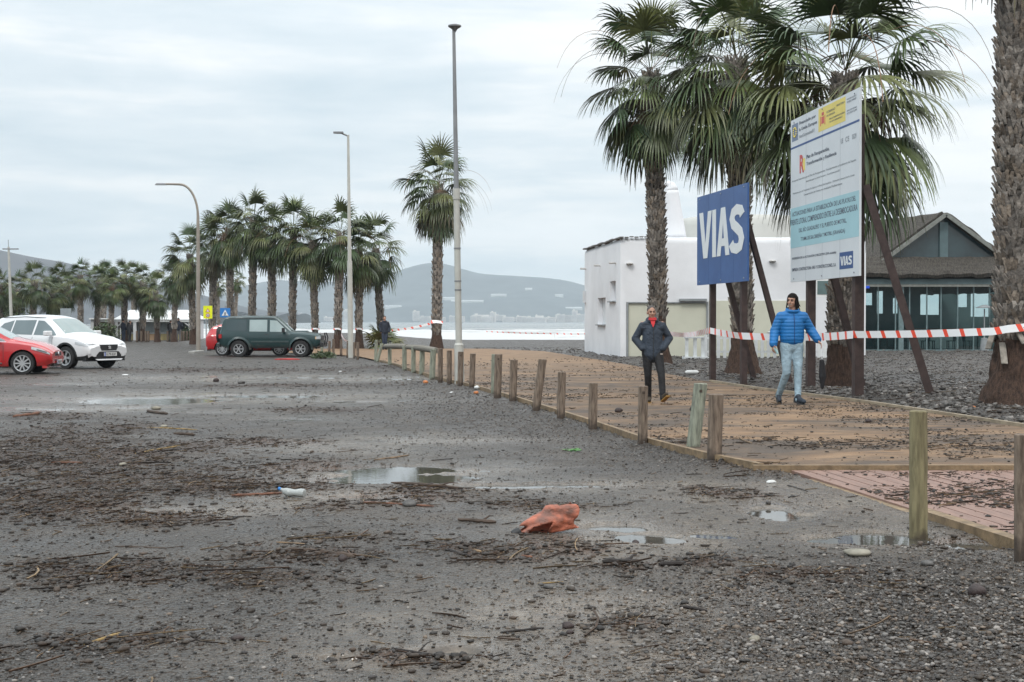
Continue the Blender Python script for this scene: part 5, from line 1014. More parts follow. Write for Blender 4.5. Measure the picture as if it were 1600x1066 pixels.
class Car:
    """x forward, y left, z up; half section as a function of x. keys: x, zb, zbelt, ztop, w (max half width), wt (top half width)"""
    def __init__(s, keys, L0, L1, paint, cut, n=110, sm=2, clad=None):
        K = np.array(keys, float); K = K[K[:, 0].argsort()]; xs = np.linspace(K[0, 0], K[-1, 0], n); P = [np.interp(xs, K[:, 0], K[:, j]) for j in range(1, 6)]
        for _ in range(sm): P = [np.convolve(np.pad(p, 1, 'edge'), [.25, .5, .25], 'valid') for p in P]
        s.xs, s.P = xs, P; s.clad = clad
        V = []; M_ = 0
        for i, x in enumerate(xs):
            sec = s.section(x); M_ = len(sec); V += [(x, y, z) for y, z in sec] + [(x, -y, z) for y, z in sec[::-1][1:-1]] 
        m = 2 * M_ - 2; F = [[i * m + k, i * m + (k + 1) % m, (i + 1) * m + (k + 1) % m, (i + 1) * m + k] for i in range(n - 1) for k in range(m)]
        F += [list(range(m))[::-1], [(n - 1) * m + k for k in range(m)]]; mi = []
        for f_ in F: zc = sum(V[i][2] for i in f_) / len(f_); mi.append(1 if clad and zc < clad else 0)
        mb = MB(); mb.v = V; mb.f = F; mb.m = mi; s.body = mb.build('body', [paint, blackp], None, smooth='all')
        c = MB()
        for (x, r_) in cut:
            for sg in (-1, 1): c.lathe([(.001, sg * .45), (r_, sg * .45), (r_, sg * 1.2), (.001, sg * 1.2)], c=(x, 0, L0), axis='Y', n=40)
        co = c.build('c', blackp); bo = s.body.modifiers.new('b', 'BOOLEAN'); bo.object = co; bo.solver = 'EXACT'
        dg = bpy.context.evaluated_depsgraph_get(); dg.update(); nm = bpy.data.meshes.new_from_object(s.body.evaluated_get(dg)); s.body.modifiers.clear(); s.body.data = nm; bpy.data.objects.remove(co); nm.set_sharp_from_angle(angle=R(34))
    def par(s, x): return [float(np.interp(x, s.xs, p)) for p in s.P]
    def section(s, x):
        zb, zl, zt, w_, wt = s.par(x); zt = max(zt, zl + .01); h = zt - zl; r = min(.09, h * .45); rr = min(.16, wt * .3)
        ctl = [(0, zb), (w_ * .80, zb), (w_ * .93, zb + .03), (w_ * .975, zb + .12), (w_ * .985, zb + (zl - zb) * .35), (w_, zb + (zl - zb) * .62), (w_ * .992, zb + (zl - zb) * .86), (w_ * .965, zl)]
        top = [(wt, zt - r)]; k = 5
        for i in range(1, k + 1):
            a = math.pi / 2 * i / k; top.append((wt - rr + math.cos(a) * rr, zt - r + math.sin(a) * r))
        n_ = 5; mid = [(w_ * .965 + (wt - w_ * .965) * i / n_, zl + (zt - r - zl) * i / n_) for i in range(1, n_)]
        top += [(wt * .55, zt + .018), (wt * .25, zt + .027), (0, zt + .03)]
        return ctl + mid + top
    def side_y(s, x, z):
        sec = s.section(x); side = [p for p in sec if p[1] >= s.par(x)[0]]
        zs_ = [p[1] for p in side[2:]]; ys_ = [p[0] for p in side[2:]]; return float(np.interp(z, zs_, ys_))
    def top_z(s, x, y):
        sec = s.section(x)[::-1]; return float(np.interp(abs(y), [p[0] for p in sec[:8]], [p[1] for p in sec[:8]]))
    def side_patch(s, name, mat, parent, lo, hi, sides=(-1, 1), off=.006, n=26, m=6, thick=True):
        """panel following the flank between curves lo(x) and hi(x), given as lists of (x, z)"""
        xa, xb = lo[0][0], lo[-1][0]; out = []
        for sg in sides:
            V = []; xs = np.linspace(xa, xb, n)
            for x in xs:
                z0 = np.interp(x, [p[0] for p in lo], [p[1] for p in lo]); z1 = np.interp(x, [p[0] for p in hi], [p[1] for p in hi])
                for j in range(m): z = z0 + (z1 - z0) * j / (m - 1); V.append((x, sg * (s.side_y(x, z) + off), z))
            nn = len(V); V += [(a, b - sg * .02, c) for a, b, c in V]
            F = [[i * m + j, i * m + j + 1, (i + 1) * m + j + 1, (i + 1) * m + j] for i in range(n - 1) for j in range(m - 1)]; F += [[nn + q for q in f_[::-1]] for f_ in F]
            rim = [i * m for i in range(n)] + [(n - 1) * m + j for j in range(1, m)] + [i * m + m - 1 for i in range(n - 2, -1, -1)] + [j for j in range(m - 2, 0, -1)]
            F += [[a, b, b + nn, a + nn] for a, b in zip(rim, rim[1:] + rim[:1])]
            mb = MB(); mb.v = V; mb.f = F; mb.m = [0] * len(F); out.append(mb.build(name, mat, parent, smooth=True))
        return out
    def top_patch(s, name, mat, parent, xa, xb, k0, k1, off=.007, n=16, m=13):
        """panel following bonnet/glass/roof from xa to xb, half width factor k0 -> k1"""
        V = []
        for i in range(n):
            t_ = i / (n - 1); x = xa + (xb - xa) * t_; wt = s.par(x)[4] * (k0 + (k1 - k0) * t_)
            for j in range(m): y = wt * (2 * j / (m - 1) - 1); V.append((x, y, s.top_z(x, y) + off))
        nn = len(V); V += [(a, b, c - .02) for a, b, c in V]; F = [[i * m + j, i * m + j + 1, (i + 1) * m + j + 1, (i + 1) * m + j] for i in range(n - 1) for j in range(m - 1)]; F += [[nn + q for q in f_[::-1]] for f_ in F]
        rim = [i * m for i in range(n)] + [(n - 1) * m + j for j in range(1, m)] + [i * m + m - 1 for i in range(n - 2, -1, -1)] + [j for j in range(m - 2, 0, -1)]; F += [[a, b, b + nn, a + nn] for a, b in zip(rim, rim[1:] + rim[:1])]
        mb = MB(); mb.v = V; mb.f = F; mb.m = [0] * len(F); return mb.build(name, mat, parent, smooth=True)
    def front(s, name, mat, parent, pts, x, th=.03, rake=0.0, curve=.0, sign=1, mirror=False, mat2=None):
        """plate on the nose/tail: polygon of (y, z), x surface position, swept back towards the sides"""
        o = None
        for sg in ((1, -1) if mirror else (1,)):
            def px(y, z): return x - sign * (curve * y * y) - sign * rake * z
            vs = [(px(y, z) - sign * th, sg * y, z) for y, z in pts] + [(px(y, z), sg * y, z) for y, z in pts]; n = len(pts)
            o = MB().add(vs, [list(range(n))[::-1], [n + i for i in range(n)]] + [[i, (i + 1) % n, n + (i + 1) % n, n + i] for i in range(n)]).build(name, mat, parent)
        return o
def place(t, u, v, heading, wx, wy, z=None):
    """put the car so that the ground point under its wheel (local wx, wy) is seen at pixel (u, v)"""
    g = G(u, v); c, s_ = math.cos(heading), math.sin(heading); t.location = (g.x - (wx * c - wy * s_), g.y - (wx * s_ + wy * c), g.z + .005); t.rotation_euler = (0, 0, heading)
def plate(parent, x, z, txt, rot=0, y=0, sign=1):
    p = MB().bb(x - .012, x + .012, y - .26, y + .26, z - .055, z + .055).build('number_plate', platew, parent); MB().bb(x + .0125 * sign - .002, x + .0125 * sign + .002, y - .26 * 1 if sign < 0 else y - .26, y - .215, z - .055, z + .055).build('plate_band', plateb, p)
    me = text_mesh(txt, .01, .001); o = link('plate_lettering', me, p, (x + .016 * sign, y - .19 * sign, z - .036)); me.materials.append(blackp); o.rotation_euler = (math.pi / 2, 0, math.pi / 2 * sign); o.scale = (.098, .10, 1)
# ---- white crossover
whp = pm('white_car_paint', (.70, .71, .72), .25, .02, 1, coat=.6)
dirty(whp, .48, (.17, .14, .11), .45, 3.0, 5.0, .9); wc = thing('parked_car', (0, 0, 0), 'white crossover car with black lower trim parked behind the red hatchback', 'car')
k = [(-2.16, .42, .85, .95, .70, .60), (-2.12, .36, .92, 1.08, .80, .64), (-1.95, .30, .98, 1.38, .89, .62), (-1.80, .28, 1.00, 1.54, .91, .62), (-1.4, .26, 1.01, 1.60, .92, .63), (-.6, .25, 1.00, 1.625, .92, .64), (.0, .25, .99, 1.60, .92, .64), (.35, .25, .98, 1.53, .92, .62), (.62, .25, .975, 1.38, .92, .64), (1.12, .25, .965, 1.07, .92, .70), (1.35, .25, .95, 1.03, .92, .74), (1.75, .26, .90, .97, .91, .72), (2.02, .28, .80, .88, .88, .66), (2.14, .32, .70, .78, .82, .60), (2.20, .40, .60, .66, .74, .54)]
car = Car(k, .345, None, whp, [(1.32, .41), (-1.32, .41)], clad=.40); car.body.parent = wc
gl = cglass('car_glass', (.13, .17, .18))
car.side_patch('window', gl, wc, [(-.02, 1.03), (.35, 1.02), (.86, 1.01)], [(-.02, 1.47), (.20, 1.455), (.50, 1.28), (.86, 1.03)])
car.side_patch('window', gl, wc, [(-.98, 1.05), (-.10, 1.03)], [(-.98, 1.475), (-.10, 1.48)]); car.side_patch('window', gl, wc, [(-1.62, 1.16), (-1.40, 1.08), (-1.04, 1.055)], [(-1.62, 1.20), (-1.45, 1.38), (-1.04, 1.47)])
car.top_patch('windscreen', cglass('windscreen_glass', (.24, .31, .31)), wc, .40, 1.10, .86, .95)
car.side_patch('roof_rail', blackp, wc, [(-1.6, 1.545), (-.6, 1.575), (.2, 1.54)], [(-1.6, 1.565), (-.6, 1.595), (.2, 1.56)], off=.015, m=3)
for sg in (-1, 1):
    for a, r_ in ((1.32, .41), (-1.32, .41)):
        mb = MB(); n = 20
        for i in range(n + 1):
            an = math.pi * (i / n * 1.08 - .04); 
            for rr in (r_ + .0, r_ + .055):
                x, z = a + math.cos(an) * rr, .345 + math.sin(an) * rr; mb.v.append((x, sg * (car.side_y(x, max(z, .30)) + .008), z)); mb.v.append((x, sg * (car.side_y(x, max(z, .30)) - .03), z))
        for i in range(n):
            b0 = i * 4; mb.f += [[b0, b0 + 2, b0 + 6, b0 + 4], [b0 + 1, b0 + 5, b0 + 7, b0 + 3], [b0, b0 + 4, b0 + 5, b0 + 1], [b0 + 2, b0 + 3, b0 + 7, b0 + 6]]; mb.m += [0] * 4
        mb.build('wheel_arch_trim', blackp, wc)
        wheel(wc, a, sg * .80, .345, .225, sg, 5)
    MB().box((.72, sg * 1.02, 1.08), (.16, .24, .15)).build('door_mirror', whp, wc, bevel=.03)
    car.side_patch('door_handle', chrome, wc, [(-.35, .86), (-.18, .86)], [(-.35, .885), (-.18, .885)], sides=(sg,), off=.02, n=4, m=3); car.side_patch('door_handle', chrome, wc, [(-1.15, .87), (-.98, .87)], [(-1.15, .895), (-.98, .895)], sides=(sg,), off=.02, n=4, m=3)
    car.side_patch('headlight', lampg, wc, [(1.72, .755), (2.05, .70), (2.13, .68)], [(1.72, .83), (2.02, .80), (2.13, .755)], sides=(sg,), off=.012, m=5)
F_ = car.front
F_('headlight', lampg, wc, [(.38, .64), (.74, .67), (.76, .75), (.60, .77), (.42, .71)], 2.215, .10, .0, .20, mirror=True)
F_('grille', blackp, wc, [(-.36, .64), (-.30, .56), (.30, .56), (.36, .64), (.37, .74), (-.37, .74)], 2.222, .06, 0, .10)
F_('emblem', chrome, wc, [(-.075, .62), (.02, .60), (.075, .63), (.03, .66), (.075, .69), (-.02, .71), (-.075, .68), (-.03, .655)], 2.236, .02)
F_('bumper', whp, wc, [(-.76, .40), (.76, .40), (.80, .56), (-.80, .56)], 2.222, .10, 0, .20)
F_('lower_grille', blackp, wc, [(-.56, .27), (.56, .27), (.52, .42), (.40, .53), (-.40, .53), (-.52, .42)], 2.240, .06, 0, .14)
F_('lower_bumper', blackp, wc, [(-.82, .24), (.82, .24), (.82, .36), (-.82, .36)], 2.214, .14, 0, .22); F_('skid_plate', chrome, wc, [(-.5, .27), (.5, .27), (.58, .31), (-.58, .31)], 2.256, .03, 0, .12)
F_('fog_light', dark_in, wc, [(.60, .42), (.76, .43), (.78, .52), (.62, .50)], 2.236, .03, 0, .20, mirror=True); plate(wc, 2.262, .45, '0179 KXF')
place(wc, 103, 577.5, R(-28), 1.32, -.88)
for wseams in (-1.05, -.06, .78): car.side_patch('door_seam', blackp, wc, [(wseams, .45), (wseams + .012, .45)], [(wseams, .97), (wseams + .012, .97)], off=.002, n=3, m=10)
mb = MB(); mb.tube([(.98, -.55, 1.135), (.80, -.20, 1.215)], .009, 5).tube([(1.0, .10, 1.13), (.84, .42, 1.20)], .009, 5); mb.build('wiper', blackp, wc)
# ---- red hatchback at the left edge
rp_ = pm('red_car_paint', (.46, .018, .022), .22, .08, 1, coat=.8)
dirty(rp_, .34, (.13, .10, .08), .55, 3.0, 5.0, .8); rc = thing('parked_car', (0, 0, 0), 'glossy red hatchback cut by the left picture edge', 'car')
k = [(-2.02, .40, .80, .90, .68, .58), (-1.96, .34, .88, 1.05, .80, .60), (-1.75, .26, .92, 1.28, .88, .58), (-1.4, .22, .93, 1.40, .89, .58), (-.6, .20, .92, 1.44, .89, .60), (-.05, .20, .90, 1.42, .89, .60), (.25, .20, .89, 1.34, .89, .60), (.95, .20, .86, .98, .89, .68), (1.15, .20, .84, .93, .89, .72), (1.55, .21, .78, .86, .88, .70), (1.80, .22, .70, .77, .84, .64), (1.95, .25, .62, .68, .76, .56), (2.02, .32, .54, .60, .66, .50)]
car = Car(k, .315, None, rp_, [(1.28, .37), (-1.29, .37)]); car.body.parent = rc
car.side_patch('window', gl, rc, [(-.15, .95), (.40, .93), (.80, .91)], [(-.15, 1.30), (.10, 1.28), (.40, 1.12), (.80, .93)]); car.side_patch('window', gl, rc, [(-1.3, 1.05), (-.95, .97), (-.22, .955)], [(-1.3, 1.12), (-1.0, 1.28), (-.22, 1.31)])
car.side_patch('window_trim', chrome, rc, [(-1.2, .94), (.85, .885)], [(-1.2, .955), (.85, .90)], off=.010, m=3)
car.top_patch('windscreen', cglass('windscreen_red_car', (.30, .38, .39)), rc, .28, .95, .88, .95); car.side_patch('sill_strip', chrome, rc, [(-.8, .30), (.75, .30)], [(-.8, .335), (.75, .335)], off=.012, m=3)
for sg in (-1, 1):
    for a in (1.28, -1.29): wheel(rc, a, sg * .775, .315, .205, sg, 10, .72, 'single')
    MB().box((.62, sg * .98, .98), (.15, .22, .14)).build('door_mirror', rp_, rc, bevel=.03)
    car.side_patch('headlight', lampg, rc, [(1.52, .69), (1.78, .615), (1.97, .545)], [(1.52, .765), (1.78, .70), (1.97, .585)], sides=(sg,), off=.014, m=6)
    car.side_patch('headlight_core', dark_in, rc, [(1.66, .67), (1.90, .60)], [(1.66, .70), (1.90, .625)], sides=(sg,), off=.028, m=3, n=6)
F_ = car.front
F_('headlight', lampg, rc, [(.36, .54), (.66, .56), (.68, .63), (.42, .60)], 2.03, .08, 0, .20, mirror=True); F_('grille', blackp, rc, [(-.40, .50), (.40, .50), (.34, .60), (-.34, .60)], 2.04, .05, 0, .12); F_('emblem', chrome, rc, [(-.05, .55), (0, .48), (.05, .55), (0, .62)], 2.052, .02)
F_('bumper', rp_, rc, [(-.72, .34), (.72, .34), (.76, .50), (-.76, .50)], 2.035, .10, 0, .22); F_('lower_grille', blackp, rc, [(-.48, .22), (.48, .22), (.44, .40), (-.44, .40)], 2.05, .05, 0, .15); F_('lower_lip', rp_, rc, [(-.78, .18), (.78, .18), (.78, .25), (-.78, .25)], 2.035, .12, 0, .22)
F_('fog_light', dark_in, rc, [(.52, .30), (.70, .32), (.72, .40), (.54, .37)], 2.045, .04, 0, .21, mirror=True); plate(rc, 2.062, .34, '4821 LBT')
place(rc, 35, 586.5, R(5), 1.28, -.86)
for x_ in (-1.0, -.18, .78): car.side_patch('door_seam', blackp, rc, [(x_, .38), (x_ + .012, .38)], [(x_, .88), (x_ + .012, .88)], off=.002, n=3, m=10)
# ---- green off-roader
gp_ = pm('green_car_paint', (.012, .040, .042), .30, .12, 1, coat=.5); dirty(gp_, .62, (.12, .10, .085), .6, 2.5, 5.0, .9); gc = thing('parked_car', (0, 0, 0), 'dark green boxy off-roader with a spare wheel on its tail', 'car')
k = [(-2.22, .62, 1.02, 1.10, .80, .70), (-2.20, .52, 1.05, 1.20, .84, .72), (-2.10, .46, 1.08, 1.62, .86, .72), (-1.96, .42, 1.08, 1.78, .87, .72), (-1.2, .40, 1.08, 1.82, .87, .73), (-.2, .40, 1.07, 1.82, .87, .73), (.22, .40, 1.06, 1.78, .87, .72), (.40, .40, 1.06, 1.62, .87, .72), (.90, .40, 1.05, 1.16, .87, .76), (1.05, .40, 1.03, 1.12, .87, .78), (1.70, .42, 1.00, 1.08, .86, .76), (2.12, .46, .94, 1.02, .84, .74), (2.22, .54, .84, .92, .80, .70)]
car = Car(k, .37, None, gp_, [(1.36, .46), (-1.365, .46)]); car.body.parent = gc
g2 = glassm('green_car_glass', (.16, .21, .21), .96); gl2 = cglass('pale_opaque_glass', (.34, .42, .42)); gl3 = cglass('dark_side_glass', (.035, .06, .065))  # gl2 is opaque; brightness seen through the panes is painted as a pale tone
car.side_patch('window', gl2, gc, [(.0, 1.13), (.62, 1.12), (.72, 1.12)], [(.0, 1.64), (.30, 1.62), (.72, 1.20)]); car.side_patch('window', gl2, gc, [(-.90, 1.14), (-.12, 1.13)], [(-.90, 1.655), (-.12, 1.655)]); car.side_patch('window', gl3, gc, [(-1.92, 1.16), (-1.02, 1.15)], [(-1.80, 1.65), (-1.02, 1.66)])
car.top_patch('windscreen', cglass('windscreen_off_roader', (.25, .31, .31)), gc, .30, .90, .88, .94)
for a, b_ in (((-.96, 1.06)), ((-.05, 1.06))): car.side_patch('door_seam', blackp, gc, [(a, .50), (a + .014, .50)], [(a, b_), (a + .014, b_)], off=.003, n=3, m=8)
car.side_patch('side_moulding', pm('grey_moulding', (.06, .09, .09), .6), gc, [(-.82, .66), (.84, .66)], [(-.82, .73), (.84, .73)], off=.018, m=3)
car.side_patch('side_step', blackp, gc, [(-.85, .41), (.86, .41)], [(-.85, .46), (.86, .46)], off=.09, m=3)
for sg in (-1, 1):
    for a in (1.36, -1.365):
        mb = MB(); n = 18
        for i in range(n + 1):
            an = math.pi * (i / n * 1.04 - .02)
            for rr in (.455, .54):
                x, z = a + math.cos(an) * rr, .37 + math.sin(an) * rr; yy = car.side_y(min(x, 2.15), max(z, .47)); mb.v.append((x, sg * (yy + (.055 if rr < .5 else .025)), z)); mb.v.append((x, sg * (yy - .04), z))
        for i in range(n): b0 = i * 4; mb.f += [[b0, b0 + 2, b0 + 6, b0 + 4], [b0 + 1, b0 + 5, b0 + 7, b0 + 3], [b0, b0 + 4, b0 + 5, b0 + 1], [b0 + 2, b0 + 3, b0 + 7, b0 + 6]]; mb.m += [0] * 4
        mb.build('wheel_arch_trim', gp_, gc); wheel(gc, a, sg * .80, .37, .26, sg, 6, .60, 'six')
    MB().box((.62, sg * 1.0, 1.20), (.12, .22, .20)).build('door_mirror', blackp, gc, bevel=.02); MB().bb(-2.25, -2.12, sg * .84 - .04, sg * .84 + .04, .84, 1.02).build('tail_light', redl, gc)
    MB().bb(2.05, 2.235, sg * .70 - .15, sg * .70 + .15, .80, .92).build('headlight', lampg, gc); car.side_patch('indicator', pm('amber', (.6, .42, .25), .2), gc, [(2.0, .80), (2.14, .80)], [(2.0, .91), (2.14, .91)], sides=(sg,), off=.01, n=4, m=3)
    car.side_patch('door_handle', blackp, gc, [(-.22, 1.0), (-.08, 1.0)], [(-.22, 1.03), (-.08, 1.03)], sides=(sg,), off=.02, n=3, m=3)
MB().bb(2.20, 2.36, -.84, .84, .45, .66).build('front_bumper', blackp, gc, bevel=.03); MB().bb(-2.36, -2.2, -.80, .80, .46, .64).build('rear_bumper', gp_, gc, bevel=.03); MB().bb(2.20, 2.24, -.5, .5, .76, .94).build('grille', blackp, gc)
mb = MB()
for y in (-.42, .42): mb.tube([(2.36, y, .55), (2.42, y, .85), (2.36, y, 1.06)], .03, 8)
mb.tube([(2.40, -.6, .72), (2.43, 0, .74), (2.40, .6, .72)], .025, 8).tube([(2.36, -.42, 1.06), (2.36, .42, 1.06)], .025, 8); mb.build('bull_bar', blackp, gc)
MB().box((1.25, 0, 1.14), (.75, .5, .07), taper=.8).build('bonnet_scoop', gp_, gc, bevel=.015); sw_ = MB(); sw_.tube([(-2.24, .12, .98), (-2.27, .12, .98), (-2.46, .12, .98), (-2.49, .12, .98)], [.28, .37, .37, .30], 26); sw_.build('spare_wheel', tyre_m, gc, smooth=True); MB().tube([(-2.49, .12, .98), (-2.50, .12, .98)], [.25, .24], 22).build('spare_wheel_cover', blackp, gc)
car.side_patch('roof_gutter', blackp, gc, [(-1.95, 1.725), (.2, 1.715)], [(-1.95, 1.74), (.2, 1.73)], off=.012, m=3)
place(gc, 470, 558.5, R(1.0), 1.36, -.80)
# ---- red car behind it
r2 = thing('parked_car', (0, 0, 0), 'red hatchback mostly hidden behind the green off-roader', 'car'); k2 = k = [(-2.05, .45, .85, .92, .72, .60), (-1.98, .34, .90, 1.10, .82, .62), (-1.78, .28, .93, 1.34, .87, .60), (-1.4, .24, .93, 1.44, .88, .60), (-.6, .22, .92, 1.48, .88, .61), (-.05, .22, .90, 1.45, .88, .61), (.25, .22, .89, 1.36, .88, .61), (.95, .22, .87, .99, .88, .68), (1.55, .22, .80, .88, .87, .68), (1.85, .24, .70, .77, .82, .62), (2.02, .32, .56, .62, .68, .50)]
car = Car(k, .32, None, rp_, [(1.30, .37), (-1.30, .37)]); car.body.parent = r2
car.side_patch('window', gl, r2, [(-.15, .96), (.75, .93)], [(-.15, 1.32), (.10, 1.30), (.75, .95)]); car.side_patch('window', gl, r2, [(-1.3, 1.05), (-.22, .965)], [(-1.3, 1.15), (-1.0, 1.30), (-.22, 1.34)]); car.top_patch('windscreen', gl, r2, .28, .95, .88, .95)
car.top_patch('rear_window', gl2, r2, -1.97, -1.55, .80, .86)
for sg in (-1, 1):
    for a in (1.30, -1.30): wheel(r2, a, sg * .775, .32, .205, sg, 10, .72, 'single')
    car.side_patch('tail_light', redl, r2, [(-1.97, .80), (-1.72, .84)], [(-1.97, .94), (-1.72, .90)], sides=(sg,), off=.012, m=3, n=6)
F_ = car.front; F_('rear_bumper', rp_, r2, [(-.76, .30), (.76, .30), (.80, .58), (-.80, .58)], -2.08, .12, 0, .16, sign=-1); plate(r2, -2.10, .66, '3307 JNC', sign=-1); F_('lower_valance', blackp, r2, [(-.74, .24), (.74, .24), (.74, .32), (-.74, .32)], -2.09, .1, 0, .16, sign=-1)
place(r2, 347, 556.5, R(3), -1.30, -.86)
# ================================================================ PEOPLE
skin = pm('skin', (.42, .24, .17), .55, .12, 14); hairb = pm('dark_hair', (.012, .009, .008), .8, .4, 60, .5, 120, spec=.2); hairg = pm('short_grey_hair', (.09, .08, .075), .7, .4, 60); eyem = pm('eye_dark', (.02, .015, .012), .3); teeth = pm('teeth', (.42, .36, .32), .4); lipm = pm('lips', (.30, .12, .10), .5)
def fingers(mb, wrist, d, palm_n, side, curl=.5, sc_=1.0, hold=False):
    """palm and five fingers; d = direction of the hand, palm_n = direction the palm faces, side = thumb side"""
    d = Vector(d).normalized(); pn = Vector(palm_n).normalized(); sd = d.cross(pn).normalized() * side; w0 = Vector(wrist); k = sc_
    for o_ in (-.027, -.009, .009, .027): mb.caps(w0 + sd * o_ * .7 * k, w0 + d * .085 * k + sd * o_ * k, .014 * k, .012 * k, 8, 3)
    for i, (o_, L) in enumerate(((.030, .072), (.010, .080), (-.010, .075), (-.029, .058))):
        p0 = w0 + d * .088 * k + sd * o_ * k; a = curl * (1 + .12 * i); dirn = d; seg = L * k / 3
        for j in range(3):
            dirn = (dirn * math.cos(a * .6) + pn * math.sin(a * .6)).normalized(); p1 = p0 + dirn * seg; mb.caps(p0, p1, (.0092 - .0009 * j) * k, (.0086 - .0010 * j) * k, 8, 3); p0 = p1
    t0 = w0 + d * .025 * k + sd * .026 * k; t1 = t0 + (d * .6 + sd * .75 + pn * .25).normalized() * .040 * k; t2 = t1 + (d * .85 + sd * .25 + pn * .4).normalized() * .032 * k; mb.caps(t0, t1, .0125 * k, .0105 * k, 8, 3).caps(t1, t2, .0105 * k, .0085 * k, 8, 3)
def person(loc, sc_, J, label, cols, detail=True, turn=0.0, head_turn=0.0, hands=True, hairf=None, sole=None, tilt=0.0, extra=None):
    """figure facing -y. J: joint dictionary in metres for a 1.75 m body"""
    t = thing('person', loc, label, 'person'); t.scale = (sc_,) * 3; t.rotation_euler = (0, 0, turn); V = {k: Vector(v) for k, v in J.items()}
    hd = V['head']; b = MB(); hm_ = Matrix.Rotation(head_turn, 3, 'Z') @ Matrix.Rotation(tilt, 3, 'Y')
    def hp(x, y, z): return hd + hm_ @ Vector((x, y, z))
    b.ell(hp(0, .012, .028), (.074, .094, .092), 18, 12, rot=hm_).ell(hp(0, -.022, -.028), (.058, .066, .082), 16, 10, rot=hm_).ell(hp(0, -.048, -.082), (.032, .030, .026), 12, 8, rot=hm_)
    b.caps(hp(0, -.086, .010), hp(0, -.108, -.026), .009, .014, 8, 3).ell(hp(0, -.078, .026), (.050, .014, .011), 12, 6, rot=hm_)
    for s_ in (-1, 1): b.ell(hp(s_ * .076, .012, -.008), (.010, .020, .032), 10, 8, rot=hm_).ell(hp(s_ * .034, -.066, -.026), (.020, .016, .020), 10, 7, rot=hm_)
    b.caps(V['neck'], hd + Vector((0, .012, -.06)), .058, .052, 12, 3).caps(V['chest'], V['neck'], .11, .062, 14, 4, (1.2, .8)).caps(V['pelvis'], V['chest'], .125, .13, 16, 4, (1.15, .78))
    for s_ in ('l', 'r'):
        b.caps(V['chest'] + Vector((0, 0, .10)), V['sh_' + s_], .07, .055, 12, 4).caps(V['sh_' + s_], V['el_' + s_], .048, .037, 12, 4).caps(V['el_' + s_], V['wr_' + s_], .037, .025, 12, 4)
        b.caps(V['pelvis'] + Vector(((V['hip_' + s_].x) * .5, 0, 0)), V['hip_' + s_], .11, .088, 14, 4).caps(V['hip_' + s_], V['kn_' + s_], .082, .054, 14, 4).caps(V['kn_' + s_], V['an_' + s_], .052, .036, 12, 4); b.caps(V['an_' + s_] + Vector((0, .01, -.03)), V['toe_' + s_], .026, .02, 10, 3)
        if hands and detail: d = V['ha_' + s_] - V['wr_' + s_]; fingers(b, V['wr_' + s_] + d.normalized() * .005, d, J.get('pn_' + s_, (0, 1, 0)) if False else V.get('pn_' + s_, Vector((0, 1, 0))), 1 if s_ == 'l' else -1, .55)
        elif hands: b.caps(V['wr_' + s_], V['ha_' + s_], .026, .020, 8, 3)
    body = link('body', fuse(b, .0065 if detail else .016, 1), t); body.data.materials.append(skin)
    c = MB(); th = cols.get('thick', .018)                                     # jacket
    hem = V['pelvis'] + Vector((0, 0, cols.get('hem', -.02)))
    c.caps(hem + Vector((0, 0, .05)), V['chest'], .150 + th, .145 + th, 20, 4, (1.10, .80)).caps(V['chest'], V['neck'] + Vector((0, .0, -.12)), .135 + th, .07 + th, 18, 4, (1.2, .85))
    for s_ in ('l', 'r'): c.caps(V['neck'] + Vector((0, .01, -.045)), V['sh_' + s_] + Vector((0, 0, -.03)), .062, .052 + th, 14, 4).caps(V['chest'] + Vector((0, 0, .06)), V['sh_' + s_] + Vector((0, 0, -.05)), .10, .058 + th, 14, 4).caps(V['sh_' + s_] + Vector((0, 0, -.02)), V['el_' + s_], .050 + th, .046 + th, 14, 4).caps(V['el_' + s_], V['wr_' + s_], .050 + th, .036 + th, 14, 4)
    if cols.get('collar'):
        for i in range(14):
            a = 2 * math.pi * i / 14; a2 = 2 * math.pi * (i + 1) / 14
            if abs(a - 1.5 * math.pi) < .45 and cols['collar'] == 'open': continue
            q = lambda a_: V['neck'] + Vector((math.cos(a_) * .088, math.sin(a_) * .075 + .010, .005 + .028 * math.sin(a_))); c.caps(q(a), q(a2), .030, .030, 8, 3)
    if cols.get('hood'): c.ell(V['neck'] + Vector((0, .10, -.01)), (.12, .075, .085), 14, 9)
    cm_ = fuse(c, .011 if detail else .02, 3); j = link('jacket', cm_, t); cm_.materials.append(cols['jacket'])
    if detail:
        z_ = MB(); a = V['neck'] + Vector((0, -.11 - th, -.06)); n = 12; zp = []
        dgv = [v.co for v in cm_.vertices]; arr = np.array([tuple(v) for v in dgv]) 
        for i in range(n + 1):
            z = a.z + (hem.z - .05 - a.z) * i / n; sel = arr[(np.abs(arr[:, 2] - z) < .02) & (np.abs(arr[:, 0] - V['chest'].x) < .03)]
            if len(sel): zp.append((V['chest'].x + .004, sel[:, 1].min() - .002, z))
        z_.tube(zp, .006, 6); z_.build('zip', cols.get('zip', blackp), j)
    l_ = MB(); 
    l_.caps(V['pelvis'] + Vector((0, 0, .06)), V['pelvis'] + Vector((0, 0, -.06)), .145, .135, 18, 4, (1.15, .85))
    for s_ in ('l', 'r'): l_.caps(V['pelvis'] + Vector((V['hip_' + s_].x * .6, 0, -.02)), V['hip_' + s_] + Vector((0, 0, -.05)), .115, .100, 16, 4).caps(V['hip_' + s_], V['kn_' + s_], .100, cols.get('knee', .068), 16, 4).caps(V['kn_' + s_], V['an_' + s_] + Vector((0, .005, -.02)), cols.get('knee', .068), cols.get('cuff', .056), 14, 4)
    lm_ = fuse(l_, .012 if detail else .02, 3); lg_ = link('trousers', lm_, t); lm_.materials.append(cols['trousers'])
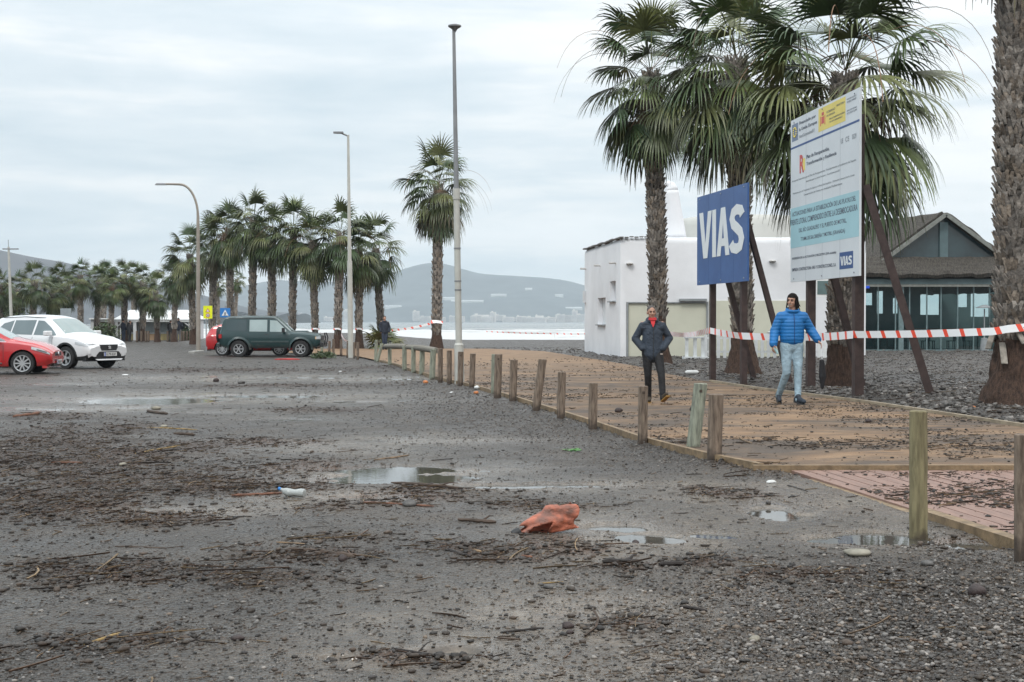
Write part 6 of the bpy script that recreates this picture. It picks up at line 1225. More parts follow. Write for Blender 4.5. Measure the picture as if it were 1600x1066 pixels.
    for s_ in ('l', 'r'):
        s0, s1 = V['an_' + s_], V['toe_' + s_]; f_ = (s1 - s0); f_.normalize(); m = MB(); up_ = Vector((0, 0, 1)) - f_ * f_.z; up_.normalize()
        m.caps(s0 - f_ * .035 - up_ * .025, s0 + up_ * .03, .045, .046, 12, 4).caps(s0 - f_ * .035 - up_ * .035, s1 - up_ * .012, .042, .034, 12, 4, (1, 1)).caps(s0 + up_ * .0, s1 - up_ * .006, .042, .030, 12, 3)
        sm_ = fuse(m, .009 if detail else .02, 2); so_ = link('shoe', sm_, t); sm_.materials.append(cols['shoe'])
        m = MB(); rot = (s1 - s0).to_track_quat('Y', 'Z').to_matrix(); m.box((s0 + s1) / 2 - up_ * .066 - f_ * .005, (.082, (s1 - s0).length + .10, .026), rot); so2 = m.build('sole', cols.get('sole', blackp), so_, bevel=.008)
    if hairf == 'short':
        m = MB(); m.ell(hp(0, .020, .044), (.079, .090, .088), 20, 12, rot=hm_); hmme = fuse(m, .007 if detail else .015, 1)
        bm = bmesh.new(); bm.from_mesh(hmme); inv = hm_.inverted(); bmesh.ops.delete(bm, geom=[v for v in bm.verts if (inv @ (v.co - hd)).z < (.052 if (inv @ (v.co - hd)).y < -.02 else -.015)], context='VERTS'); bm.to_mesh(hmme); bm.free(); link('hair', hmme, t); hmme.materials.append(cols['hair'])
    if hairf == 'long':
        m = MB(); rnd = random.Random(2); m.ell(hp(0, .018, .044), (.086, .098, .092), 18, 12, rot=hm_)
        for i in range(60):
            a = rnd.uniform(-.75, math.pi + .75); r0 = Vector((math.cos(a) * .076, .028 + math.sin(a) * .078, rnd.uniform(.02, .075))); L = rnd.uniform(.10, .24); o_ = rnd.uniform(.0, .06); q0 = hp(*r0); q1 = hp(r0.x * 1.18, r0.y * 1.1, r0.z - L * .5); q2 = hp(r0.x * (1.25 + o_ * 8), r0.y * 1.1 + o_, r0.z - L); m.caps(q0, q1, .013, .010, 6, 2).caps(q1, q2, .010, .0035, 6, 2)
        hmme = fuse(m, .007, 1); inv = hm_.inverted(); bm = bmesh.new(); bm.from_mesh(hmme); bmesh.ops.delete(bm, geom=[v for v in bm.verts if (inv @ (v.co - hd)).y < -.042 and (inv @ (v.co - hd)).z < .052], context='VERTS'); bm.to_mesh(hmme); bm.free(); link('hair', hmme, t); hmme.materials.append(cols['hair'])
    if detail:
        for s_ in (-1, 1):
            MB().ell(hp(s_ * .030, -.0845, .008), (.0135, .007, .0075), 10, 7, rot=hm_).build('eye', eyem, t, smooth='all'); MB().caps(hp(s_ * .014, -.092, .028), hp(s_ * .046, -.084, .028), .005, .004, 6, 2).build('eyebrow', hairb, t, smooth='all')
        if extra and 'smile' in extra: MB().caps(hp(-.022, -.080, -.052), hp(.022, -.080, -.052), .0055, .0055, 8, 3).build('mouth', teeth, t, smooth='all')
        else: MB().caps(hp(-.020, -.087, -.052), hp(.020, -.087, -.052), .0055, .0055, 8, 3).build('mouth', lipm, t, smooth='all')
    return t
slate = pm('slate_jacket', (.036, .050, .072), .75, .35, 5, .9, 8, bdist=.06); blackt = pm('black_trousers', (.012, .012, .014), .75, .3, 5, .8, 9, bdist=.05)
pz = .06
g = G(1019, 629, pz); g.z = pz
J1 = dict(pelvis=(0, 0, .97), chest=(.005, 0, 1.27), neck=(0, -.01, 1.50), head=(-.02, -.035, 1.635), sh_l=(-.175, 0, 1.42), sh_r=(.18, 0, 1.42), el_l=(-.305, .05, 1.16), el_r=(.315, .05, 1.17), wr_l=(-.185, -.07, .985), wr_r=(.19, -.07, .985), ha_l=(-.10, -.055, .93), ha_r=(.10, -.055, .93),
          hip_l=(-.095, 0, .93), hip_r=(.095, 0, .93), kn_l=(-.08, -.03, .50), kn_r=(.145, -.20, .52), an_l=(-.055, .10, .09), an_r=(.165, -.30, .115), toe_l=(-.055, -.05, .055), toe_r=(.215, -.44, .185), pn_l=(0, 1, 0), pn_r=(0, 1, 0))
p1_ = person(g, .94, J1, 'man in a dark blue jacket and red shirt walking with both hands in his pockets', dict(jacket=slate, trousers=blackt, shoe=pm('dark_shoe', (.05, .035, .02), .6), sole=pm('orange_sole', (.34, .19, .05), .7), hair=hairg, collar='open', hood=True, thick=.022, hem=-.13), hairf='short', head_turn=.12)
rs = MB(); rs.add([(-.046, -.100, 1.50), (.046, -.100, 1.50), (.030, -.148, 1.43), (.0, -.176, 1.365), (-.030, -.148, 1.43), (-.045, -.06, 1.525), (.045, -.06, 1.525)], [(0, 4, 3, 2, 1), (0, 1, 6, 5)]); rs.build('red_shirt', pm('red_shirt', (.55, .035, .04), .8, .2, 8), p1_, smooth=False)
MB().tube([(0, -.05, 1.505), (0, -.055, 1.545)], [.078, .066], 16).build('shirt_collar', bpy.data.materials['red_shirt'], p1_, smooth=True); MB().box((.155, -.145, .885), (.045, .012, .022)).build('pocket_mark', teeth, p1_)
jb = pm('blue_puffer', (.008, .15, .42), .55, .25, 3); t = jb.node_tree; b = t.nodes['Principled BSDF']
tcq = N(t, 'ShaderNodeTexCoord'); wv = N(t, 'ShaderNodeTexWave', bands_direction='Z', inp={'Scale': 5.6, 'Distortion': 1.2, 'Detail': 2.0}); t.links.new(tcq.outputs['Object'], wv.inputs['Vector']); nzq = N(t, 'ShaderNodeTexNoise', inp={'Scale': 30.0, 'Detail': 3.0}); t.links.new(tcq.outputs['Object'], nzq.inputs['Vector'])
bu = N(t, 'ShaderNodeBump', inp={'Strength': .45, 'Distance': .012}); t.links.new(M('ADD', M('POWER', wv.outputs['Fac'], .5, nt=t), M('MULTIPLY', nzq.outputs[0], .35, nt=t), nt=t), bu.inputs['Height']); t.links.new(bu.outputs[0], b.inputs['Normal'])
jeans = pm('pale_jeans', (.30, .41, .48), .85, .35, 5, .9, 9, bdist=.06)
g = G(1237, 630, pz); g.z = pz
J2 = dict(pelvis=(.0, 0, .97), chest=(.01, 0, 1.27), neck=(.01, -.01, 1.50), head=(-.005, -.03, 1.645), sh_l=(-.18, 0, 1.42), sh_r=(.185, 0, 1.42), el_l=(-.275, .0, 1.17), el_r=(.305, .03, 1.19), wr_l=(-.315, -.09, .96), wr_r=(.40, -.06, 1.03), ha_l=(-.325, -.11, .87), ha_r=(.445, -.09, .965),
          hip_l=(-.095, 0, .93), hip_r=(.095, 0, .93), kn_l=(-.105, -.12, .50), kn_r=(.075, -.12, .50), an_l=(-.19, .12, .13), an_r=(.055, -.23, .09), toe_l=(-.19, .0, .055), toe_r=(.13, -.36, .055), pn_l=(.8, .2, 0), pn_r=(-.6, 0, -.6))
p2_ = person(g, 1.05, J2, 'smiling long haired man in a bright blue puffer jacket and pale jeans', dict(jacket=jb, trousers=jeans, shoe=pm('navy_shoe', (.02, .03, .045), .6), hair=hairb, collar='full', hood=False, thick=.030, knee=.066, cuff=.050, hem=.03, zip=pm('zip_navy', (.008, .05, .18), .5)), hairf='long', head_turn=-.55, tilt=.05, extra='smile')
hp_ = g + Vector((-.325, -.13, .87)) * 1.05; tag(MB().tube([hp_ + Vector((.02, 0, .03)), hp_ + Vector((.05, -.01, -.02)), hp_ + Vector((.075, -.01, -.075))], [.022, .026, .018], 10).build('small_bottle', glassm('pale_plastic', (.40, .60, .62), .8), smooth=True), 'small pale blue bottle in the hand of the man in the blue jacket', 'bottle')
hb = g + Vector((.445, -.10, .96)) * 1.05; bgt = thing('dark_bag', hb, 'dark narrow bag hanging on white cords beside the man in blue', 'bag'); mb = MB(); mb.caps((.02, .0, -.30), (.03, .0, -.55), .045, .065, 12, 4, (1, .6)).caps((.03, 0, -.55), (.03, 0, -.74), .06, .03, 12, 4, (1, .6)); bgt_m = link('bag_body', fuse(mb, .012, 2), bgt); bgt_m.data.materials.append(pm('dark_cloth', (.015, .015, .018), .8, .4, 8, .5, 30))
MB().tube([(0, 0, .01), (.0, 0, -.10), (.01, 0, -.26)], .006, 6).build('cord', whitep, bgt); MB().tube([(.015, 0, .01), (.06, 0, -.10), (.03, 0, -.26)], .006, 6).build('cord', whitep, bgt)
def simpleJ(lean=0, st=.09, arms=.27):
    return dict(pelvis=(0, 0, .95), chest=(lean * .5, 0, 1.26), neck=(lean, 0, 1.50), head=(lean, -.02, 1.64), sh_l=(-.18 + lean, 0, 1.43), sh_r=(.18 + lean, 0, 1.43), el_l=(-arms, .02, 1.16), el_r=(arms, .02, 1.16), wr_l=(-arms + .05, -.10, .94), wr_r=(arms - .05, -.10, .94), ha_l=(-arms + .06, -.12, .86), ha_r=(arms - .06, -.12, .86), hip_l=(-.09, 0, .92), hip_r=(.09, 0, .92), kn_l=(-st, -.03, .50), kn_r=(st, .0, .50), an_l=(-st, .02, .09), an_r=(st, .05, .09), toe_l=(-st - .02, -.14, .05), toe_r=(st + .02, -.11, .05))
navy = pm('navy_coat', (.018, .024, .040), .8, .3, 5); dgrey = pm('dark_grey_coat', (.03, .03, .033), .8, .3, 5); denim = pm('dark_denim', (.035, .05, .085), .8, .3, 5); greyt = pm('grey_trousers', (.16, .16, .16), .8, .2, 4); dsh = pm('black_shoe', (.015, .015, .015), .5)
for (u, v, Yq, s_, jk, tr_, hr, turn, lab, J) in [(601, 548, None, 1.04, navy, denim, hairb, .3, 'walker in dark clothes far away behind the log rail', simpleJ(0, .07)), (193, 538, 111, .98, navy, denim, hairb, 2.6, 'leftmost of the three people before the white kiosk', simpleJ(.03)), (197.5, 538, 112, 1.02, dgrey, dgrey, hairb, 3.1, 'middle one of the three people before the white kiosk', simpleJ(0)), (203, 538, 110.5, .94, dgrey, dgrey, hairg, 2.2, 'rightmost of the three people before the white kiosk', simpleJ(-.03)),
                                               (267, 540, 108, .95, dgrey, dgrey, hairb, 2.8, 'person in dark coat, left one of the pair by the kiosk', simpleJ(.04, .08)), (279, 540, 107, 1.06, navy, greyt, hairg, 3.3, 'person in navy coat and grey trousers, right one of the pair by the kiosk', simpleJ(0, .09))]:
    g = G(u, v) if Yq is None else AT(u, v, Yq); g.z = float(dip(g.x, g.y)) + (.05 if Yq is None else .0)
    person(g, s_, J, lab, dict(jacket=jk, trousers=tr_, shoe=dsh, hair=hr, collar='full', thick=.02, hem=-.06), detail=False, turn=turn, hairf='short')
# ================================================================ LITTER LEFT BY THE STORM
ICO = []; ph_ = (1 + 5 ** .5) / 2
for a, c in ((1, ph_), (-1, ph_), (1, -ph_), (-1, -ph_)): ICO += [(0, a, c), (a, c, 0), (c, 0, a)]
ICO = np.array(ICO); ICO /= np.linalg.norm(ICO[0])
bmI = bmesh.new(); [bmI.verts.new(p) for p in ICO]; bmesh.ops.convex_hull(bmI, input=bmI.verts[:]); bmI.verts.index_update(); ICOF = np.array([[v.index for v in f.verts] for f in bmI.faces]); ICO = np.array([tuple(v.co) for v in bmI.verts]); bmI.free()
def scatter(n, seed, dens, vmin=528, vmax=1120, umin=-160, umax=1760):
    """points on the ground, evenly thick as seen from the road"""
    r_ = np.random.RandomState(seed); out = []; got = 0
    while got < n:
        v = r_.uniform(vmin, vmax, n); u = r_.uniform(umin, umax, n); Y = FP * CAMH / (v - HORZ); X = (u - 800) / FP * Y
        mk_ = ground_masks(X, Y); p = dens(X, Y, mk_); ok = r_.uniform(0, 1, n) < p; out.append(np.stack([X[ok], Y[ok]], -1)); got += ok.sum()
    return np.concatenate(out)[:n]
def zsurf(X, Y):
    z = terrain(X, Y); op = on_path(X, Y, .02); return np.where(op, np.where(Y > PY0, hbase(X, Y) + .062, .034), z)
def stones(name, n, seed, dens, smin, smax, pal, sq=.6, kind_label=None, far=.0011, vmin=560):
    P = scatter(n, seed, dens, vmin); r_ = np.random.RandomState(seed + 1); X, Y = P[:, 0], P[:, 1]; Z = zsurf(X, Y)
    s_ = (smin + (smax - smin) * r_.uniform(0, 1, n) ** 3.2) * 1.0; s_ = np.maximum(s_, Y * far * .5 * r_.uniform(.6, 1.3, n)); an = r_.uniform(0, 6.28, n); ca, sa = np.cos(an), np.sin(an)
    sh = ICO[None] * r_.uniform(.72, 1.25, (n, 12, 1)) * s_[:, None, None] * np.stack([r_.uniform(.8, 1.5, n), r_.uniform(.7, 1.0, n), r_.uniform(.4, .8, n) * sq / .6], -1)[:, None, :]
    x = sh[..., 0] * ca[:, None] - sh[..., 1] * sa[:, None] + X[:, None]; y = sh[..., 0] * sa[:, None] + sh[..., 1] * ca[:, None] + Y[:, None]; z = sh[..., 2] + (Z + s_ * .22)[:, None]
    V = np.stack([x, y, z], -1).reshape(-1, 3); F = (ICOF[None] + 12 * np.arange(n)[:, None, None]).reshape(-1, 3); me = np_mesh(name, V, F, [pebm], True)
    col = np.array(pal)[r_.randint(len(pal), size=n)] * r_.uniform(.6, 1.4, (n, 1)); cattr(me, 'col', np.repeat(col, 12, 0)); return tag(link(name, me), kind='stuff')
pebm = vcm('pebble', rough=.55, var=.3, vscale=30, spec=.5); twm = vcm('driftwood', rough=.8, var=.5, vscale=25, bump=.5, bscale=70)
lotd = lambda X, Y: ~on_path(X, Y, -.02)
inp = lambda X, Y: on_path(X, Y, .05)
stones('gravel', 34000, 101, lambda X, Y, m: np.clip(.02 + .9 * m[3], 0, 1) * lotd(X, Y) * (1 - m[0]), .0035, .016, [(.06, .055, .05), (.10, .09, .08), (.16, .15, .14), (.045, .04, .038), (.13, .10, .075), (.22, .20, .18), (.08, .06, .045)])
stones('gravel', 17000, 103, lambda X, Y, m: np.clip(.20 * fbm(X * 1.5, Y * 1.5, 71, 3) ** 2 * 3 - .1 * m[1], 0.01, 1) * lotd(X, Y) * (1 - m[0]), .0025, .011, [(.07, .068, .064), (.035, .033, .032), (.09, .085, .08), (.18, .17, .16), (.05, .035, .025)])
stones('mud_clods', 9000, 105, lambda X, Y, m: np.clip(.008 + .9 * m[2], 0, 1) * lotd(X, Y) * (1 - m[0]), .004, .028, [(.028, .021, .016), (.040, .030, .022), (.022, .018, .015), (.06, .042, .03)], sq=.5)
stones('mud_clods', 5500, 107, lambda X, Y, m: inp(X, Y) * np.clip((fbm(X * .55, Y * .8, 61, 5) - .44) * 6, .03, 1) * (Y < 60), .004, .026, [(.028, .021, .016), (.045, .033, .024), (.022, .018, .015), (.08, .055, .038)], sq=.4, vmin=548)
stones('gravel', 16000, 109, lambda X, Y, m: ((X > rightX(Y) + .05) & (Y > 18)) * np.clip((fbm(X * .9, Y * .9, 63, 4) - .3) * 3, .1, 1), .012, .06, [(.05, .045, .04), (.09, .08, .07), (.14, .13, .12), (.04, .03, .025), (.20, .185, .17)], vmin=540, far=.0011)
def twigs(name, n, seed, dens, L0, L1, r0, pal, vmin=560, prefer=None):
    P = scatter(n, seed, dens, vmin); r_ = np.random.RandomState(seed + 1); X, Y = P[:, 0], P[:, 1]; Z = zsurf(X, Y); L = L0 + (L1 - L0) * r_.uniform(0, 1, n) ** 3; an = r_.uniform(-1.57, 1.57, n); rr = r0 * r_.uniform(.5, 1.5, n) * (.6 + L / L1); rr = np.maximum(rr, Y * .00017)
    K = 4; t_ = np.linspace(-.5, .5, K); bend = r_.normal(0, .12, n); V = np.zeros((n, K, 3, 3)); lift = np.abs(r_.normal(0, .10, n))
    for i, q in enumerate(t_):
        cx = X + np.cos(an) * L * q - np.sin(an) * bend * L * (q * q * 4 - 1) * .5; cy = Y + np.sin(an) * L * q + np.cos(an) * bend * L * (q * q * 4 - 1) * .5; cz = Z + rr * .7 + lift * L * (q + .5) * .5
        for k in range(3):
            a = 2.094 * k + .5; V[:, i, k, 0] = cx - np.sin(an) * np.cos(a) * rr; V[:, i, k, 1] = cy + np.cos(an) * np.cos(a) * rr; V[:, i, k, 2] = cz + np.sin(a) * rr
    base = np.array([(i * 3 + k, i * 3 + (k + 1) % 3, (i + 1) * 3 + (k + 1) % 3, (i + 1) * 3 + k) for i in range(K - 1) for k in range(3)]); F = (base[None] + 12 * np.arange(n)[:, None, None]).reshape(-1, 4)
    me = np_mesh(name, V.reshape(-1, 3), F, [twm], False); cattr(me, 'col', np.repeat(np.array(pal)[r_.randint(len(pal), size=n)] * r_.uniform(.6, 1.35, (n, 1)), 12, 0)); return tag(link(name, me), kind='stuff')
BR = [(.07, .042, .026), (.045, .029, .020), (.11, .062, .036), (.15, .095, .052), (.04, .027, .020), (.23, .16, .09)]
twigs('twig_litter', 15000, 111, lambda X, Y, m: np.clip(.010 + .95 * m[2] ** 1.4, 0, 1) * lotd(X, Y) * (1 - m[0] * .8) * (.25 + .75 * ss(7.5, 12, Y)), .012, .15, .0021, BR)
twigs('twig_litter', 700, 112, lambda X, Y, m: np.clip(.01 + .95 * m[2] ** 1.5, 0, 1) * lotd(X, Y) * (1 - m[0] * .8), .08, .42, .0034, BR)
twigs('twig_litter', 2600, 113, lambda X, Y, m: inp(X, Y) * np.clip((fbm(X * .55, Y * .8, 61, 5) - .46) * 6, .02, 1) * (Y < 45), .02, .22, .003, BR, 550)
twigs('twig_litter', 3000, 115, lambda X, Y, m: ((X > rightX(Y) + .05) & (Y > 18)) * .5, .04, .5, .005, BR + [(.26, .22, .17)], 542)
# ---- bigger pieces, one by one
palD = {'reed': (.34, .23, .09), 'brown': (.075, .05, .035), 'dark': (.028, .021, .018), 'red': (.19, .085, .05), 'tan': (.27, .18, .105), 'grey': (.12, .105, .09)}
wmats = {k_: pm('stick_' + k_, c_, .7, .55, 14, .7, 70, stretch=(1, 1, 1), bdist=.006) for k_, c_ in palD.items()}
def on(u, v): g = G(u, v); g.z = float(zsurf(np.array([[g.x]]), np.array([[g.y]]))[0, 0]); return g
sticks = [(612, 1022, 680, 1034, 4.2, 'dark', 'dark thin stick lying alone low in the centre foreground'), (132, 1018, 188, 998, 5, 'reed', 'yellow split reed at the lower left'), (448, 868, 500, 872, 7, 'brown', 'ragged brown bark strip in the litter left of centre, left end'), (498, 872, 556, 880, 9, 'brown', 'thick brown bark chunk left of centre'), (432, 853, 476, 857, 2.5, 'tan', 'short pale tan sliver above the bark strip'),
          (716, 819, 775, 823, 6, 'brown', 'brown branch left of the crumpled orange plastic'), (782, 996, 850, 990, 4, 'dark', 'slender dark stick low right of centre'), (775, 1004, 815, 1006, 3, 'brown', 'brown twig under the slender dark stick'), (568, 792, 678, 796, 3.5, 'red', 'long reddish cane left of the orange plastic'), (362, 780, 440, 776, 5, 'red', 'reddish brown cane left of the white bottle'), (612, 758, 722, 771, 5, 'brown', 'long brown branch on the litter heap above the orange plastic'),
          (212, 714, 282, 702, 2.5, 'reed', 'long yellow reed in the left litter field'), (222, 671, 308, 674, 2, 'reed', 'straight thin yellow reed near the far puddle'), (272, 681, 304, 683, 5, 'brown', 'short thick brown stick under the straight reed'), (584, 722, 640, 714, 2.5, 'tan', 'pale tan stick beside the centre wet patch'), (1222, 905, 1345, 925, 4, 'brown', 'long forked branch in the litter at the lower right'), (1270, 928, 1350, 932, 4, 'dark', 'dark branch under the forked one at the lower right'),
          (942, 889, 1003, 888, 9, 'dark', 'thick dark rotten log right of centre'), (1030, 891, 1068, 890, 8, 'dark', 'short dark log to the right of the rotten log'), (1062, 955, 1105, 962, 5, 'dark', 'dark flat stick in the pale silt'), (80, 730, 130, 728, 4, 'red', 'reddish stick in the far left litter'), (20, 655, 62, 650, 5, 'red', 'reddish brown branch at the left edge'), (110, 900, 190, 893, 3, 'brown', 'thin brown twig left of the lower left silt'),
          (180, 860, 260, 862, 2.5, 'brown', 'straight brown twig in the left middle'), (600, 900, 660, 905, 2.5, 'grey', 'grey twig under the bark chunk'), (700, 868, 735, 878, 5, 'dark', 'dark twisted stick below the brown branch'), (740, 868, 752, 872, 4, 'tan', 'pale broken stick end below the brown branch'), (815, 878, 832, 880, 4, 'red', 'short orange brown wood chip under the orange plastic'), (1155, 690, 1175, 702, 2.5, 'tan', 'curled pale twig on the ochre path'), (1340, 690, 1460, 702, 1.5, 'tan', 'long thin pale cane across the ochre path'),
          (840, 920, 880, 916, 2, 'reed', 'short yellow straw beside the small stone'), (336, 930, 370, 926, 5, 'dark', 'dark stub in the left foreground'), (230, 645, 262, 650, 5, 'brown', 'brown stick beside the far puddle'), (1160, 1030, 1210, 1042, 3.5, 'dark', 'dark stick among the gravel at the lower right'), (1230, 762, 1262, 772, 2, 'dark', 'thin dark twig left of the plank walk')]
rnd = random.Random(8)
for i, (ua, va, ub, vb, wpx, mt, lab) in enumerate(sticks):
    a, b_2 = on(ua, va), on(ub, vb); d = FP * CAMH / ((va + vb) / 2 - HORZ); r_ = wpx / FP * d / 2; r_ = max(min(r_, .035), .004); n = 9; m = MB(); mid = (a + b_2) / 2; pts = []
    perp = Vector((-(b_2 - a).y, (b_2 - a).x, 0)) * .06; bend = rnd.uniform(-1, 1); L = (b_2 - a).length
    for k in range(n):
        t_ = k / (n - 1); q = a.lerp(b_2, t_) + perp * bend * math.sin(t_ * math.pi) + perp * rnd.uniform(-.10, .10); q.z = max(on_z, q.z) if False else a.lerp(b_2, t_).z + r_ * .55 + rnd.uniform(0, .3) * r_; pts.append(q - mid)
    m.tube(pts, [r_ * rnd.uniform(.75, 1.15) * (1 if 0 < k < n - 1 else .55) for k in range(n)], 7)
    if i in (0, 10, 15, 16, 17, 5): q = pts[5]; m.tube([q, q + (pts[8] - pts[5]) * .5 + Vector((0, .07, .03)), q + (pts[8] - pts[5]) * .8 + Vector((0, .16, .02))], [r_ * .7, r_ * .45, r_ * .2], 6)
    tag(m.build('driftwood_stick', wmats[mt], loc=mid, smooth=True), lab, 'stick')
def rock(u, v, wpx, mt, lab, flat=.6, name='stone', cat='stone'):
    g = on(u, v); d = g.y; r_ = wpx / FP * d / 2; m = MB().ell((0, 0, 0), (r_, r_ * .8, r_ * flat), 14, 9); rr = random.Random(int(u)); o_ = rr.uniform(0, 50)
    m.v = [tuple(Vector(p) * (.80 + .42 * float(vnoise(np.array([p[0] / r_ * 1.4 + o_]), np.array([p[1] / r_ * 1.4 + p[2] / r_ * 2]))[0]))) for p in m.v]; g.z += r_ * flat * .6; return tag(m.build(name, mt, loc=g, smooth='all'), lab, cat)
dst = pm('dark_stone', (.05, .035, .033), .6, .5, 12, .6, 50); pst = pm('pale_stone', (.27, .25, .20), .65, .4, 10, .5, 50); ost = pm('orange_scrap', (.55, .20, .07), .5, .3, 10); gst = pm('grey_stone', (.11, .105, .10), .6, .5, 12, .6, 50)
for u, v, w_, mt, fl_, lab in ((887, 988, 18, dst, .7, 'round dark red stone low right of centre'), (891, 997, 12, dst, .6, 'small dark stone just below the dark red one'), (1526, 936, 30, dst, .8, 'brown mossy stone in the gravel at the lower right'), (1340, 872, 46, pst, .25, 'flat pale slab stone below the puddle'), (1448, 888, 22, gst, .5, 'grey stone right of the flat pale slab'), (860, 926, 20, gst, .45, 'flat grey stone in the centre foreground'),
                        (245, 642, 16, pst, .4, 'pale stone by the far puddle'), (256, 670, 12, pst, .4, 'pale stone above the straight yellow reed'), (192, 732, 12, pst, .5, 'cream stone in the left litter field'), (630, 850, 12, gst, .5, 'small brown grey stone right of the bark chunk'), (338, 598, 10, dst, .7, 'dark clod on the car park beyond the puddle'), (377, 601, 11, gst, .6, 'grey clod right of the dark clod beyond the puddle'), (372, 1006, 24, dst, .4, 'dark clod at the bottom left of centre'),
                        (1085, 648, 14, dst, .8, 'dark clod on the path left of the leaning post'), (1357, 667, 10, dst, .7, 'dark clod on the ochre path right of centre'), (967, 650, 12, dst, .7, 'dark clod on the path behind the short posts'), (640, 795, 24, gst, .5, 'grey lump by the reddish cane'), (1180, 1010, 18, pst, .6, 'pale round pebble by the dark stick at the lower right'), (536, 886, 14, dst, .9, 'dark round lump under the bark chunk'), (993, 812 + 33, 12, dst, .7, 'small dark lump right of the crumpled plastic')):
    rock(u, v, w_, mt, lab, fl_)
rock(665, 600, 9, ost, 'bright orange scrap beyond the centre of the car park', .7, 'plastic_scrap', 'scrap'); rock(1519, 648, 11, ost, 'small orange scrap by the foot of the right-hand palm', .6, 'plastic_scrap', 'scrap'); rock(744, 617, 8, ost, 'small pinkish scrap below the posts by the cream pole', .6, 'plastic_scrap', 'scrap')
wh = pm('white_litter', (.62, .63, .62), .5, .1, 6); rock(745, 611, 9, wh, 'round white scrap at the foot of the posts by the cream pole', .8, 'plastic_scrap', 'scrap'); rock(706, 616, 8, wh, 'flat white scrap left of the round one', .4, 'plastic_scrap', 'scrap'); rock(532, 583, 6, wh, 'white scrap on the far car park', .5, 'plastic_scrap', 'scrap'); rock(196, 588, 10, wh, 'curled white scrap in front of the white car', .3, 'plastic_scrap', 'scrap')
# crumpled orange plastic: a torn hollow shell
g = on(862, 836); cr = MB(); nu, nv = 44, 22; V = []
for j in range(nv + 1):
    for i in range(nu):
        a = 2 * math.pi * i / nu; t_ = j / nv; x = -.16 + .33 * t_; rad = (.035 + .075 * math.sin(min(1, t_ * 1.25) * math.pi * .78) ** .7) * (1 + .42 * (float(fbm(np.array([math.cos(a) * 1.8 + 5 + t_ * 2.5]), np.array([math.sin(a) * 1.8 + t_ * 4]), 5, 4)[0]) - .5) * 2)
        z = math.sin(a) * rad * (.78 + .30 * t_) + .055 + .04 * t_; V.append((x + .02 * math.sin(3 * a), math.cos(a) * rad * .8, max(z, .003)))
F = [(j * nu + i, j * nu + (i + 1) % nu, (j + 1) * nu + (i + 1) % nu, (j + 1) * nu + i) for j in range(nv) for i in range(nu) if not (3 <= j <= 10 and 21 <= i <= 29) and not (16 <= j and 8 <= i <= 13)]
cr.add(V, F); orp = pm('orange_plastic', (.50, .15, .085), .5, .40, 9, .9, 30, col2=(.17, .085, .065), bdist=.015); ob = thing('crumpled_float', g + Vector((-.02, 0, 0)), 'crumpled torn orange red plastic float lying in the middle foreground', 'plastic litter'); ob.rotation_euler = (0, -.12, .25); ob.scale = (1.12, 1, .9)
sh_ = cr.build('shell', orp, ob, smooth='all'); so = sh_.modifiers.new('s', 'SOLIDIFY'); so.thickness = .004; MB().tube([(-.175, 0, .045), (-.20, 0, .035), (-.225, 0, .028)], [.030, .034, .026], 14).build('cap', blackp, ob, smooth=True)
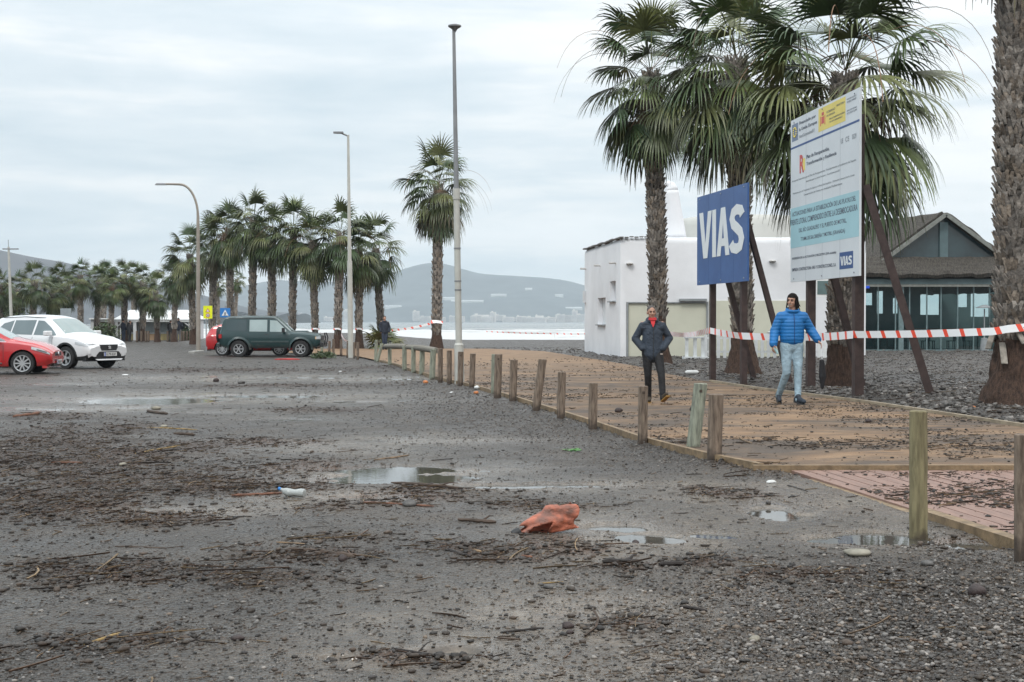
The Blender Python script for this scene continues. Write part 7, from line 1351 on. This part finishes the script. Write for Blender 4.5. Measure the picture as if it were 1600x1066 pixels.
# translucent bottle, cup, leaves, tube
g = on(456, 781); bo_ = thing('plastic_bottle', g, 'crushed clear plastic bottle with a blue cap left of centre', 'bottle'); bo_.rotation_euler = (0, 0, -.35); cp = pm('clear_plastic', (.36, .38, .37), .18, .2, 14, .6, 30, spec=.8)
m = MB(); m.tube([(-.10, 0, .06), (-.085, 0, .055), (-.06, 0, .045), (-.02, 0, .034), (.03, 0, .036), (.08, 0, .038), (.115, 0, .036), (.12, 0, .035)], [.012, .014, .030, .035, .026, .036, .033, .020], 14); m.build('bottle_body', cp, bo_, smooth=True); MB().tube([(-.122, 0, .066), (-.10, 0, .06)], .014, 12).build('cap', skyb, bo_)
g = on(1081, 590); g.z += .02; tag(MB().tube([(-.17, 0, .05), (-.12, 0, .052), (.12, 0, .05), (.17, 0, .048)], [.03, .055, .055, .035], 12).build('white_bottle', wh, loc=g, smooth=True), 'white plastic bottle lying on the path right of the man in the dark jacket', 'bottle')
g = on(1204, 708 + 0); lf = thing('leaf_sprig', on(893, 708), 'bright green leaf sprig lying on the gravel in the centre', 'leaves'); r_ = np.random.RandomState(3); m = MB()
for i in range(16):
    a = r_.uniform(0, 6.28); q = Vector((r_.uniform(-.09, .09), r_.uniform(-.06, .06), .012 + r_.uniform(0, .02))); d = Vector((math.cos(a), math.sin(a), .2)) * .05; s_ = Vector((-d.y, d.x, 0)) * .35; m.add([q - d, q + s_, q + d, q - s_, q + Vector((0, 0, .006))], [(0, 1, 4), (1, 2, 4), (2, 3, 4), (3, 0, 4)])
m.build('leaves', pm('fresh_leaf', (.08, .26, .05), .5, .3, 20), lf); MB().tube([(-.1, 0, .01), (0, .01, .015), (.1, 0, .01)], .003, 5).build('stem', wmats['brown'], lf)
g = on(1205, 757); tag(MB().box((0, 0, .012), (.09, .05, .02), Matrix.Rotation(.5, 3, 'Z'), taper=.6).build('paper_scrap', wh, loc=g, bevel=.004), 'tiny white paper scrap left of the plank walk', 'scrap')
g = on(392, 561); g.z += .01; tag(MB().ell((0, 0, .03), (.55, .14, .05), 14, 7).build('red_cloth', pm('red_cloth', (.42, .04, .04), .8, .4, 6, .5, 20), loc=G(449, 563), smooth='all'), 'flat red cloth lying on the ground in front of the green off-roader', 'cloth')
# ---------------------------------------------------------------- haze over the whole place
hz = MB(); hz.bb(-7000, 7000, -700, 6500, -8, 420); ho = hz.build('haze', bpy.data.materials.new('haze_air'))
hmat = ho.data.materials[0]; hmat.use_nodes = True; t = hmat.node_tree; t.nodes.clear()
pv = N(t, 'ShaderNodeVolumePrincipled'); pv.inputs['Color'].default_value = (.80, .89, .96, 1); pv.inputs['Density'].default_value = HAZE_D; pv.inputs['Anisotropy'].default_value = .1
ou = N(t, 'ShaderNodeOutputMaterial'); t.links.new(pv.outputs[0], ou.inputs['Volume'])
tag(ho, kind='stuff')
